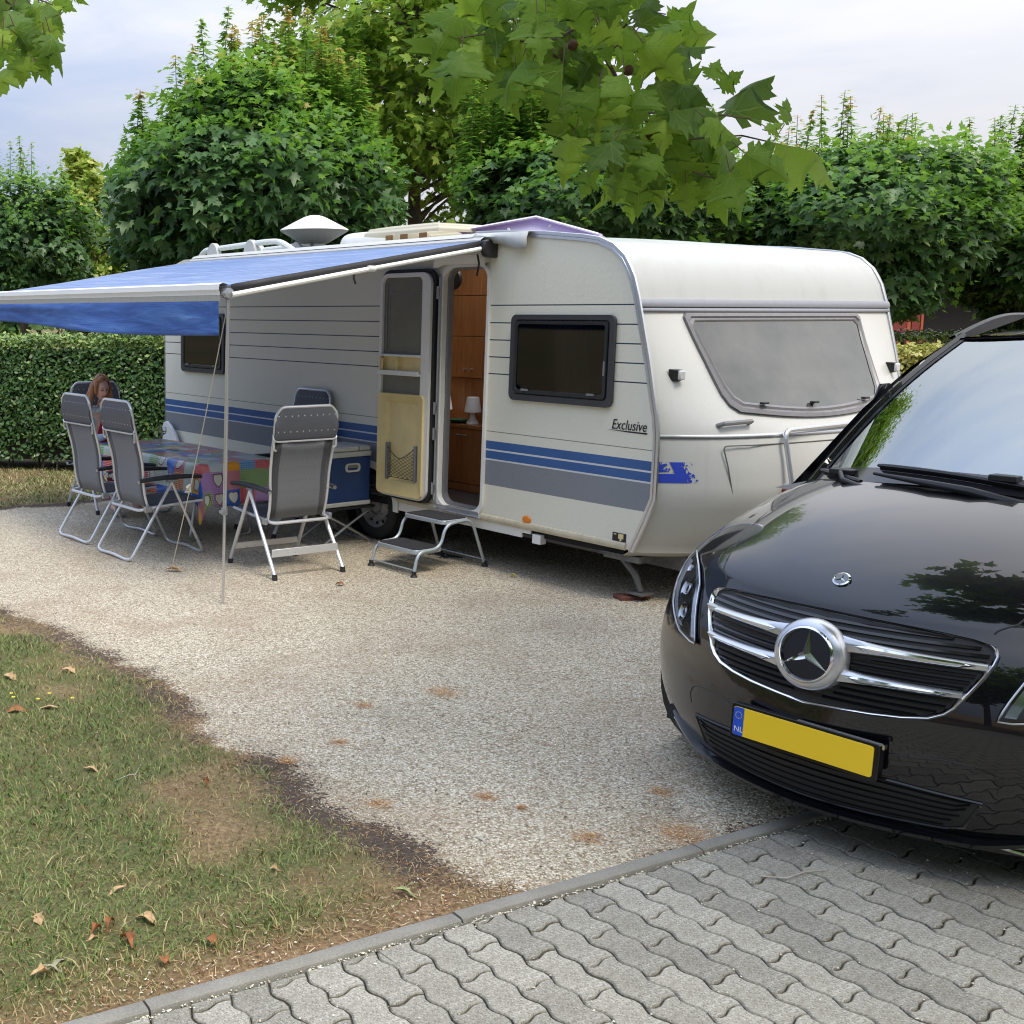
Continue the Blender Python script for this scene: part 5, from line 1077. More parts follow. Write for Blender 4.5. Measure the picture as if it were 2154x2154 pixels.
isH = s.math('GREATER_THAN', R3, .74)
col = s.mix(s.math('MULTIPLY', s.math('LESS_THAN', heart(1.25), 0), isH), col, (.14, .03, .02)); col = s.mix(s.math('MULTIPLY', s.math('LESS_THAN', heart(.85), 0), isH), col, (.6, .62, .56))
s.set(base=col, rough=.28, coat=.25); s.bump(s.noise(s.coord(), 4, 3), .01, .4); CLOTH = s.m
mb = MB(); uvs = []
def outline(x0, x1, y0, y1, r, step_=.03):
    P = []
    def line(a, b, n_): 
        L_ = hypot(b[0]-a[0], b[1]-a[1]); m_ = max(2, int(L_/step_))
        for i in range(m_): P.append((lerp(a[0], b[0], i/m_), lerp(a[1], b[1], i/m_), *n_, 0, i/m_))
    def arc(cx, cy, a0):
        for i in range(7): a = radians(a0+90*i/7); P.append((cx+r*cos(a), cy+r*sin(a), cos(a), sin(a), 1-abs(i/7*2-1), .5))
    line((x0+r, y0), (x1-r, y0), (0, -1)); arc(x1-r, y0+r, -90); line((x1, y0+r), (x1, y1-r), (1, 0)); arc(x1-r, y1-r, 0)
    line((x1-r, y1), (x0+r, y1), (0, 1)); arc(x0+r, y1-r, 90); line((x0, y1-r), (x0, y0+r), (-1, 0)); arc(x0+r, y0+r, 180); return P
OL = outline(-hx, hx, -hy, hy, .03)
rows, ruv = [], []
for k_ in (0., .3, .6, .9): rows.append([(p[0]*k_, p[1]*k_, TZ+.002+.002*sin(p[0]*9)*sin(p[1]*7)) for p in OL]); ruv.append([(p[0]*k_, p[1]*k_) for p in OL])
for j, dn in enumerate((0, .008, .03, .07, .12, .17, .22, .27, .31)):
    r_, u_ = [], []
    for i, (x, y, nx_, ny_, cn, tt) in enumerate(OL):
        s1 = i*.03; kk = dn/.31; near = x < 0 and y < 0
        tail = 1+cn*(.75 if near else .45)+.06*sin(s1*5)
        if y < -hy*.9 and cn == 0: tail *= 1.12
        amp = .032*kk*(sin(s1*11)+.6*sin(s1*23+1)); flare = .014*min(1, dn/.02)+.05*kk*cn*0+.02*kk+amp*(1-cn)+cn*kk*.03
        if cn == 0:
            e_ = min(1, min(abs(abs(x)-hx) if abs(ny_) > 0 else abs(abs(y)-hy), .22)/.22); flare += (1-e_)*.05*kk
        r_.append((x+nx_*flare, y+ny_*flare, TZ+.002-dn*tail+(.004 if dn == 0 else 0)*0)); u_.append((x+nx_*dn*tail, y+ny_*dn*tail))
    rows.append(r_); ruv.append(u_)
mb.grid(rows, closed=True); me_ = mb.mesh('tablecloth', CLOTH, angle=70)
ul = me_.uv_layers.new(name='UVMap'); flat = [u for r_ in ruv for u in r_]
for lp in me_.loops: ul.data[lp.index].uv = flat[lp.vertex_index]
o = put('tablecloth', me_, solid=.0015); o.matrix_world = tb.matrix_world.copy(); o.location = tb.location; o.rotation_euler = tb.rotation_euler; tag(o, 'multicoloured patchwork oilcloth with hearts and dots draped over the table', 'tablecloth')
rows = []
cx0, cy0 = -hx-.02, -hy-.03
for j in range(9):
    t = j/8; zc_ = TZ-.10-.46*t; w_ = .045+.085*sin(pi*min(1, t*1.1))**.9; rows.append([(cx0+.05+.02*t+w_*u*.8, cy0-.02-.03*t-.012*sin(u*5+t*3), zc_+(.05*abs(u) if t > .6 else 0)) for u in np.linspace(-1, 1, 9)])
# glass of wine
p = wloc(-1.03, 1.95, 0); g_ = thing('wine_glass', 'stemmed glass of white wine standing on the patchwork cloth', 'glass', (p.x, p.y, TZ+.022))
s = NT('clear_glass'); s.set(base=(.95, .97, .97), rough=.02, trans=1.0, ior=1.45); GLS = s.m; s = NT('white_wine'); s.set(base=(.85, .85, .35), rough=.05, trans=.8, ior=1.33); WINE = s.m
mb = MB(); mb.lathe([(0, 0), (.032, .001), (.03, .004), (.005, .008), (.004, .075), (.012, .085), (.034, .105), (.041, .13), (.036, .165), (.0345, .165), (.039, .13), (.032, .108), (.008, .09), (0, .089)], 24); mb.build('bowl', GLS, g_)
mb = MB(); mb.lathe([(0, .091), (.012, .0925), (.031, .11), (.0365, .124), (0, .124)], 24); mb.build('wine', WINE, g_)

# ------------------------------------------------------------------ cooler on a folding stand
BLUEP = plain('dark_blue_plastic', (.018, .05, .16), .4, 0, .1, 10); LIDM = plain('cool_box_white', (.52, .53, .5), .4, 0, .05, 12)
cb = thing('cooler_box', 'dark blue cool box with white lid and side handle beside the door', 'cool box', wl0(-.35, .12), CA)
cb.location.z = .345
def cbx(x0, x1, y0, y1, z0, z1, nm, m, b=.008, par=cb): mb = MB(); mb.box(x0, x1, y0, y1, z0, z1); return mb.build(nm, m, par, bevel=b)
cbx(-.245, .255, -.22, .16, .035, .43, 'body', BLUEP, .012); cbx(-.25, .26, -.225, .165, 0, .04, 'base_band', LIDM); cbx(-.255, .262, -.228, .168, .43, .475, 'rim', LIDM)
cbx(-.25, .258, -.222, .165, .478, .52, 'lid', LIDM, .012)
cbx(.12, .125, -.229, .1, .478, .521, 'lid_groove', GREYP, .001)
mb = MB(); ring(mb, rrect(-.025, .135, .30, .375, .03, 5), rrect(-.005, .115, .315, .362, .02, 5), 'y', -.232, -.218); mb.build('handle', LIDM, cb, bevel=.003)
cbx(-.005, .115, -.226, -.219, .335, .362, 'handle_recess', GREYP, .002)
cbx(-.245, .255, -.18, -.17, .5, .5215, 'lid_step', LIDM, .002)
st = thing('folding_stand', 'folding stand with crossed aluminium legs under the blue cool box', 'stand', wl0(-.35, .12), CA)
mb = MB(); mb.box(-.28, .30, -.24, .18, .32, .34); mb.build('stand_top', BLACKP, st, bevel=.003)
for y in (-.2, .15):
    for a, b in ((-.27, .30), (.30, -.27)): mb = MB(); mb.tube([(a, y+(.006 if a < 0 else -.006), .315), (lerp(a, b, .5), y+(.006 if a < 0 else -.006), .17), (b, y+(.006 if a < 0 else -.006), .01)], .011, 8); mb.build('leg', STEEL, st)
for x in (-.24, .27): mb = MB(); mb.tube([(x, -.2, .03), (x, .15, .03)], .009, 6); mb.build('brace', STEEL, st)
# ------------------------------------------------------------------ two step stool
ss = thing('step_stool', 'silver two step stool with black treads in front of the caravan door', 'step stool', wl0(-.28, -1.1), CA)
TRD = plain('black_ribbed_tread', (.022, .022, .025), .8, 0, .25, 60); SIL = plain('silver_painted_steel', (.45, .5, .53), .35, .4, .06, 40)
for (x0, x1, z_) in ((-.10, .18, .405), (-.38, -.09, .20)):
    mb = MB(); P_ = rrect(x0, x1, -.235, .235, .04, 5); mb.prism(P_, 'z', z_-.035, z_-.002); tr_ = mb.build('step', SIL, ss, bevel=.004, angle=50); mb = MB(); mb.prism(rrect(x0+.012, x1-.012, -.223, .223, .035, 5), 'z', z_-.002, z_+.003); mb.build('tread', TRD, tr_)
for sy in (-1, 1):
    y = sy*.243
    mb = MB(); mb.tube(fillet([(-.405, y*1.04, .02), (-.36, y, .185), (-.13, y, .195), (-.08, y, .375), (.19, y, .395), (.335, y*1.05, .02)], .09, 7), .0125, 10); mb.build('side_frame', SIL, ss)
    for x in (-.405, .335): mb = MB(); mb.lathe([(0, 0), (.03, 0), (.024, .014), (.018, .018), (.018, .045), (0, .045)], 14, 'z', (x, y*1.05, .0)); mb.build('rubber_foot', BLACKR, ss)
for x, z in ((-.395, .05), (.32, .06)): mb = MB(); mb.tube([(x, -.25, z), (x, .25, z)], .006, 6); mb.build('cross_rod', SIL, ss)
mb = MB(); M_ = MC@Matrix.Translation((.06, -1.07, 0)); rows = [[(x, y, .006+.002*sin(y*20)) for x in (-.09, 0, .09)] for y in np.linspace(-.33, .30, 12)]; mb.grid(rows); o = mb.build('rubber_mat', BLACKR, solid=.006); o.matrix_world = M_; tag(o, 'black rubber strip lying on the gravel under the rear feet of the step stool', 'mat')
# lamps and bowl inside the caravan
s = NT('white_lamp_plastic'); s.set(base=(.78, .78, .8), rough=.5); LMP = s.m
XC = .62
for y, lb in ((-.50, 'white table lamp on the cabinet seen through the open door'), (-.14, 'second white table lamp half hidden by the door frame')):
    p = MC@Vector((XC+.09, y, 1.046)); l_ = thing('table_lamp', lb, 'lamp', p, 0, 'white lamps inside the caravan'); mb = MB(); mb.lathe([(0, 0), (.055, .0), (.05, .02), (.025, .055), (.018, .09), (.022, .125), (0, .125)], 24); mb.build('lamp_base', LMP, l_); mb = MB(); mb.lathe([(.074, .105), (.052, .235), (.0, .237)], 24); mb.lathe([(.074, .105), (.06, .11), (0, .112)], 24); mb.build('lamp_shade', LMP, l_, angle=50)
p = MC@Vector((XC+.06, -.36, 1.046)); mb = MB(); mb.lathe([(0, 0), (.05, 0), (.095, .02), (.10, .032), (.09, .03), (.045, .01), (0, .01)], 24); o = mb.build('green_bowl', plain('dark_green_ceramic', (.01, .09, .04), .2)); o.location = p; tag(o, 'flat dark green bowl beside the white lamp inside', 'bowl')
# ------------------------------------------------------------------ black van (local frame: x forward, y to its left, z up; nose at x=0)
VB = radians(33.4)
MV = Matrix.Translation((2.1398, 4.0189, 0))@Matrix.Rotation(pi+VB, 4, 'Z')
van = thing('van', 'glossy black van with large star grille and yellow plate, nose towards the yard', 'van', mat=MV)
X0 = [(.15, -.06), (.22, -.035), (.30, -.015), (.36, -.01), (.45, 0), (.57, -.004), (.66, -.013), (.745, -.03), (.82, -.06), (.895, -.105), (.95, -.14)]
WN = [(.15, .89), (.25, .92), (.35, .945), (.5, .955), (.6, .95), (.7, .93), (.8, .905), (.95, .88)]
def smtab(T, v):
    return (tab(T, v-.02)+2*tab(T, v)+tab(T, v+.02))/4
def drop(k): return .50*(1-(1-min(k, .99999)**1.8)**.8)
def nose(y, z, off=0.):
    """point on the front skin at lateral y, height z, moved out by off"""
    def P(y, z): w = smtab(WN, z); return Vector((smtab(X0, z)-drop(abs(y)/w), y, z))
    p = P(y, z)
    if off:
        a = P(y+.004, z)-P(y-.004, z); b = P(y, z+.01)-P(y, z-.01); n_ = a.cross(b).normalized(); n_ = n_ if n_.x > 0 else -n_; p = p+n_*off
    return p
s = NT('black_car_paint'); c = s.coord(); s.set(base=(.003, .003, .005), rough=.3, spec=.12, coat=1.0, coatr=.015); s.b.inputs['Coat IOR'].default_value = 1.56; s.bump(s.noise(c, 2.5, 2), .0035, .35); PAINT = s.m
s = NT('chrome_trim'); s.set(base=(.78, .78, .8), rough=.09, metal=1); CHR = s.m
s = NT('satin_silver'); s.set(base=(.6, .61, .64), rough=.3, metal=.85, coat=.5); SAT = s.m
s = NT('gloss_black_plastic'); s.set(base=(.006, .006, .007), rough=.12, spec=.5); GBL = s.m
s = NT('matt_black_plastic'); s.set(base=(.012, .012, .013), rough=.5); MBL = s.m
# --- nose skin: columns by angle parameter
def ycol(t, w): k = abs(t); kk = 1-(1-k)**1.6; return math.copysign(w*kk, t)
NT_ = 44; ts = [i/NT_ for i in range(-NT_, NT_+1)]
zrow = [.15, .18, .22, .26, .30, .34, .38, .42, .47, .52, .57, .62, .67, .72, .77, .82, .86, .895]
rows = []
for z in [.15]: rows.append([nose(ycol(t, smtab(WN, z)), z)+Vector((-.10, 0, -.03)) for t in ts]); rows.append([nose(ycol(t, smtab(WN, z)), z)+Vector((-.02, 0, -.012)) for t in ts])
for z in zrow: rows.append([nose(ycol(t, smtab(WN, z)), z) for t in ts])
# hood / fender rows as bezier columns from the nose edge E to the cowl line
def cowl(k):
    """k = |y| fraction 0..1 -> point at base of windscreen"""
    return Vector((-.98-.50*k**2.2, .915*k, 1.262-.085*k**2-.06*k**8))
HR = [.035, .07, .11, .16, .22, .3, .38, .47, .56, .65, .74, .83, .92, 1.0]
def hoodcol(t, h):
    w = smtab(WN, .895); y = ycol(t, w); k = abs(y)/w; E = nose(y, .895); Wp = cowl(k); Wp.y = math.copysign(Wp.y, t) if t else 0
    P1 = E+Vector((-.028-.02*k, -.004*math.copysign(1, t)*k, .105-.045*k**3)); P2 = Vector((lerp(E.x, Wp.x, .45), lerp(E.y, Wp.y, .5)*(1-.0*k), Wp.z-.085+.02*k))
    P2.z += .02*(1-k)
    return (1-h)**3*E+3*h*(1-h)**2*P1+3*h*h*(1-h)*P2+h**3*Wp
hrows = [[hoodcol(t, h) for t in ts] for h in HR]
mb = MB(); mb.grid(rows+hrows); body = mb.build('body', PAINT, van, angle=75)
# hood seam line: a dark gap line following the bonnet edge
def seam(pts, r, m, nm, par=van): mb = MB(); mb.tube(pts, r, 6); return mb.build(nm, m, par)
for sg in (-1, 1):
    tt = [hoodcol(sg*k, h)+Vector((0, 0, -.0005)) for k, h in [(.395, .0), (.40, .035), (.415, .07), (.44, .11), (.455, .2), (.475, .35), (.505, .55), (.53, .75), (.55, .97)]]
    seam(tt, .0035, MBL, 'bonnet_gap')
# bonnet creases: slight raised lines are left to the paint reflections
# --- sides, greenhouse
side_prof = [(.20, .90), (.30, .945), (.5, .965), (.8, .965), (.95, .945), (1.10, .93)]
def side_y(z): return tab(side_prof, z)
XF, XR_ = -.90, -4.10; RA = .395
def sbot(x):
    for xa in (XF, XR_):
        if abs(x-xa) < RA: return max(.2, .35+sqrt(RA*RA-(x-xa)**2))
    return .2
for sg in (-1, 1):
    mb = MB(); xs_ = sorted(set([round(v, 3) for v in list(np.linspace(-5.05, -.45, 60))+[XF-RA, XF+RA, XR_-RA, XR_+RA]+list(XF+RA*np.cos(np.linspace(0, pi, 21)))+list(XR_+RA*np.cos(np.linspace(0, pi, 21)))]))
    rows = []
    for x in xs_:
        zb = sbot(x); zt = 1.10 if x < -1.45 else tab([(-1.45, 1.05), (-1.2, .98), (-.9, .91), (-.6, .86), (-.45, .82)], x)
        ky = .01 if x < -.9 else .01+.2*((x+.9)/.45)**2
        kb = min(1, max(0, (x+1.5)/.9)); kb = kb*kb*(3-2*kb); rows.append([(x, sg*(lerp(side_y(lerp(zb, zt, q/8)), min(side_y(lerp(zb, zt, q/8)), smtab(WN, lerp(zb, zt, q/8))-.004), kb)-.010-(.2*((x+.7)/.25)**2 if x > -.7 else 0)), lerp(zb, zt, q/8)) for q in range(9)])
    mb.grid(rows); mb.build('side_panel', PAINT, van, angle=60)
    mb = MB(); mb.lathe([(RA, 0), (RA, .25), (0, .25)], 30, 'y', (XF, .70 if sg > 0 else -.95, .35)); mb.build('wheel_housing', MBL, van)
    mb = MB(); mb.lathe([(RA, 0), (RA, .25), (0, .25)], 30, 'y', (XR_, .70 if sg > 0 else -.95, .35)); mb.build('wheel_housing', MBL, van)
    # side glass and pillars
    mb = MB(); bl = [(-1.45, 1.105), (-5.0, 1.14)]; n_ = 20
    rows = [[(x, sg*yy, zz) for yy, zz in ((.925, 1.09), (.905, 1.2), (.86, 1.45), (.79, 1.68), (.70, 1.84))] for x in [-5.05, -4.95, -3.9, -3.8, -2.9, -2.8, -2.45]]
    for x, zt_ in ((-2.2, 1.70), (-1.9, 1.50), (-1.6, 1.27), (-1.42, 1.14)): rows.append([(x-(0), sg*lerp(.925, tab([(1.09, .925), (1.2, .905), (1.45, .86), (1.68, .79), (1.84, .70)], zt_), q/4), lerp(1.09, zt_, q/4)) for q in range(5)])
    s = NT('privacy_glass') if 'privacy_glass' not in bpy.data.materials else None
    if s:
        tr = s.n('ShaderNodeBsdfTransparent'); tr.inputs[0].default_value = (.75, .82, .8, 1); gl = s.n('ShaderNodeBsdfGlossy'); gl.inputs['Roughness'].default_value = .01; fr = s.n('ShaderNodeFresnel'); fr.inputs[0].default_value = 1.5
        mxs = s.n('ShaderNodeMixShader'); s.l(fr.outputs[0], mxs.inputs[0]); s.l(tr.outputs[0], mxs.inputs[1]); s.l(gl.outputs[0], mxs.inputs[2]); s.l(mxs.outputs[0], s.o.inputs[0])
    mb.grid(rows); mb.build('side_window', bpy.data.materials['privacy_glass'], van, angle=60)
    for x in (-2.05, -2.85, -3.95, -5.0):
        z1 = 1.62 if x > -2.1 else 1.85; mb = MB(); yy = lambda z: sg*(tab([(1.09, .93), (1.2, .91), (1.45, .865), (1.68, .795), (1.84, .705)], z)+.006)
        mb.grid([[(x+.05, yy(z), z), (x-.05, yy(z), z)] for z in np.linspace(1.09, z1, 6)]); mb.build('pillar', PAINT, van, solid=.01)
# windscreen
def ws(u, v):
    """u -1..1 across, v 0 bottom..1 top"""
    k = abs(u); b = Vector((-1.03-.36*k**2.3, .80*u, 1.262-.10*k**2)); t = Vector((-2.26-.16*k**2, .645*u, 1.868-.018*k**2)); p = b.lerp(t, v); bow = .055*sin(pi*v); return p+Vector((bow*.45, 0, bow*.9))
s = NT('windscreen_glass'); tr = s.n('ShaderNodeBsdfTransparent'); tr.inputs[0].default_value = (.62, .74, .72, 1); gl = s.n('ShaderNodeBsdfGlossy'); gl.inputs['Roughness'].default_value = .01; gl.inputs[0].default_value = (.86, .95, 1, 1); fr = s.n('ShaderNodeFresnel'); fr.inputs[0].default_value = 2.7
mxs = s.n('ShaderNodeMixShader'); s.l(s.math('ADD', s.math('MULTIPLY', fr.outputs[0], 1.15), .06, clamp=True), mxs.inputs[0]); s.l(tr.outputs[0], mxs.inputs[1]); s.l(gl.outputs[0], mxs.inputs[2]); s.l(mxs.outputs[0], s.o.inputs[0]); WSG = s.m
us, vs_ = np.linspace(-.985, .985, 33), np.linspace(.0, 1, 17)
mb = MB(); mb.grid([[ws(u, v) for u in us] for v in vs_]); mb.build('windscreen', WSG, van, angle=80)
s = NT('ceramic_band'); s.set(base=(.03, .028, .032), rough=.12, spec=.6); CER = s.m
mb = MB(); mb.grid([[ws(u, v)+Vector((.002, 0, .003)) for u in us] for v in (.0, .03, .075)]); mb.grid([[ws(u, v)+Vector((.002, 0, .003)) for u in us] for v in (.975, 1.0)])
for sg in (-1, 1): mb.grid([[ws(sg*u, v)+Vector((.002, 0, .003)) for v in np.linspace(.06, .98, 12)] for u in (.93, .985)])
mb.build('glass_border', CER, van)
# a-pillars, roof, rails
for sg in (-1, 1):
    mb = MB(); rows = []
    for v in np.linspace(-.04, 1.02, 14): a, b = ws(sg*.975, v), ws(sg*1.0, v); o_ = b+Vector((-.06, sg*.045, -.01)); rows.append([a+Vector((.004, 0, .004)), a.lerp(b, .6)+Vector((.02, sg*.004, .016)), b+Vector((-.005, sg*.03, .006)), o_, o_+Vector((-.10, sg*.012, -.03))])
    mb.grid(rows); mb.build('windscreen_pillar', GBL if False else PAINT, van, angle=60)
mb = MB(); rows = []
for x in [-2.235, -2.26, -2.4, -2.7, -3.2, -4.0, -4.6, -4.95, -5.08]:
    kz = 0 if x > -4.6 else .05*((-4.6-x)/.48)**2; w = .66 if x > -2.3 else min(.735, .66+(-2.3-x)*.2); lift = min(1, max(0, (-2.235-x)/.5))
    rows.append([(x-.16*(abs(u)**2)*(1-lift), u*w, 1.872+.035*lift*(1-abs(u)**2.5)+.0*u-.03*abs(u)**6-kz) for u in np.linspace(-1, 1, 21)])
rows = [[(p[0], p[1], p[2]) for p in r_] for r_ in rows]; rows.append([(-5.12, p[1], 1.1) for p in rows[-1]]); rows.append([(-5.12, p[1]*1.2, .3) for p in rows[-1]])
mb.grid(rows); mb.build('roof', PAINT, van, angle=60)
for sg in (-1, 1):
    mb = MB(); rows = []
    for i in range(15):
        t = i/14; x = lerp(-2.50, -3.35, t); z = 1.862+.115*sin(min(t*1.25, 1)*pi/2); h = .02+.045*sin(pi*min(1, t*1.1))**.7
        rows.append([(x, sg*.715, z), (x, sg*.735, z-.01), (x, sg*.742, z-h), (x, sg*.705, z-h), (x, sg*.70, z-.01)])
    for x in (-3.8, -4.7): rows.append([(x, sg*.715, 1.977), (x, sg*.735, 1.967), (x, sg*.742, 1.945), (x, sg*.705, 1.945), (x, sg*.70, 1.967)])
    rows.append([(-4.95, sg*.715, 1.88), (-4.95, sg*.735, 1.875), (-4.95, sg*.742, 1.86), (-4.95, sg*.705, 1.86), (-4.95, sg*.70, 1.87)])
    mb.grid(rows, closed=True); mb.build('roof_rail', plain('anthracite_rail', (.025, .025, .03), .35, .2) if 'anthracite_rail' not in bpy.data.materials else bpy.data.materials['anthracite_rail'], van, angle=50)
# cowl and wipers
mb = MB(); mb.grid([[cowl(abs(u))*1+Vector((.015, (cowl(abs(u)).y*(math.copysign(1, u))-cowl(abs(u)).y) if u else 0, -.005)) for u in np.linspace(-.95, .95, 25)], [ws(u*.98, -.01)+Vector((0, 0, -.012)) for u in np.linspace(-.95, .95, 25)]]); mb.build('cowl', MBL, van)
def blade(u0, u1, v0, v1, lab):
    n_ = 14; pts = [ws(lerp(u0, u1, i/n_), lerp(v0, v1, i/n_)) for i in range(n_+1)]; up = Vector((.5, 0, .86))
    mb = MB(); mb.tube([p+up*.030 for p in pts], [.011]+[.014]*(n_-1)+[.009], 6, flat=.7); mb.grid([[p+up*.024 for p in pts], [p+up*.004 for p in pts]]); return mb.build('wiper', MBL, van, label=lab), pts
b1, p1 = blade(-.93, -.50, .045, -.02, 'wiper blade on the caravan side'); b2, p2 = blade(-.47, .30, .062, .022, 'longer wiper blade in the middle')
up = Vector((.5, 0, .86))
mb = MB(); mb.box(p1[8].x-.03, p1[8].x+.03, p1[8].y-.05, p1[8].y+.05, p1[8].z+.03, p1[8].z+.055); mb.tube([p1[8]+up*.05, p1[11]+up*.04+Vector((.06, 0, -.01)), ws(-.32, -.05)+Vector((.05, 0, 0))], [.012, .012, .016], 6); mb.build('wiper_arm', MBL, b1, bevel=.004)
mb = MB(); q = p2[12]; mb.box(q.x-.03, q.x+.03, q.y-.05, q.y+.05, q.z+.03, q.z+.055); mb.tube([ws(-.44, .035)+up*.02+Vector((.05, 0, 0)), ws(-.1, -.005)+up*.03+Vector((.05, 0, 0)), ws(.1, -.02)+up*.03+Vector((.05, 0, 0)), ws(.55, -.05)+Vector((.05, 0, 0))], [.008, .016, .02, .024], 6); mb.build('wiper_arm', MBL, b2, bevel=.004)
# interior: dash, seats, wheel
mb = MB(); mb.grid([[(x, y, z) for y in np.linspace(-.84, .84, 12)] for x, z in ((-1.15, 1.16), (-1.45, 1.17), (-1.65, 1.13), (-1.72, 1.0), (-1.7, .7))]); mb.build('dashboard', plain('grey_dash', (.07, .075, .08), .6), van)
for y in (-.42, .42):
    mb = MB(); P_ = rrect(y-.25, y+.25, .95, 1.62, .1, 4); mb.prism([(a, b) for a, b in P_], 'x', -2.5, -2.38); mb.prism(rrect(y-.13, y+.13, 1.66, 1.82, .05, 4), 'x', -2.55, -2.45); mb.box(-2.45, -1.95, y-.25, y+.25, .75, .92); mb.build('seat', plain('dark_seat', (.05, .05, .055), .7) if 'dark_seat' not in bpy.data.materials else bpy.data.materials['dark_seat'], van, bevel=.03)
mb = MB(); M_ = Matrix.Translation((-1.85, .42, 1.13))@Matrix.Rotation(radians(62), 4, 'Y'); mb.tube([M_@Vector((.19*cos(a), .19*sin(a), 0)) for a in [2*pi*k/24 for k in range(24)]], .016, 8, closed=True); mb.tube([M_@Vector((-.18, 0, 0)), M_@Vector((.18, 0, 0))], .02, 6); mb.build('steering_wheel', MBL, van)
mb = MB(); mb.box(-4.9, -1.5, -.85, .85, .4, .45); mb.box(-2.72, -2.66, -.8, .8, .45, 1.3); mb.build('cabin_floor', MBL, van)
# --- grille
GR = [(0, .893), (.15, .889), (.28, .883), (.36, .878), (.445, .868), (.49, .857), (.508, .845), (.516, .825), (.512, .80), (.498, .76), (.467, .70), (.440, .65), (.418, .626), (.380, .605), (.31, .592), (.22, .583), (.12, .577), (0, .568)]
def gw(z):
    zs_ = sorted([(b, a) for a, b in GR[5:]]); return tab(zs_, z)
def gline(z, off, y0=None, y1=None, n_=24):
    w = gw(z)-.012; a, b = (-w if y0 is None else y0), (w if y1 is None else y1); return [nose(lerp(a, b, i/n_), z, off) for i in range(n_+1)]
gt = lambda y: tab([(a, b) for a, b in GR[:6]]+[(.52, .85)], abs(y)); gb = lambda y: tab(sorted([(a, b) for a, b in GR[9:]])+[(.52, .80)], abs(y))
mb = MB(); ysn = np.linspace(-.512, .512, 41); mb.grid([[nose(y, lerp(gb(y)+.004, gt(y)-.004, k/8), .002) for y in ysn] for k in range(9)]); gback = mb.build('grille', MBL, van, angle=80)
z = .605
for i, z in enumerate(np.linspace(.602, .868, 13)):
    w = gw(z)-.014 if z < .845 else .475
    if z > .862: w = .40
    if z < .61: w = .35
    mb = MB(); pts = [nose(y, z-.0, .0) for y in np.linspace(-w, w, 27)]
    mb.grid([[p+Vector((.002, 0, .008)) for p in pts], [p+Vector((.014, 0, .0)) for p in pts], [p+Vector((.002, 0, -.003)) for p in pts]]); mb.build('grille_slat', GBL, gback, angle=20)
full_ = GR+[(-a, b) for a, b in GR[-2:0:-1]]
cent = Vector((0, .73))
mb = MB(); k_ = len(full_); rows = []
frame_w = []
for i, (y, z) in enumerate(full_):
    a, b = full_[i-1], full_[(i+1) % k_]; tx, tz = b[0]-a[0], b[1]-a[1]; L_ = hypot(tx, tz); nx_, nz_ = -tz/L_, tx/L_
    if nx_*(y-0)+nz_*(z-.73) < 0: nx_, nz_ = -nx_, -nz_
    wdt = .006 if z > .85 else (.016 if z > .80 else .019)
    frame_w.append([(nose(y+nx_*q*wdt, z+nz_*q*wdt, o__)) for q, o__ in ((-.45, .0), (-.3, .012), (.1, .019), (.45, .012), (.6, .0))])
mb.grid([[r_[j] for r_ in frame_w] for j in range(5)], closed=True); mb.build('grille_frame', CHR, van, angle=60)
for sg in (-1, 1):
    for zi, zo, hi, ho in ((.797, .789, .020, .013), (.694, .695, .019, .012)):
        yo = sg*(gw(zo)-.008); yi = sg*.09; n_ = 16; rows = []
        for i in range(n_+1):
            t = i/n_; y = lerp(yi, yo, t); zc_ = lerp(zi, zo, t); h = lerp(hi, ho, t)*(1+.55*(1-t)**5); rows.append([nose(y, zc_+h*a_, o__) for a_, o__ in ((1.0, .004), (.75, .026), (.1, .034), (-.25, .030), (-.9, .024), (-1.0, .004))])
        mb = MB(); mb.grid(rows); mb.add(rows[-1], [tuple(range(6))]); lv = mb.build('grille_louvre', SAT, van, angle=50)
        mb = MB(); rows = []
        for i in range(n_+1):
            t = i/n_; y = lerp(lerp(yi, yo, .12), lerp(yi, yo, .93), t); h = lerp(hi, ho, t)*.55*min(1, sin(pi*min(t*.98+.01, 1))*2.6); zc_ = lerp(zi, zo, lerp(.12, .93, t))-.004; rows.append([nose(y, zc_+h*a_, o__) for a_, o__ in ((.8, .0335), (0, .037), (-1.0, .030), (-1.3, .024))])
        mb.grid(rows); mb.build('chrome_inlay', CHR, lv, angle=50)
# star badge
bc = nose(0, .745)+Vector((.028, 0, 0)); TILT = Matrix.Translation(bc)@Matrix.Rotation(radians(-9), 4, 'Y')
def xl(prof, n_=44, M_=TILT):
    mb = MB(); mb.lathe(prof, n_, 'x'); mb.v = [tuple(M_@Vector(v)) for v in mb.v]; return mb
bd = xl([(.134, -.03), (.127, .004), (.116, .018), (.103, .022)]).build('badge_surround', SAT, van, angle=60)
xl([(.1035, .018), (.101, .028), (.095, .030), (.090, .022), (.089, .012)]).build('badge_ring', CHR, bd, angle=60)
xl([(.090, .013), (0, .013)]).build('badge_disc', GBL, bd)
def star(R, r0, dep, M_, nm, m, par):
    """three pointed star, raised along its ridges"""
    mb = MB(); pts = []
    for k in range(6):
        a = radians(90+60*k); rr = R if k % 2 == 0 else r0; pts.append(M_@Vector((0, rr*cos(a), rr*sin(a))))
    c0 = M_@Vector((dep, 0, 0)); mb.add([c0]+pts, [(0, i+1, (i+1) % 6+1) for i in range(6)]); return mb.build(nm, m, par, smooth=False)
star(.092, .0165, .015, TILT@Matrix.Translation((.014, 0, 0)), 'star', CHR, bd)
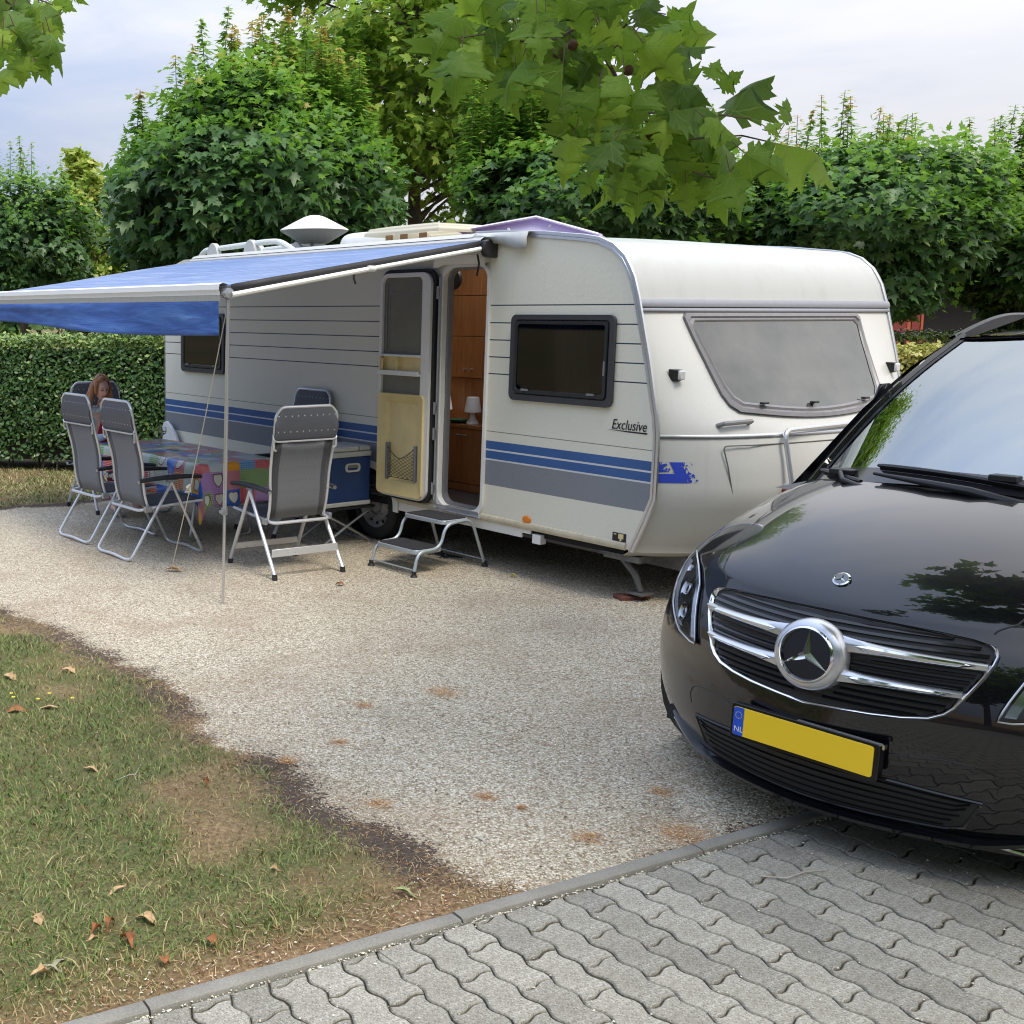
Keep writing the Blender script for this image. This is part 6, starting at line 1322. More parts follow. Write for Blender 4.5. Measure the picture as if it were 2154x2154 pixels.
# hood badge
hp = hoodcol(0, .16); hp = min([hoodcol(0, h/100) for h in range(1, 60)], key=lambda p: abs(p.z-.994)); h2 = hoodcol(0, .2)
M_ = Matrix.Translation(hp+Vector((.004, 0, .002)))@Matrix.Rotation(radians(-50), 4, 'Y')
hb_ = xl([(.031, -.003), (.031, .003), (.026, .006), (.024, .003), (0, .003)], 28, M_).build('bonnet_badge', CHR, van, angle=50); xl([(.0235, .0035), (0, .0035)], 24, M_).build('badge_disc', plain('badge_grey', (.2, .22, .24), .3), hb_); star(.024, .005, .004, M_@Matrix.Translation((.0038, 0, 0)), 'star', CHR, hb_)
# number plate
PM = Matrix.Translation((.034, .008, .432))@Matrix.Rotation(radians(-3), 4, 'Y')
def plate_box(y0, y1, z0, z1, x0, x1, r, nm, m, par, bev=.002): mb = MB(); mb.prism(rrect(y0, y1, z0, z1, r, 4), 'x', x0, x1, M=PM); return mb.build(nm, m, par, bevel=bev, angle=40)
hd = plate_box(-.272, .278, -.068, .066, -.04, -.004, .012, 'plate_holder', GBL, van)
s = NT('yellow_plate_film'); s.set(base=(.95, .63, .02), rough=.35, coat=.3); YEL = s.m
pt_ = plate_box(-.26, .26, -.055, .055, -.006, .0, .010, 'number_plate', YEL, hd, .001)
mb = MB(); mb.prism([(-.259, -.046), (-.252, -.0545), (-.218, -.0545), (-.218, .0545), (-.252, .0545), (-.259, .046)], 'x', .0002, .0012, M=PM); s = NT('blue_plate_film'); s.set(base=(.015, .09, .55), rough=.35); mb.build('blue_band', s.m, pt_, smooth=False)
me_ = text_mesh('NL', .030, plain('plate_white', (.8, .8, .82), .4), 'lettering', .0004); o = put('lettering', me_, pt_); o.matrix_local = PM@Matrix.Translation((.0018, -.2535, -.040))@Matrix.Rotation(radians(90), 4, 'Z')@Matrix.Rotation(radians(90), 4, 'X')
for k in range(12):
    a = 2*pi*k/12; cy_2, cz_2 = -.238+.0125*cos(a), .024+.0125*sin(a); mb = MB(); P_ = []
    for j in range(10): b_ = radians(90+36*j); r_ = .0026 if j % 2 == 0 else .0011; P_.append((cy_2+r_*cos(b_), cz_2+r_*sin(b_)))
    mb.prism(P_, 'x', .0012, .0017, M=PM); mb.build('star', plain('flag_star_gold', (.6, .55, .2), .5) if 'flag_star_gold' not in bpy.data.materials else bpy.data.materials['flag_star_gold'], pt_, smooth=False)
mb = MB(); mb.prism(rrect(-.02, .28, .062, .069, .002, 2), 'x', -.02, -.008, M=PM); mb.build('holder_clip', GREYP, hd)
mb = MB(); mb.prism(rrect(.281, .289, .05, .068, .003, 3), 'x', -.03, -.012, M=PM); mb.build('holder_screw', CHR, hd)
# lower intake with slats
SL = lambda y: tab([(0, .205), (.2, .207), (.35, .212), (.43, .213), (.48, .222), (.53, .325)], abs(y)); SU = lambda y: tab([(0, .362), (.3, .352), (.53, .332)], abs(y))
mb = MB(); ysn = np.linspace(-.535, .535, 41); mb.grid([[nose(y, lerp(SL(y), SU(y), k/5), .002) for y in ysn] for k in range(6)]); lo_ = mb.build('lower_intake', MBL, van, angle=80)
for k in range(6):
    f_ = (k+.6)/6.2; w = tab([(0, .42), (.5, .49), (1, .525)], f_); mb = MB(); pts = [nose(y, lerp(SL(y), SU(y), f_), 0) for y in np.linspace(-w, w, 27)]
    mb.grid([[p+Vector((.003, 0, .005)) for p in pts], [p+Vector((.010, 0, .001)) for p in pts], [p+Vector((.003, 0, -.003)) for p in pts]]); mb.build('intake_slat', GREYP if False else GBL, lo_, angle=20)
edge_ = [(y, SU(y)) for y in np.linspace(-.535, .535, 20)]+[(y, SL(y)) for y in np.linspace(.53, -.53, 24)]
mb = MB(); mb.tube([nose(y, z, .002) for y, z in edge_], .006, 6, closed=True); mb.build('intake_rim', GBL, lo_)
# front lip and lower corners
mb = MB(); rows = []
for t in np.linspace(-1, 1, 61):
    w = .93; y = ycol(t, w); b = nose(ycol(t, smtab(WN, .2)), .2); k = abs(t); zl = .165+.14*max(0, k-.42)/.58; rows.append([b+Vector((.0, 0, zl-.2+.028)), b+Vector((.035*(1-k**6), 0, zl-.2+.014)), b+Vector((.03*(1-k**6), 0, zl-.2)), b+Vector((-.05, 0, zl-.2-.01))])
mb.grid(rows); mb.build('front_lip', PAINT, van, angle=30)
for sg in (-1, 1):
    mb = MB(); P_ = [(.56, .185), (.66, .20), (.78, .235), (.80, .16), (.70, .145)]
    mb.tube([nose(sg*y, z, .008) for y, z in ((.565, .178), (.66, .197), (.80, .225))], .005, 6); mb.tube([nose(sg*y, z, .008) for y, z in ((.565, .178), (.64, .158), (.78, .150))], .005, 6); mb.build('air_blade_trim', CHR, van)
    mb = MB(); mb.grid([[nose(sg*y, lerp(z0, z1, q), .004) for q in (0, .5, 1)] for y, z0, z1 in ((.575, .176, .179), (.64, .16, .192), (.72, .156, .21), (.80, .15, .224))]); mb.build('corner_vent', MBL, van)
# sculpted panel line round the plate area
for sg in (-1, 1): seam([nose(sg*y, z, .0005) for y, z in ((.28, .452), (.36, .464), (.45, .466), (.52, .460), (.56, .44), (.575, .41), (.57, .37))], .0015, GBL, 'bumper_crease')
# headlights
s = NT('lamp_glass'); tr = s.n('ShaderNodeBsdfTransparent'); tr.inputs[0].default_value = (.93, .95, .96, 1); gl = s.n('ShaderNodeBsdfGlossy'); gl.inputs['Roughness'].default_value = .015; fr = s.n('ShaderNodeFresnel'); fr.inputs[0].default_value = 1.55
mxs = s.n('ShaderNodeMixShader'); s.l(fr.outputs[0], mxs.inputs[0]); s.l(tr.outputs[0], mxs.inputs[1]); s.l(gl.outputs[0], mxs.inputs[2]); s.l(mxs.outputs[0], s.o.inputs[0]); LGL = s.m
HI = [(.626, .553), (.66, .562), (.70, .575), (.765, .600), (.81, .615), (.85, .635), (.895, .70), (.93, .79)]      # z -> inner y
HO = [(.619, .56), (.64, .68), (.675, .745), (.72, .80), (.767, .835), (.814, .853), (.87, .84), (.895, .83), (.93, .80)]
def hsurf(y, z, off): 
    if z <= .895: return nose(y, z, off)
    b = nose(y, .895, off); k = (z-.895)/.05; return b+Vector((-.05*k, 0, z-.895))
for sg in (-1, 1):
    zz = [.624, .64, .66, .69, .72, .76, .80, .84, .87, .895, .915, .93]
    def hrow(z, off, sh=0): a, b = tab(HI, z)+sh, max(tab(HO, z)-sh, tab(HI, z)+.004+sh); return [hsurf(sg*lerp(a, b, q/10), z, off) for q in range(11)]
    mb = MB(); mb.grid([hrow(z, .012) for z in zz]); hl = mb.build('headlight', LGL, van, angle=70, label='clear headlight on the grille side nearest the caravan' if sg < 0 else 'clear headlight at the picture edge')
    mb = MB(); mb.grid([hrow(z, .0035, .003) for z in zz]); mb.build('lamp_housing', MBL, hl)
    mb = MB(); a_ = [[hsurf(sg*(tab(HI, z)+.012), z, .006), hsurf(sg*(tab(HI, z)+.04), z, .010)] for z in zz[1:-2]]; mb.grid(a_); mb.build('light_blade', plain('lamp_chrome', (.8, .8, .82), .15, .9) if 'lamp_chrome' not in bpy.data.materials else bpy.data.materials['lamp_chrome'], hl)
    for (y, z, r_) in ((.69, .715, .040), (.725, .80, .046), (.765, .87, .028)):
        p = nose(sg*y, z, .004); nrm = (nose(sg*y, z, .05)-nose(sg*y, z, 0)).normalized(); Mh = Matrix.Translation(p)@nrm.to_track_quat('X', 'Z').to_matrix().to_4x4()
        mb = MB(); mb.lathe([(r_, .006), (r_*.8, .001), (r_*.5, -.001), (r_*.45, .004), (0, .006)], 20, 'x'); mb.v = [tuple(Mh@Vector(v)) for v in mb.v]; mb.build('reflector', CHR, hl)
    rim_ = [hsurf(sg*tab(HI, z), z, .012) for z in zz]+[hsurf(sg*tab(HO, z), z, .012) for z in zz[::-1]]
    mb = MB(); mb.tube(rim_, .0035, 6, closed=True); mb.build('lamp_rim', SAT, hl)
    mb = MB(); mb.grid([[hsurf(sg*(tab(HO, z)-.012), z, .009), hsurf(sg*(tab(HO, z)-.045), z, .006)] for z in zz[2:-2]]); mb.build('side_blade', plain('lamp_white', (.55, .56, .58), .3) if 'lamp_white' not in bpy.data.materials else bpy.data.materials['lamp_white'], hl)
# mirrors
for sg in (-1, 1):
    mb = MB(); c0 = Vector((-2.02, sg*1.0, 1.20)); rows = []
    for a in np.linspace(0, pi, 9): rows.append([c0+Vector((.09*sin(a)*cos(b)**1, .11*cos(a), .085*sin(b)*sin(a) if False else .085*sin(b)*sin(a)+0)) for b in np.linspace(-pi/2, 1.5*pi, 17)[:-1]])
    mb.grid(rows, closed=True); mr = mb.build('mirror', PAINT, van, angle=80); mb = MB(); mb.tube([c0, (-1.9, sg*.9, 1.14)], .03, 8); mb.build('mirror_stalk', MBL, mr)
# wheels: reuse the wheel builder in a turned frame
RIMV = plain('alloy_silver', (.5, .5, .52), .3, .7, .1, 15)
def vwheel(x, sg):
    sub = MB(); t0 = wheel(None, (0, 0, 0), .335, .225, .21, RIMV, -1, 'wheel'); t0.parent = van; t0.matrix_local = Matrix.Translation((x, sg*.955, .337))@Matrix.Rotation(radians(90 if sg < 0 else -90), 4, 'Z'); return t0
for x in (XF, XR_):
    for sg in (-1, 1): vwheel(x, sg)
mb = MB(); mb.box(-4.9, -.35, -.8, .8, .2, .26); mb.build('underbody', MBL, van)
# ------------------------------------------------------------------ foliage
def leafmat(name, stops, rough=.45, trans=.35, tcol=(.25, .45, .05)):
    s = NT(name); t = s.attr('tint'); b = s.ramp(t, stops); s.set(base=b, rough=rough, spec=.4)
    tl = s.n('ShaderNodeBsdfTranslucent'); s.l(s.mix(.5, b, tcol), tl.inputs[0]); mx_ = s.n('ShaderNodeMixShader'); mx_.inputs[0].default_value = trans
    s.l(s.b.outputs[0], mx_.inputs[1]); s.l(tl.outputs[0], mx_.inputs[2]); s.l(mx_.outputs[0], s.o.inputs[0]); return s.m
DARKLEAF = leafmat('dark_maple_leaf', [(0, (.03, .075, .025)), (.45, (.07, .15, .045)), (.75, (.14, .25, .07)), (1, (.30, .38, .13))], .42, .25, (.12, .3, .03))
LIGHTLEAF = leafmat('young_leaf', [(0, (.05, .13, .02)), (.4, (.11, .25, .03)), (.7, (.24, .42, .05)), (.88, (.48, .50, .10)), (1, (.62, .34, .13))], .45, .5)
PLANELEAF = leafmat('plane_tree_leaf', [(0, (.06, .13, .015)), (.4, (.14, .27, .03)), (.7, (.28, .42, .05)), (1, (.46, .52, .09))], .45, .5)
LIMELEAF = leafmat('lime_leaf', [(0, (.11, .19, .03)), (.5, (.27, .37, .06)), (1, (.6, .6, .16))], .5, .4)
HEDGELEAF = leafmat('hedge_leaf', [(0, (.018, .05, .012)), (.45, (.05, .115, .025)), (.75, (.11, .2, .045)), (1, (.33, .43, .11))], .38, .15, (.1, .2, .02))
GOLDLEAF = leafmat('golden_hedge_leaf', [(0, (.06, .09, .01)), (.4, (.2, .22, .03)), (1, (.62, .56, .2))], .45, .3)
s = NT('tree_bark'); c = s.coord(); n = s.noise(s.map(c, (1, 1, .25)), 14, 5, .7); s.set(base=s.ramp(n, [(.3, (.05, .04, .03)), (.7, (.16, .13, .1))]), rough=.9); s.bump(n, .02, .8); BARK = s.m
def maple_tmpl():
    half = [(0, -.02), (.12, .0), (.30, -.08), (.24, .10), (.52, .22), (.34, .30), (.40, .52), (.18, .46), (.12, .70), (0, 1.0)]
    P = half+[(-x, y) for x, y in half[-2:0:-1]]; return np.array([(x, y-.3, -abs(x)*.25-.15*(y-.3)**2) for x, y in P])
MAPLE = maple_tmpl()
OVAL = np.array([(0, -.5, 0), (.26, -.1, -.07), (.2, .3, -.06), (0, .5, -.03), (-.2, .3, -.06), (-.26, -.1, -.07)])
TRI5 = np.array([(0, -.4, 0), (.42, -.1, -.1), (.25, .15, -.03), (0, .6, -.1), (-.25, .15, -.03), (-.42, -.1, -.1)])
def unit(v): return v/(np.linalg.norm(v, axis=-1, keepdims=True)+1e-9)
def leaf_cloud(name, tmpl, P, N_, T_, S_, tint, mat, parent=None, kind=None):
    n = len(P); N_ = unit(N_); T_ = unit(T_-N_*(T_*N_).sum(-1, keepdims=True)); X_ = np.cross(T_, N_)
    V = (tmpl[None, :, 0, None]*X_[:, None]+tmpl[None, :, 1, None]*T_[:, None]+tmpl[None, :, 2, None]*N_[:, None])*S_[:, None, None]+P[:, None]
    k = len(tmpl); F = np.arange(n*k).reshape(n, k); me = fast_mesh(name, V.reshape(-1, 3), F, mat, {'tint': np.repeat(tint, k)}, smooth=True)
    return put(name, me, parent, kind=kind)
def rnd(n, sc=1): return rng.normal(0, sc, (n, 3))
def limb(mb, a, b, r0, r1, bend=.1, n=6):
    a, b = Vector(a), Vector(b); L_ = (b-a).length; off = Vector((random.uniform(-1, 1), random.uniform(-1, 1), random.uniform(-.3, .3)))*L_*bend
    mb.tube([a.lerp(b, i/n)+off*sin(pi*i/n) for i in range(n+1)], [lerp(r0, r1, i/n) for i in range(n+1)], 7)
def ball_maple(label, c, R, Rz, n, leaf, shoots=(), base=None, darker=0, group='clipped round maples behind the hedge'):
    """globe maple: layered drooping leaves on a lumpy globe, upright young shoots on top"""
    c = Vector(c); t = thing('maple_tree', label, 'tree', (c.x, c.y, 0), 0, group); c0 = np.array([0, 0, c.z])
    tk = MB(); tk.tube([(0, 0, -.05), (.02, 0, c.z*.3), (0, .03, c.z-Rz*.7), (0, 0, c.z)], [R*.075, R*.06, R*.055, R*.03], 10); tk.build('trunk', BARK, t)
    br = MB()
    for k in range(9): a = 2*pi*k/9+random.random(); e = random.uniform(-.2, .9); br_ = Vector((cos(a)*cos(e)*R*.75, sin(a)*cos(e)*R*.75, c.z+sin(e)*Rz*.7)); limb(br, (0, 0, c.z-Rz*.55), br_, R*.03, R*.008)
    br.build('limb', BARK, t)
    # lumps
    K = 34; L_ = unit(rnd(K)); lr = rng.uniform(.08, .40, K)
    u = unit(rnd(n)); dotm = np.clip((u@L_.T-.86)/.14, 0, 1)*lr; rad = 1+dotm.max(1)-.14; lay = rng.random(n); rad = rad*(1-.24*lay**2.2)
    P = c0+u*np.array([R, R, Rz])*rad[:, None]*np.array([1, 1, 1]); keep = P[:, 2] > .4; 
    # open pockets
    hole = unit(rnd(9)); hd_ = (u@hole.T).max(1); keep &= ~((hd_ > .975) & (rng.random(n) < .8))
    P, u, lay, dm = P[keep], u[keep], lay[keep], dotm.max(1)[keep]; m = len(P)
    N_ = u*.55+np.array([0, 0, .75])+rnd(m, .48); T_ = u*.7+np.array([0, 0, -.7])+rnd(m, .5); S_ = leaf*(.5+.75*rng.random(m))
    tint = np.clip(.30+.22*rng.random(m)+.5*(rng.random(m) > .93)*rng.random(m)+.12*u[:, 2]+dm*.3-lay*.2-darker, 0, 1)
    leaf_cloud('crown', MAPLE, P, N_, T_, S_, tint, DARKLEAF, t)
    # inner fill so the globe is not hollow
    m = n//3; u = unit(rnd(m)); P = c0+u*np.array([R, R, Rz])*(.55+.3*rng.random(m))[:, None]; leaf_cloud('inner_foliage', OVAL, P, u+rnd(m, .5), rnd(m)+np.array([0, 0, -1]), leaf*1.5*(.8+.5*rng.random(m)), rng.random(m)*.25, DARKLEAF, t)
    # young leaves breaking through the clipped surface, thickest on top
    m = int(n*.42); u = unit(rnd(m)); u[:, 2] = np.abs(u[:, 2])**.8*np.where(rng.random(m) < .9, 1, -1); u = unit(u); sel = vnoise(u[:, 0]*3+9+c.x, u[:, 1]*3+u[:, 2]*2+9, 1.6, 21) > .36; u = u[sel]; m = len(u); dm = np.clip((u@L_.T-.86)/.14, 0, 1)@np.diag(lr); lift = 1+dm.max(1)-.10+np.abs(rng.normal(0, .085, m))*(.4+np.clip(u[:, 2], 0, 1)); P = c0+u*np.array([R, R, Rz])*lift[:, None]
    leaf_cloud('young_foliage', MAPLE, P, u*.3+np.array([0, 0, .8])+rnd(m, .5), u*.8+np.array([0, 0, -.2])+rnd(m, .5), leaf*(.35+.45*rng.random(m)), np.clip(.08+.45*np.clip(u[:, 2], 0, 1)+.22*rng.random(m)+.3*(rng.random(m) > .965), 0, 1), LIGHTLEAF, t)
    # upright shoots
    SP, SN, ST, SS, Stt = [], [], [], [], []; sm = MB()
    for (dx, dy, h, sz, tip) in shoots:
        k = sqrt(max(0, 1-(dx/R)**2-(dy/R)**2)); z0 = c.z+Rz*k*.86; lean = Vector((random.uniform(-.12, .12), random.uniform(-.1, .1), 1)); sm.tube([Vector((dx, dy, z0-.25)), Vector((dx, dy, z0))+lean*h], [.010, .004], 5)
        nn_ = int(h/ .0145*sz)
        for q in range(nn_):
            f = q/max(nn_-1, 1); a = random.random()*2*pi; p = Vector((dx, dy, z0))+lean*h*f; o_ = Vector((cos(a), sin(a), 0)); r_ = .29*(1-.7*f)*random.uniform(.3, 1.2)
            SP.append(p+o_*r_*.6); SN.append(Vector((0, 0, 1))+o_*random.uniform(-.1, .6)); ST.append(o_+Vector((0, 0, random.uniform(-.7, .3)))); SS.append(leaf*random.uniform(.5, .95)*(1-.45*f)); Stt.append(min(1, max(0, .36+.34*f+random.gauss(0, .12)+(tip if f > .82 else 0))))
    if SP:
        leaf_cloud('shoot_leaves', MAPLE, np.array(SP), np.array(SN), np.array(ST), np.array(SS), np.array(Stt), LIGHTLEAF, t); pieces(sm, 'shoot_stem', plain('green_stem', (.12, .13, .04), .6) if 'green_stem' not in bpy.data.materials else bpy.data.materials['green_stem'], t)
    return t
def shoots_for(R, spec):
    return [(x, y, h, sz, tp) for x, y, h, sz, tp in spec]
def rs(n, x0, x1, h0, h1, tip=.0, sz=1.0, y=(-.5, .5)): return [(random.uniform(x0, x1), random.uniform(*y), random.uniform(h0, h1), sz, tip if random.random() < .7 else 0) for _ in range(n)]
def C_(x, y, Y): p = spot(x, y, Y); return (p.x, p.y, p.z)
# the big globe maple behind the awning
sh = [(-1.55, -.2, .62, 1.5, .35), (-1.42, -.3, .55, 1.4, .4), (-.98, -.4, .75, 1.4, .35), (-.85, .1, .95, 1.4, .35), (-.55, -.2, 1.15, 1.7, 0), (-.45, .1, 1.35, 1.6, .0), (-.35, -.3, 1.0, 1.6, .4), (-.15, -.5, .55, 1.3, .4), (0., .2, 1.15, 1.5, .35), (.1, -.3, .9, 1.5, .4), (.25, -.6, .5, 1.3, .3), (.4, 0, 1.15, 1.5, .3), (.55, -.2, 1.3, 1.6, .4), (.7, .1, 1.4, 1.6, .3), (.85, -.4, .8, 1.5, .3), (1.0, 0, 1.2, 1.5, .4), (1.15, -.2, .8, 1.5, .3), (1.3, -.5, .9, 1.5, .2), (1.45, -.4, .7, 1.4, .3), (1.6, -.3, .5, 1.4, .35), (.3, -1.0, .6, 1.3, .2), (-.2, -.9, .6, 1.4, .1)]+rs(26, -.6, 1.5, .5, 1.2, .35, 1.5)
t1 = ball_maple('largest round maple with dark leaves and orange tipped shoots, rising above the awning', C_(528, 402, 16), 1.9, 1.30, 10500, .185, sh)
ball_maple('small round maple at the left picture edge beyond the lime tree', C_(45, 520, 21), 1.28, 1.05, 4200, .15, rs(26, -1.1, .9, .4, 1.1, .05, 1.3))
ball_maple('round maple half covered by the hanging plane leaves, above the caravan roof', C_(1255, 445, 17.5), 2.05, 1.12, 9500, .18, rs(56, -2.0, -.2, .7, 2.1, .05, 1.6)+rs(14, -.4, 1.6, .3, .9, .1, 1.3))
ball_maple('round maple on the right above the caravan front, with loose shoots on top', C_(1800, 488, 17), 1.95, 1.12, 9500, .175, [(-1.45, 0, .55, 1.0, .3), (-1.1, 0, .7, 1.0, .35), (-.8, .1, .85, 1.0, .3), (-.55, 0, 1.0, 1.0, .35), (-.3, .1, 1.05, 1.0, .1), (-.1, 0, .95, 1.0, .3), (.15, 0, .8, 1.0, .35), (.4, .1, .75, 1.0, .3), (.75, 0, .75, .9, .1), (1.45, 0, .8, 1.3, 0)]+rs(22, -1.5, .9, .3, .85, .35, 1.0))
ball_maple('round maple at the right picture edge behind the van roof rail', C_(2200, 530, 17.5), 1.45, 1.1, 6500, .17, rs(30, -1.3, .3, .5, 1.5, .0, 1.6))
ball_maple('round maple filling the gap low above the middle of the caravan roof', C_(1500, 480, 18.5), 1.15, .95, 3800, .17, rs(5, -.6, .6, .3, .6, .2, 1.1))
# airy plane tree behind
def airy_tree(name, label, base, crown_c, R, Rz, n, size, mat, tmpl, trunk_r, clumps, group=None, tint0=.35):
    b = Vector(base); t = thing(name, label, 'tree', (b.x, b.y, 0), 0, group); cc = Vector(crown_c)-Vector((b.x, b.y, 0))
    tk = MB(); tk.tube([(0, 0, -.05), (cc.x*.2, 0, cc.z*.4), (cc.x*.6, cc.y*.5, cc.z*.8), (cc.x, cc.y, cc.z+Rz*.6)], [trunk_r, trunk_r*.8, trunk_r*.5, trunk_r*.12], 10); tk.build('trunk', BARK, t)
    lb = MB(); CL = []
    for k in range(clumps):
        u = Vector(unit(rnd(1))[0]); f = random.uniform(.35, 1)**.6; p = cc+Vector((u.x*R*f, u.y*R*f, u.z*Rz*f)); CL.append(p)
        if k % 2 == 0: a0 = Vector((cc.x*.7, cc.y*.6, max(.8, min(p.z-.3, cc.z+Rz*.3))-.25*(p-cc).length)); limb(lb, a0, p, trunk_r*.22, trunk_r*.04, .12)
    lb.build('limb', BARK, t); CLn = np.array(CL); idx = rng.integers(0, clumps, n); off = rnd(n, .36)*np.array([1.25, 1.25, .8]); P = CLn[idx]+off*(R*.26)
    out_ = unit(P-np.array(cc)); N_ = np.array([0, 0, .8])+out_*.4+rnd(n, .5); T_ = out_*.6+np.array([0, 0, -.6])+rnd(n, .5)
    tint = np.clip(tint0+.35*rng.random(n)+.16*out_[:, 2]+.25*(rng.random(n) > .85)+.2*(rng.random(clumps)[idx]-.5), 0, 1); leaf_cloud('crown', tmpl, P, N_, T_, size*(.6+.7*rng.random(n)), tint, mat, t); return t
p = floor_spot(860, 740); 
airy_tree('plane_tree', 'tall airy light green tree with sky showing through, behind the maples', spot(872, 668, 24), spot(870, 110, 24), 3.4, 4.3, 30000, .19, PLANELEAF, MAPLE, .2, 150, tint0=.48)
airy_tree('lime_tree', 'yellow green narrow tree left of the big round maple', spot(165, 668, 26), spot(168, 500, 26), 1.0, 2.2, 13000, .16, LIMELEAF, OVAL, .14, 85, tint0=.42)
for i_, (x_, w_) in enumerate(((-40, 2.4), (330, 2.6), (700, 2.4), (1080, 2.6), (1500, 2.6), (1930, 2.8), (2300, 2.6))):
    airy_tree('background_tree', ['dark tree far left behind the small round maple', 'tree behind the big round maple', 'tree low behind the satellite dome', 'tree behind the purple rooflight', 'tree behind the front end of the caravan', 'tree behind the wooden cabin', 'tree beyond the right picture edge'][i_], spot(x_, 668, 33), spot(x_, 606, 33), w_*1.15, 2.1, 5200, .32, DARKLEAF, OVAL, .15, 40, 'trees far behind the pitch', .45)
# hedges
def hedge(label, a, b, depth, top, n, leaf, mat, group, tone=0, lit_top=.35):
    a, b = Vector(a), Vector(b); L_ = (b-a).length; ang = atan2(b.y-a.y, b.x-a.x); t = thing('hedge', label, 'hedge', (a.x, a.y, 0), ang, group)
    core = MB(); core.box(.1, L_-.1, .12, depth-.12, .15, top-.14); core.build('shade_core', plain('hedge_shadow_twigs', (.02, .018, .01), .95) if 'hedge_shadow_twigs' not in bpy.data.materials else bpy.data.materials['hedge_shadow_twigs'], t)  # near-black block painted as the shade deep inside the hedge
    nf = int(n*.62); nt_ = n-nf; x = rng.random(nf)*L_; z = .12+(top-.12)*rng.random(nf)**.85; y = np.abs(rng.normal(0, .055, nf))+.03*np.sin(x*5+z*3)
    low = z < .45; keep = ~(low & (rng.random(nf) < .55)); x, y, z = x[keep], y[keep], z[keep]; P1 = np.stack([x, y, z], -1); N1 = np.array([0, -1, .45])+rnd(len(P1), .5)
    P2 = np.stack([rng.random(nt_)*L_, rng.random(nt_)*depth, top+rng.normal(0, .035, nt_)+.02*np.sin(rng.random(nt_)*6)], -1); N2_ = np.array([0, -.1, 1])+rnd(nt_, .45)
    P = np.concatenate([P1, P2]); N_ = np.concatenate([N1, N2_]); m = len(P); tint = np.clip(.28+.35*rng.random(m)+.3*(rng.random(m) > .9)+lit_top*(P[:, 2] > top-.10)+tone+.12*(vnoise(P[:, 0], P[:, 2], 2, 3)-.5), 0, 1)  # lighter leaf tint near the top paints the light lying there
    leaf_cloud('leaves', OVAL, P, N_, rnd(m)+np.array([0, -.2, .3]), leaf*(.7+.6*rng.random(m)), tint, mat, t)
    st_ = MB()
    for k in range(int(L_*7)): x = random.uniform(.05, L_-.05); st_.tube([(x, random.uniform(.05, .3), -.02), (x+random.uniform(-.06, .06), random.uniform(.1, .3), .5)], [.012, .008], 5)
    st_.build('stems', BARK, t, kind='stuff'); return t
hedge('tall clipped green hedge behind the seated woman', (-5.2, 15.45, 0), (1.9, 13.85, 0), 1.15, 1.70, 36000, .062, HEDGELEAF, 'clipped hedges around the pitch')
pa, pb = spot(1870, 722, 14.5), spot(2300, 740, 14.0)
hedge('yellow leaved hedge behind the far front corner of the caravan', (pa.x-.8, pa.y, 0), (pb.x+1.5, pb.y, 0), .7, 1.54, 15000, .075, GOLDLEAF, 'clipped hedges around the pitch', .1, .2)
pa, pb = spot(1860, 702, 17.5), spot(2300, 716, 17.5)
hedge('dark green hedge behind the yellow one, below the wooden cabin', (pa.x-1, pa.y, 0), (pb.x+2, pb.y, 0), 1.2, 1.68, 12000, .07, HEDGELEAF, 'clipped hedges around the pitch', 0, .4)
hedge('low dark hedge closing the view behind the caravan', (1.4, 17.8, 0), (7.0, 17.2, 0), 1.2, 1.6, 9000, .08, HEDGELEAF, 'clipped hedges around the pitch', -.1, .1)
# wooden cabin behind the trees
BRN = plain('dark_brown_boards', (.06, .025, .018), .7, 0, .25, 6); ORG = plain('orange_red_timber', (.42, .10, .04), .6, 0, .15, 6); RED = plain('red_panel', (.22, .035, .03), .6)
pc = spot(1870, 690, 24); cab_ = thing('wooden_cabin', 'dark brown boarded cabin with orange posts half hidden by the maples', 'cabin', (pc.x, pc.y, 0), radians(-4))
for k in range(17): mb = MB(); mb.box(.62, 6.5, 0, .06+.0, .12+k*.155, .12+k*.155+.148); o = mb.build('plank', BRN, cab_, bevel=.008); o.rotation_euler = (radians(-2.5), 0, 0)
mb = MB(); mb.box(.55, 6.6, .07, 4, .1, 2.8); mb.build('wall_core', DARKIN, cab_); mb = MB(); mb.prism([(-.4, 2.75), (2.0, 3.9), (4.6, 2.75)], 'x', -.2, 7); mb.build('roof', BRN, cab_)
for x, m_, w_ in ((-.02, RED, .34), (.33, ORG, .07), (.42, RED, .16), (.60, ORG, .05)): mb = MB(); mb.box(x, x+w_, -.06, 0, .1, 2.6); mb.build('post' if m_ is ORG else 'panel', m_, cab_, bevel=.005)
mb = MB(); mb.box(3.45, 3.51, -.07, 0, .1, 2.6); mb.build('post', plain('pale_post', (.5, .4, .25), .6), cab_)
# tall trees behind the photographer: they show only as reflections in the bonnet, grille and caravan window
for k_, (x_, y_, lb_) in enumerate(((-12, -1.5, 'plane tree far left behind the photographer'), (-7.5, -5.5, 'plane tree left behind the photographer'), (-2.2, -7.5, 'big plane tree behind the photographer whose twigs hang into the picture'), (3.4, -8.2, 'plane tree right behind the photographer, mirrored in the black bonnet'), (9.0, -7.0, 'plane tree beyond the van on the right behind the photographer'))):
    airy_tree('plane_tree', lb_, (x_, y_, 0), (x_, y_, 5.2), 3.4, 3.2, 5600, .42, PLANELEAF, MAPLE, .22, 70, 'plane trees behind the photographer')
airy_tree('plane_tree', 'plane tree spreading above the van and the photographer, source of the hanging twigs', (6.8, -.6, 0), (3.5, 3.1, 5.3), 2.1, .95, 2600, .30, PLANELEAF, MAPLE, .2, 50, 'plane trees behind the photographer')
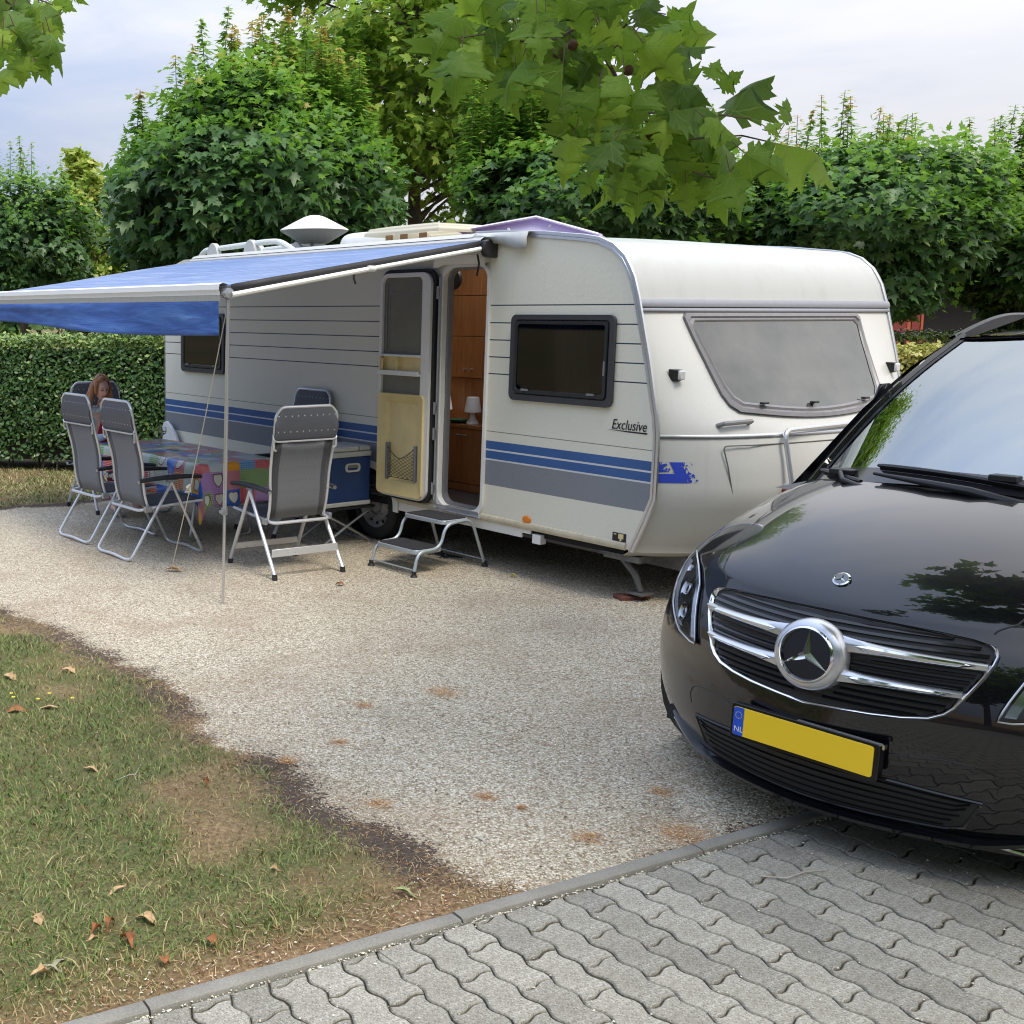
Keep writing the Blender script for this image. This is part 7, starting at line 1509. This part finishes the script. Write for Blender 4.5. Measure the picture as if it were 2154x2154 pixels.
# overhanging plane twigs close to the camera
s = NT('near_plane_leaf'); t = s.attr('tint'); c = s.coord('UV'); q = s.xyz(c)
oi = s.n('ShaderNodeObjectInfo'); tin = s.math('ADD', s.math('MULTIPLY', oi.outputs['Random'], .75), s.math('MULTIPLY', s.noise(s.coord(), 25, 3), .3))
b = s.ramp(tin, [(.05, (.03, .075, .014)), (.35, (.08, .17, .02)), (.65, (.16, .30, .03)), (.95, (.30, .45, .045))])
ax = s.math('ABSOLUTE', q[0]); v0 = s.math('SUBTRACT', 1, s.step(ax, .004, .012)); v1 = s.math('SUBTRACT', 1, s.step(s.math('ABSOLUTE', s.math('SUBTRACT', ax, s.math('MULTIPLY', s.math('ADD', q[1], .25), .85))), .006, .016)); v2 = s.math('SUBTRACT', 1, s.step(s.math('ABSOLUTE', s.math('SUBTRACT', s.math('ADD', q[1], .22), s.math('MULTIPLY', ax, .25))), .005, .013))
vein = s.math('MAXIMUM', v0, s.math('MAXIMUM', v1, v2)); b = s.mix(s.math('MULTIPLY', vein, .35), b, (.3, .4, .12)); s.set(base=b, rough=.5, spec=.35); s.bump(s.math('ADD', s.math('MULTIPLY', vein, -1), s.noise(s.coord(), 60, 3)), .002, .6)
tl = s.n('ShaderNodeBsdfTranslucent'); s.l(s.mix(.5, b, (.42, .62, .05)), tl.inputs[0]); mx_ = s.n('ShaderNodeMixShader'); mx_.inputs[0].default_value = .42; s.l(s.b.outputs[0], mx_.inputs[1]); s.l(tl.outputs[0], mx_.inputs[2]); s.l(mx_.outputs[0], s.o.inputs[0]); NEARLEAF = s.m
BRTWIG = plain('brown_twig', (.12, .085, .055), .8, 0, .2, 40); SEED = plain('brown_seed_ball', (.12, .055, .03), .9, 0, .3, 80)
def plane_leaf(seed):
    r = random.Random(seed); half = [(0, -.34), (.10, -.30), (.22, -.36), (.34, -.27), (.21, -.20), (.40, -.19), (.36, -.10), (.64, .0), (.49, .03), (.55, .12), (.33, .09), (.17, .10), (.31, .25), (.26, .26), (.30, .36), (.18, .36), (.16, .46), (.09, .50), (.06, .60), (0, .72)]
    hb_ = [(x*(1+r.uniform(-.08, .08)), y+r.uniform(-.015, .015)) for x, y in half]; ha = [(-x*(1+r.uniform(-.08, .08)), y+r.uniform(-.015, .015)) for x, y in half]
    cu, fo_, wv_ = r.uniform(.3, 1.3), r.uniform(.15, .75), r.uniform(0, 6)
    def z(x, y): return -cu*(y-.0)**2*.45-fo_*abs(x)+.035*sin(9*x+wv_)+.03*sin(8*y+wv_*2)
    mb = MB(); n = len(half); ctr = [(0, y) for x, y in half]; V = []
    for L__ in (ha, [(0, lerp(-.34, .72, i/(n-1))) for i in range(n)], hb_): V.append(L__)
    cs = V[1]; midl = [((a[0])*.5, lerp(a[1], c_[1], .35)) for a, c_ in zip(ha, cs)]; midr = [((a[0])*.5, lerp(a[1], c_[1], .35)) for a, c_ in zip(hb_, cs)]
    rows = [[(x, y, z(x, y)) for x, y in L__] for L__ in (ha, midl, cs, midr, hb_)]; mb.grid(rows); me = mb.mesh('leaf', NEARLEAF, angle=80); uvl = me.uv_layers.new(name='UVMap')
    for lp in me.loops: co = me.vertices[lp.vertex_index].co; uvl.data[lp.index].uv = (co.x, co.y)
    return me
LEAFM = [plane_leaf(k) for k in range(10)]
def overhang(label, Y, twigs, leaves, seeds=()):
    """leaves: (px, py, size in px, angle of the tip on the picture (deg, 0 up, clockwise), tilt)"""
    o0 = spot(*twigs[0][0], Y); t = thing('overhanging_branch', label, 'branch', o0)
    tm = MB()
    for tw in twigs:
        P_ = [spot(x, y, Y+.12*sin(x*.05))-o0 for x, y in tw[:-1]] if isinstance(tw[-1], float) else [spot(x, y, Y+.06*sin(x*.05))-o0 for x, y in tw]
        r_ = tw[-1] if isinstance(tw[-1], float) else .005; k = len(P_); tm.tube(P_, [lerp(r_, r_*.45, i/max(k-1, 1)) for i in range(k)], 6)
    tm.build('twig', BRTWIG, t)
    more = [(x+random.uniform(-38, 38), y+random.uniform(-38, 38), sz*random.uniform(.72, 1.0), ang+random.uniform(-35, 35), q_) for x, y, sz, ang, q_ in leaves if x < 1540 and y < 345]
    for i, (x, y, sz, ang, tl_) in enumerate([(a_, b_, (c_*.70 if a_ < 1480 else (c_*.85 if a_ < 1600 else c_)), d_, e_) for a_, b_, c_, d_, e_ in leaves]+more):
        Yq = Y+random.uniform(-.22, .22); p = spot(x, y, Yq)-o0; S_ = sz/FPX*Yq/1.02; a = radians(ang)
        tip = Vector((sin(a), .25*sin(tl_*3+i), cos(a))).normalized(); nrm = Vector((sin(tl_*2.1+i*1.3)*.5, -1, .25+.5*cos(i*2.3))) if tl_ > -5 else Vector((0, -1, 0)); nrm = Vector((nrm.x+random.uniform(-.95, .95), nrm.y*random.uniform(.5, 1), nrm.z+random.uniform(-.5, .8))); sz *= .92; S_ = sz/FPX*Yq/1.02; nrm = (nrm-tip*nrm.dot(tip)).normalized(); X_ = tip.cross(nrm)
        o = put('leaf', LEAFM[i % 10], t); o.matrix_local = Matrix(((X_.x*S_, tip.x*S_, nrm.x*S_, p.x), (X_.y*S_, tip.y*S_, nrm.y*S_, p.y), (X_.z*S_, tip.z*S_, nrm.z*S_, p.z), (0, 0, 0, 1)))
        pt = MB()
        b0 = p-tip*S_*.34; pt.tube([b0, b0-tip*S_*.28+Vector((0, 0, .01))], [.0016, .0012], 4); pt.build('leaf_stalk', BRTWIG, t)
    for x, y in seeds:
        p = spot(x, y, Y)-o0; mb = MB(); n_ = 9; rows = [[(p.x+.013*sin(pi*i/n_)*cos(2*pi*j/12)*(1+.12*((i+j) % 2)), p.y+.013*sin(pi*i/n_)*sin(2*pi*j/12)*(1+.12*((i+j) % 2)), p.z+.015*cos(pi*i/n_)) for j in range(12)] for i in range(n_+1)]; mb.grid(rows, closed=True); mb.build('seed_ball', SEED, t)
    return t
big = [(1690, 312, 175, 115, 0), (1625, 268, 40, 60, 1), (1655, 238, 62, 20, 2), (1560, 205, 160, 40, 0), (1500, 150, 60, 30, 1), (1540, 330, 150, 150, 1), (1600, 340, 120, 120, 2), (1480, 320, 140, 170, 0), (1430, 105, 150, 75, 1), (1390, 60, 140, 60, 0), (1355, 30, 120, 20, 2), (1320, 90, 120, 200, 1), (1270, 30, 110, 190, 0),
       (1350, 140, 130, 165, 1), (1395, 200, 150, 150, 0), (1340, 215, 130, 190, 2), (1290, 165, 130, 185, 1), (1240, 130, 130, 200, 0), (1195, 120, 150, 185, 2), (1150, 60, 150, 175, 1), (1110, 130, 140, 195, 0), (1160, 160, 120, 150, 1), (1060, 60, 150, 190, 2), (1010, 110, 150, 200, 0), (1040, 150, 130, 170, 1), (965, 140, 180, 190, 2), (950, 60, 140, 200, 1), (985, 30, 120, 170, 0), (1080, 170, 110, 185, 1), (1120, 20, 130, 180, 2),
       (1210, 60, 140, 170, 0), (1195, 320, 160, 195, 1), (1225, 265, 130, 205, 0), (1255, 215, 130, 185, 2), (1290, 260, 140, 180, 1), (1265, 330, 130, 175, 0), (1310, 330, 190, 168, 1), (1365, 300, 150, 160, 2), (1345, 385, 160, 180, 0), (1395, 400, 130, 185, 1), (1420, 360, 150, 165, 2), (1450, 300, 140, 150, 0), (1465, 380, 150, 155, 1), (1510, 390, 150, 150, 2), (1545, 395, 130, 160, 0), (1400, 265, 130, 180, 1), (1435, 240, 130, 140, 0), (1475, 230, 130, 120, 2), (1510, 260, 120, 110, 1), (1335, 350, 120, 190, 1),
       (1375, 345, 110, 200, 0), (1420, 320, 120, 190, 2), (1250, 300, 120, 200, 1), (1300, 385, 110, 195, 2), (1330, 420, 110, 178, 1), (1240, 380, 90, 200, 0), (1180, 220, 100, 180, 1), (1210, 180, 100, 195, 2), (1365, 90, 120, 120, 0), (1410, 150, 120, 100, 1), (1455, 185, 130, 110, 2), (1025, 20, 120, 160, 0), (1170, 15, 120, 200, 1), (1230, 5, 120, 170, 2), (1300, 5, 110, 150, 0), (1075, 105, 130, 180, 2), (1130, 100, 120, 170, 0), (1270, 90, 110, 160, 2), (1385, 245, 100, 200, 2), (1445, 410, 110, 170, 1), (1500, 345, 120, 165, 0)]
overhang('large green plane tree spray hanging from the top edge in front of the trees', 3.3, [[(1150, -160), (1200, -40), (1235, 40), (1262, 100), (1300, 170), (1350, 240), (1390, 300), (1430, 350), .008], [(1235, 40), (1180, 80), (1110, 90), (1030, 70), (965, 80), .005], [(1262, 100), (1310, 60), (1345, 20), (1400, 30), .004], [(1350, 240), (1430, 230), (1500, 240), (1580, 250), .004], [(1390, 300), (1480, 290), (1560, 285), (1625, 300), (1650, 262), .0035], [(1300, 170), (1270, 240), (1240, 300), .004], [(1430, 350), (1480, 370), (1530, 380), .003]], big, [(1300, 106), (1322, 148), (1172, 112), (1205, 95), (1280, 295), (1368, 282), (1382, 290), (1055, 130)])
overhang('smaller plane tree spray hanging into the top left corner', 3.0, [[(-60, -120), (-20, -30), (30, 20), (70, 60), .006], [(30, 20), (60, 100), (70, 130), .003], [(-20, -30), (60, -10), (110, 10), .004], [(-20, -30), (-10, 60), (10, 90), .003]],
         [(x_*.9-6, y_*.92-4, z_*.86, a_, b_) for x_, y_, z_, a_, b_ in [(40, 45, 130, 130, 0), (95, 80, 120, 140, 1), (70, 95, 110, 110, 2), (135, 25, 110, 140, 0), (150, 10, 90, 120, 1), (110, 30, 110, 150, 2), (60, 10, 120, 170, 0), (10, 90, 100, 190, 1), (15, 40, 110, 200, 2), (85, 125, 100, 170, 0), (60, 155, 110, 185, 1), (105, 150, 110, 165, 2), (40, 130, 90, 190, 1), (125, 55, 90, 130, 0), (0, 20, 120, 180, 2), (20, 120, 90, 200, 0), (120, 120, 80, 150, 1)]])
# ------------------------------------------------------------------ seated woman
def skin_obj(name, V, E, R, mat, parent, sub=2, root=0):
    me = bpy.data.meshes.new(name); bm = bmesh.new(); sl = bm.verts.layers.skin.verify(); vs = []
    for i, p in enumerate(V): v = bm.verts.new(p); r = R[i]; v[sl].radius = r if isinstance(r, tuple) else (r, r); v[sl].use_root = (i == root); vs.append(v)
    for a, b in E: bm.edges.new((vs[a], vs[b]))
    bm.to_mesh(me); bm.free(); me.materials.append(mat); o = bpy.data.objects.new(name, me); COL.objects.link(o); o.parent = parent
    o.modifiers.new('skin', 'SKIN').use_smooth_shade = True; m = o.modifiers.new('sub', 'SUBSURF'); m.levels = sub; m.render_levels = sub; return o
pw = MC@Vector((-1.27, 2.86, .03)); wm = thing('person', 'woman with long reddish brown hair in a light denim jacket looking down at the table', 'person', (pw.x, pw.y, .03), CA+pi+radians(6))
s = NT('skin'); s.set(base=s.ramp(s.noise(s.coord(), 9, 3), [(.3, (.72, .42, .32)), (.7, (.82, .52, .42))]), rough=.5); s.b.inputs['Subsurface Weight'].default_value = .1; s.b.inputs['Subsurface Radius'].default_value = (.02, .01, .005); SKN = s.m
s = NT('light_denim'); c = s.coord(); s.set(base=s.ramp(s.noise(c, 14, 4, .65), [(.3, (.34, .46, .56)), (.6, (.54, .66, .74)), (.8, (.7, .78, .84))]), rough=.85); s.bump(s.noise(c, 35, 3), .006, .8); DEN = s.m
REDT = plain('crimson_top', (.42, .015, .045), .8, 0, .2, 10); MAG = plain('magenta_trousers', (.22, .02, .09), .85, 0, .2, 10)
HV = [(0, 0, .50), (0, .0, .64), (0, .01, .80), (0, .03, .93), (0, .055, 1.02), (.02, .08, 1.075), (.04, .10, 1.12)]
body_V = HV+[(.155, .03, .985), (.215, .05, .84), (.215, .10, .71), (.12, .24, .745), (.045, .32, .765), (-.155, .03, .985), (-.24, .06, .87), (-.30, .10, .765), (-.17, .23, .755), (-.06, .31, .765),
             (.09, .05, .49), (.13, .42, .50), (.13, .47, .28), (.13, .44, .06), (.13, .56, .035), (-.09, .05, .49), (-.13, .42, .50), (-.13, .47, .28), (-.13, .44, .06), (-.13, .56, .035)]
body_E = [(0, 1), (1, 2), (2, 3), (3, 4), (4, 5), (5, 6), (3, 7), (7, 8), (8, 9), (9, 10), (10, 11), (3, 12), (12, 13), (13, 14), (14, 15), (15, 16), (0, 17), (17, 18), (18, 19), (19, 20), (20, 21), (0, 22), (22, 23), (23, 24), (24, 25), (25, 26)]
body_R = [(.15, .11), (.125, .10), (.13, .10), (.125, .09), (.06, .055), .045, .045, .055, .042, .038, .032, .022, .055, .042, .038, .032, .022, .085, .068, .055, .038, .032, .085, .068, .055, .038, .032]
skin_obj('body', body_V, body_E, body_R, SKN, wm)
# jacket: open front, sleeves to the wrist
jV = [(0, -.02, .60), (0, -.015, .74), (0, -.01, .88), (0, .01, .975), (.165, .02, .985), (.222, .045, .84), (.222, .10, .70), (.13, .225, .742), (.085, .275, .755), (-.165, .02, .985), (-.247, .055, .87), (-.308, .10, .76), (-.18, .215, .752), (-.11, .265, .76), (0, .035, 1.035)]
jE = [(0, 1), (1, 2), (2, 3), (3, 4), (4, 5), (5, 6), (6, 7), (7, 8), (3, 9), (9, 10), (10, 11), (11, 12), (12, 13), (3, 14)]
skin_obj('jacket', jV, jE, [(.155, .105), (.148, .105), (.155, .11), (.14, .095), .064, .054, .052, .044, .036, .064, .054, .052, .044, .036, (.07, .058)], DEN, wm)
skin_obj('top', [(0, .045, .58), (0, .05, .74), (0, .055, .88), (0, .065, .96)], [(0, 1), (1, 2), (2, 3)], [(.10, .085), (.085, .085), (.075, .085), (.045, .05)], REDT, wm)
skin_obj('trousers', [(0, -.01, .52), (.09, .05, .50), (.13, .42, .505), (.13, .47, .28), (.13, .45, .10), (-.09, .05, .50), (-.13, .42, .505), (-.13, .47, .28), (-.13, .45, .10)], [(0, 1), (1, 2), (2, 3), (3, 4), (0, 5), (5, 6), (6, 7), (7, 8)], [(.165, .12), .095, .078, .066, .055, .095, .078, .066, .055], MAG, wm)
mb = MB()
for sg in (-1, 1): mb.add([(sg*.02, .115, 1.065), (sg*.075, .07, 1.045), (sg*.11, .10, .985), (sg*.035, .135, 1.0)], [(0, 1, 2, 3)])
pieces(mb, 'collar', DEN, wm, solid=.008)
for sg, wr in ((1, Vector((.045, .32, .765))), (-1, Vector((-.06, .31, .765)))):
    V = [wr, wr+Vector((-.02*sg, .045, .0))]; E_ = [(0, 1)]; R_ = [(.022, .015), (.034, .014)]; base_ = V[1]
    for k, (dx, L_) in enumerate(((-.024, .062), (-.008, .072), (.009, .068), (.024, .055))):
        a = len(V); V += [base_+Vector((dx, .032, .0)), base_+Vector((dx*1.15, .032+L_*.5, -.004)), base_+Vector((dx*1.2, .032+L_*.85, -.022))]; E_ += [(1, a), (a, a+1), (a+1, a+2)]; R_ += [.0095, .0085, .007]
    a = len(V); V += [wr+Vector((-.04*sg, .02, -.002)), wr+Vector((-.058*sg, .05, -.008))]; E_ += [(0, a), (a, a+1)]; R_ += [.011, .008]; skin_obj('hand', V, E_, R_, SKN, wm, 1)
# head
HM = Matrix.Translation((.055, .13, 1.235))@Matrix.Rotation(radians(-4), 4, 'Z')@Matrix.Rotation(radians(-13), 4, 'X')
hd = bpy.data.objects.new('head_pivot', None); bpy.data.objects.remove(hd)
def headpt(th, ph):
    x, y, z = sin(ph)*sin(th), sin(ph)*cos(th), cos(ph); X_, Y_, Z_ = .072*x, .092*y, .118*z
    if z < 0: X_ *= 1-.34*z*z-.12*abs(z); Y_ *= 1-.12*z*z
    f = max(0, y)
    if f > 0:
        g = lambda cx, cz, sx, sz: math.exp(-((x-cx)/sx)**2-((z-cz)/sz)**2)*f
        Y_ += .024*g(0, -.20, .13, .14)+.010*g(0, 0, .08, .2)-.011*g(.33, .06, .17, .10)-.011*g(-.33, .06, .17, .10)+.008*g(0, -.52, .26, .07)+.009*g(0, -.8, .25, .14)-.005*g(0, -.66, .3, .04)+.006*g(0, .3, .5, .12)+.005*g(.4, -.25, .2, .2)+.005*g(-.4, -.25, .2, .2)
    return (X_, Y_, Z_)
mb = MB(); mb.grid([[headpt(2*pi*j/40, pi*i/32) for j in range(40)] for i in range(33)], closed=True); mb.v = [tuple(HM@Vector(v)) for v in mb.v]; hd = mb.build('head', SKN, wm, angle=180)
def onface(x, z, off=.001):
    best = min(((i, j) for i in range(8, 26) for j in range(-7, 8)), key=lambda ij: (headpt(2*pi*ij[1]/40, pi*ij[0]/32)[0]-x)**2+(headpt(2*pi*ij[1]/40, pi*ij[0]/32)[2]-z)**2); return Vector((x, headpt(2*pi*best[1]/40, pi*best[0]/32)[1]+off, z))
LIP = plain('lips', (.42, .13, .12), .45); LID = plain('eyelid_shadow', (.14, .07, .05), .6); HAIRM = NT('auburn_hair'); c = HAIRM.coord(); HAIRM.set(base=HAIRM.ramp(HAIRM.noise(HAIRM.map(c, (40, 40, 3)), 4, 4, .6), [(.3, (.24, .09, .03)), (.55, (.48, .21, .08)), (.75, (.66, .36, .16))]), rough=.4); HAIRM.bump(HAIRM.noise(HAIRM.map(c, (60, 60, 3)), 6, 3), .006, .8); HAIR = HAIRM.m
for sg in (-1, 1):
    mb = MB(); mb.tube([HM@onface(sg*(.028+.013*t), .004-.004*t*t, .0005) for t in (-1, -.5, 0, .5, 1)], .0042, 5); mb.build('eye', LID, hd)
    mb = MB(); mb.tube([HM@onface(sg*(.028+.018*t), .026-.004*t*t, .0) for t in (-1, -.5, 0, .5, 1)], .0034, 5); mb.build('eyebrow', HAIR, hd)
    mb = MB(); mb.tube([HM@Vector((sg*.073, -.005, .012)), HM@Vector((sg*.08, -.012, .0)), HM@Vector((sg*.072, .0, -.028))], [.008, .009, .006], 6); mb.build('ear', SKN, hd)
mb = MB(); mb.tube([HM@onface(x, -.066+.0015*cos(x*60), .0015) for x in (-.022, -.011, 0, .011, .022)], [.0015, .004, .0042, .004, .0015], 6); mb.build('mouth', LIP, hd)
mb = MB(); rows = []
for i in range(17):
    ph = pi*(.02+.60*i/16); r_ = []
    for j in range(33):
        th = radians(58)+(2*pi-radians(116))*j/32; rr = 1.13+.05*sin(9*th+i*.3); x, y, z = sin(ph)*sin(th), sin(ph)*cos(th), cos(ph)
        open_ = 0
        if ph < 1.0: th2 = th-pi; th3 = pi+th2*(1+.475*min(1, (1.0-ph)/.38)); x, y = sin(ph)*sin(th3), sin(ph)*cos(th3)
        r_.append(tuple(HM@Vector((.078*x*rr, .098*y*rr-.004, .122*z*rr+.004))))
    rows.append(r_)
mb.grid(rows); mb.build('hair', HAIR, hd, solid=.012, angle=180)
for sg in (-1, 1):
    for k, (x0, y0, x1, y1, zl, r_) in enumerate(((.080, -.005, .115, .05, .93, .024), (.08, -.01, .125, .05, .90, .030), (.074, -.045, .12, -.01, .88, .032), (.05, -.075, .07, -.05, .86, .034))):
        a = HM@Vector((sg*x0, y0, .03)); b = Vector((.04+sg*x1, y1+.0, zl+.02*k*(1 if sg > 0 else -.5))); n_ = 9
        mb = MB(); mb.tube([a.lerp(b, i/n_)+Vector((sg*.018*sin(pi*i/n_)+.006*sin(i*1.8+k), .006*cos(i*1.5+k), 0)) for i in range(n_+1)], [r_*(.55+.6*sin(pi*min(1, i/n_*.8+.12))) for i in range(n_)]+[.006], 8); mb.build('hair_strand', HAIR, hd, angle=180)
mb = MB(); q = Vector((.0, .36, .752)); mb.box(-.09, .07, .30, .52, .752, .757); mb.build('magenta_cloth', plain('pink_napkin', (.45, .12, .25), .7), None); bpy.data.objects['magenta_cloth'].matrix_world = wm.matrix_basis.copy(); o = bpy.data.objects['magenta_cloth']; o.location = wm.location; o.rotation_euler = wm.rotation_euler; o.name = 'napkin'; tag(o, 'pink folded napkin under the hands of the seated woman', 'napkin')
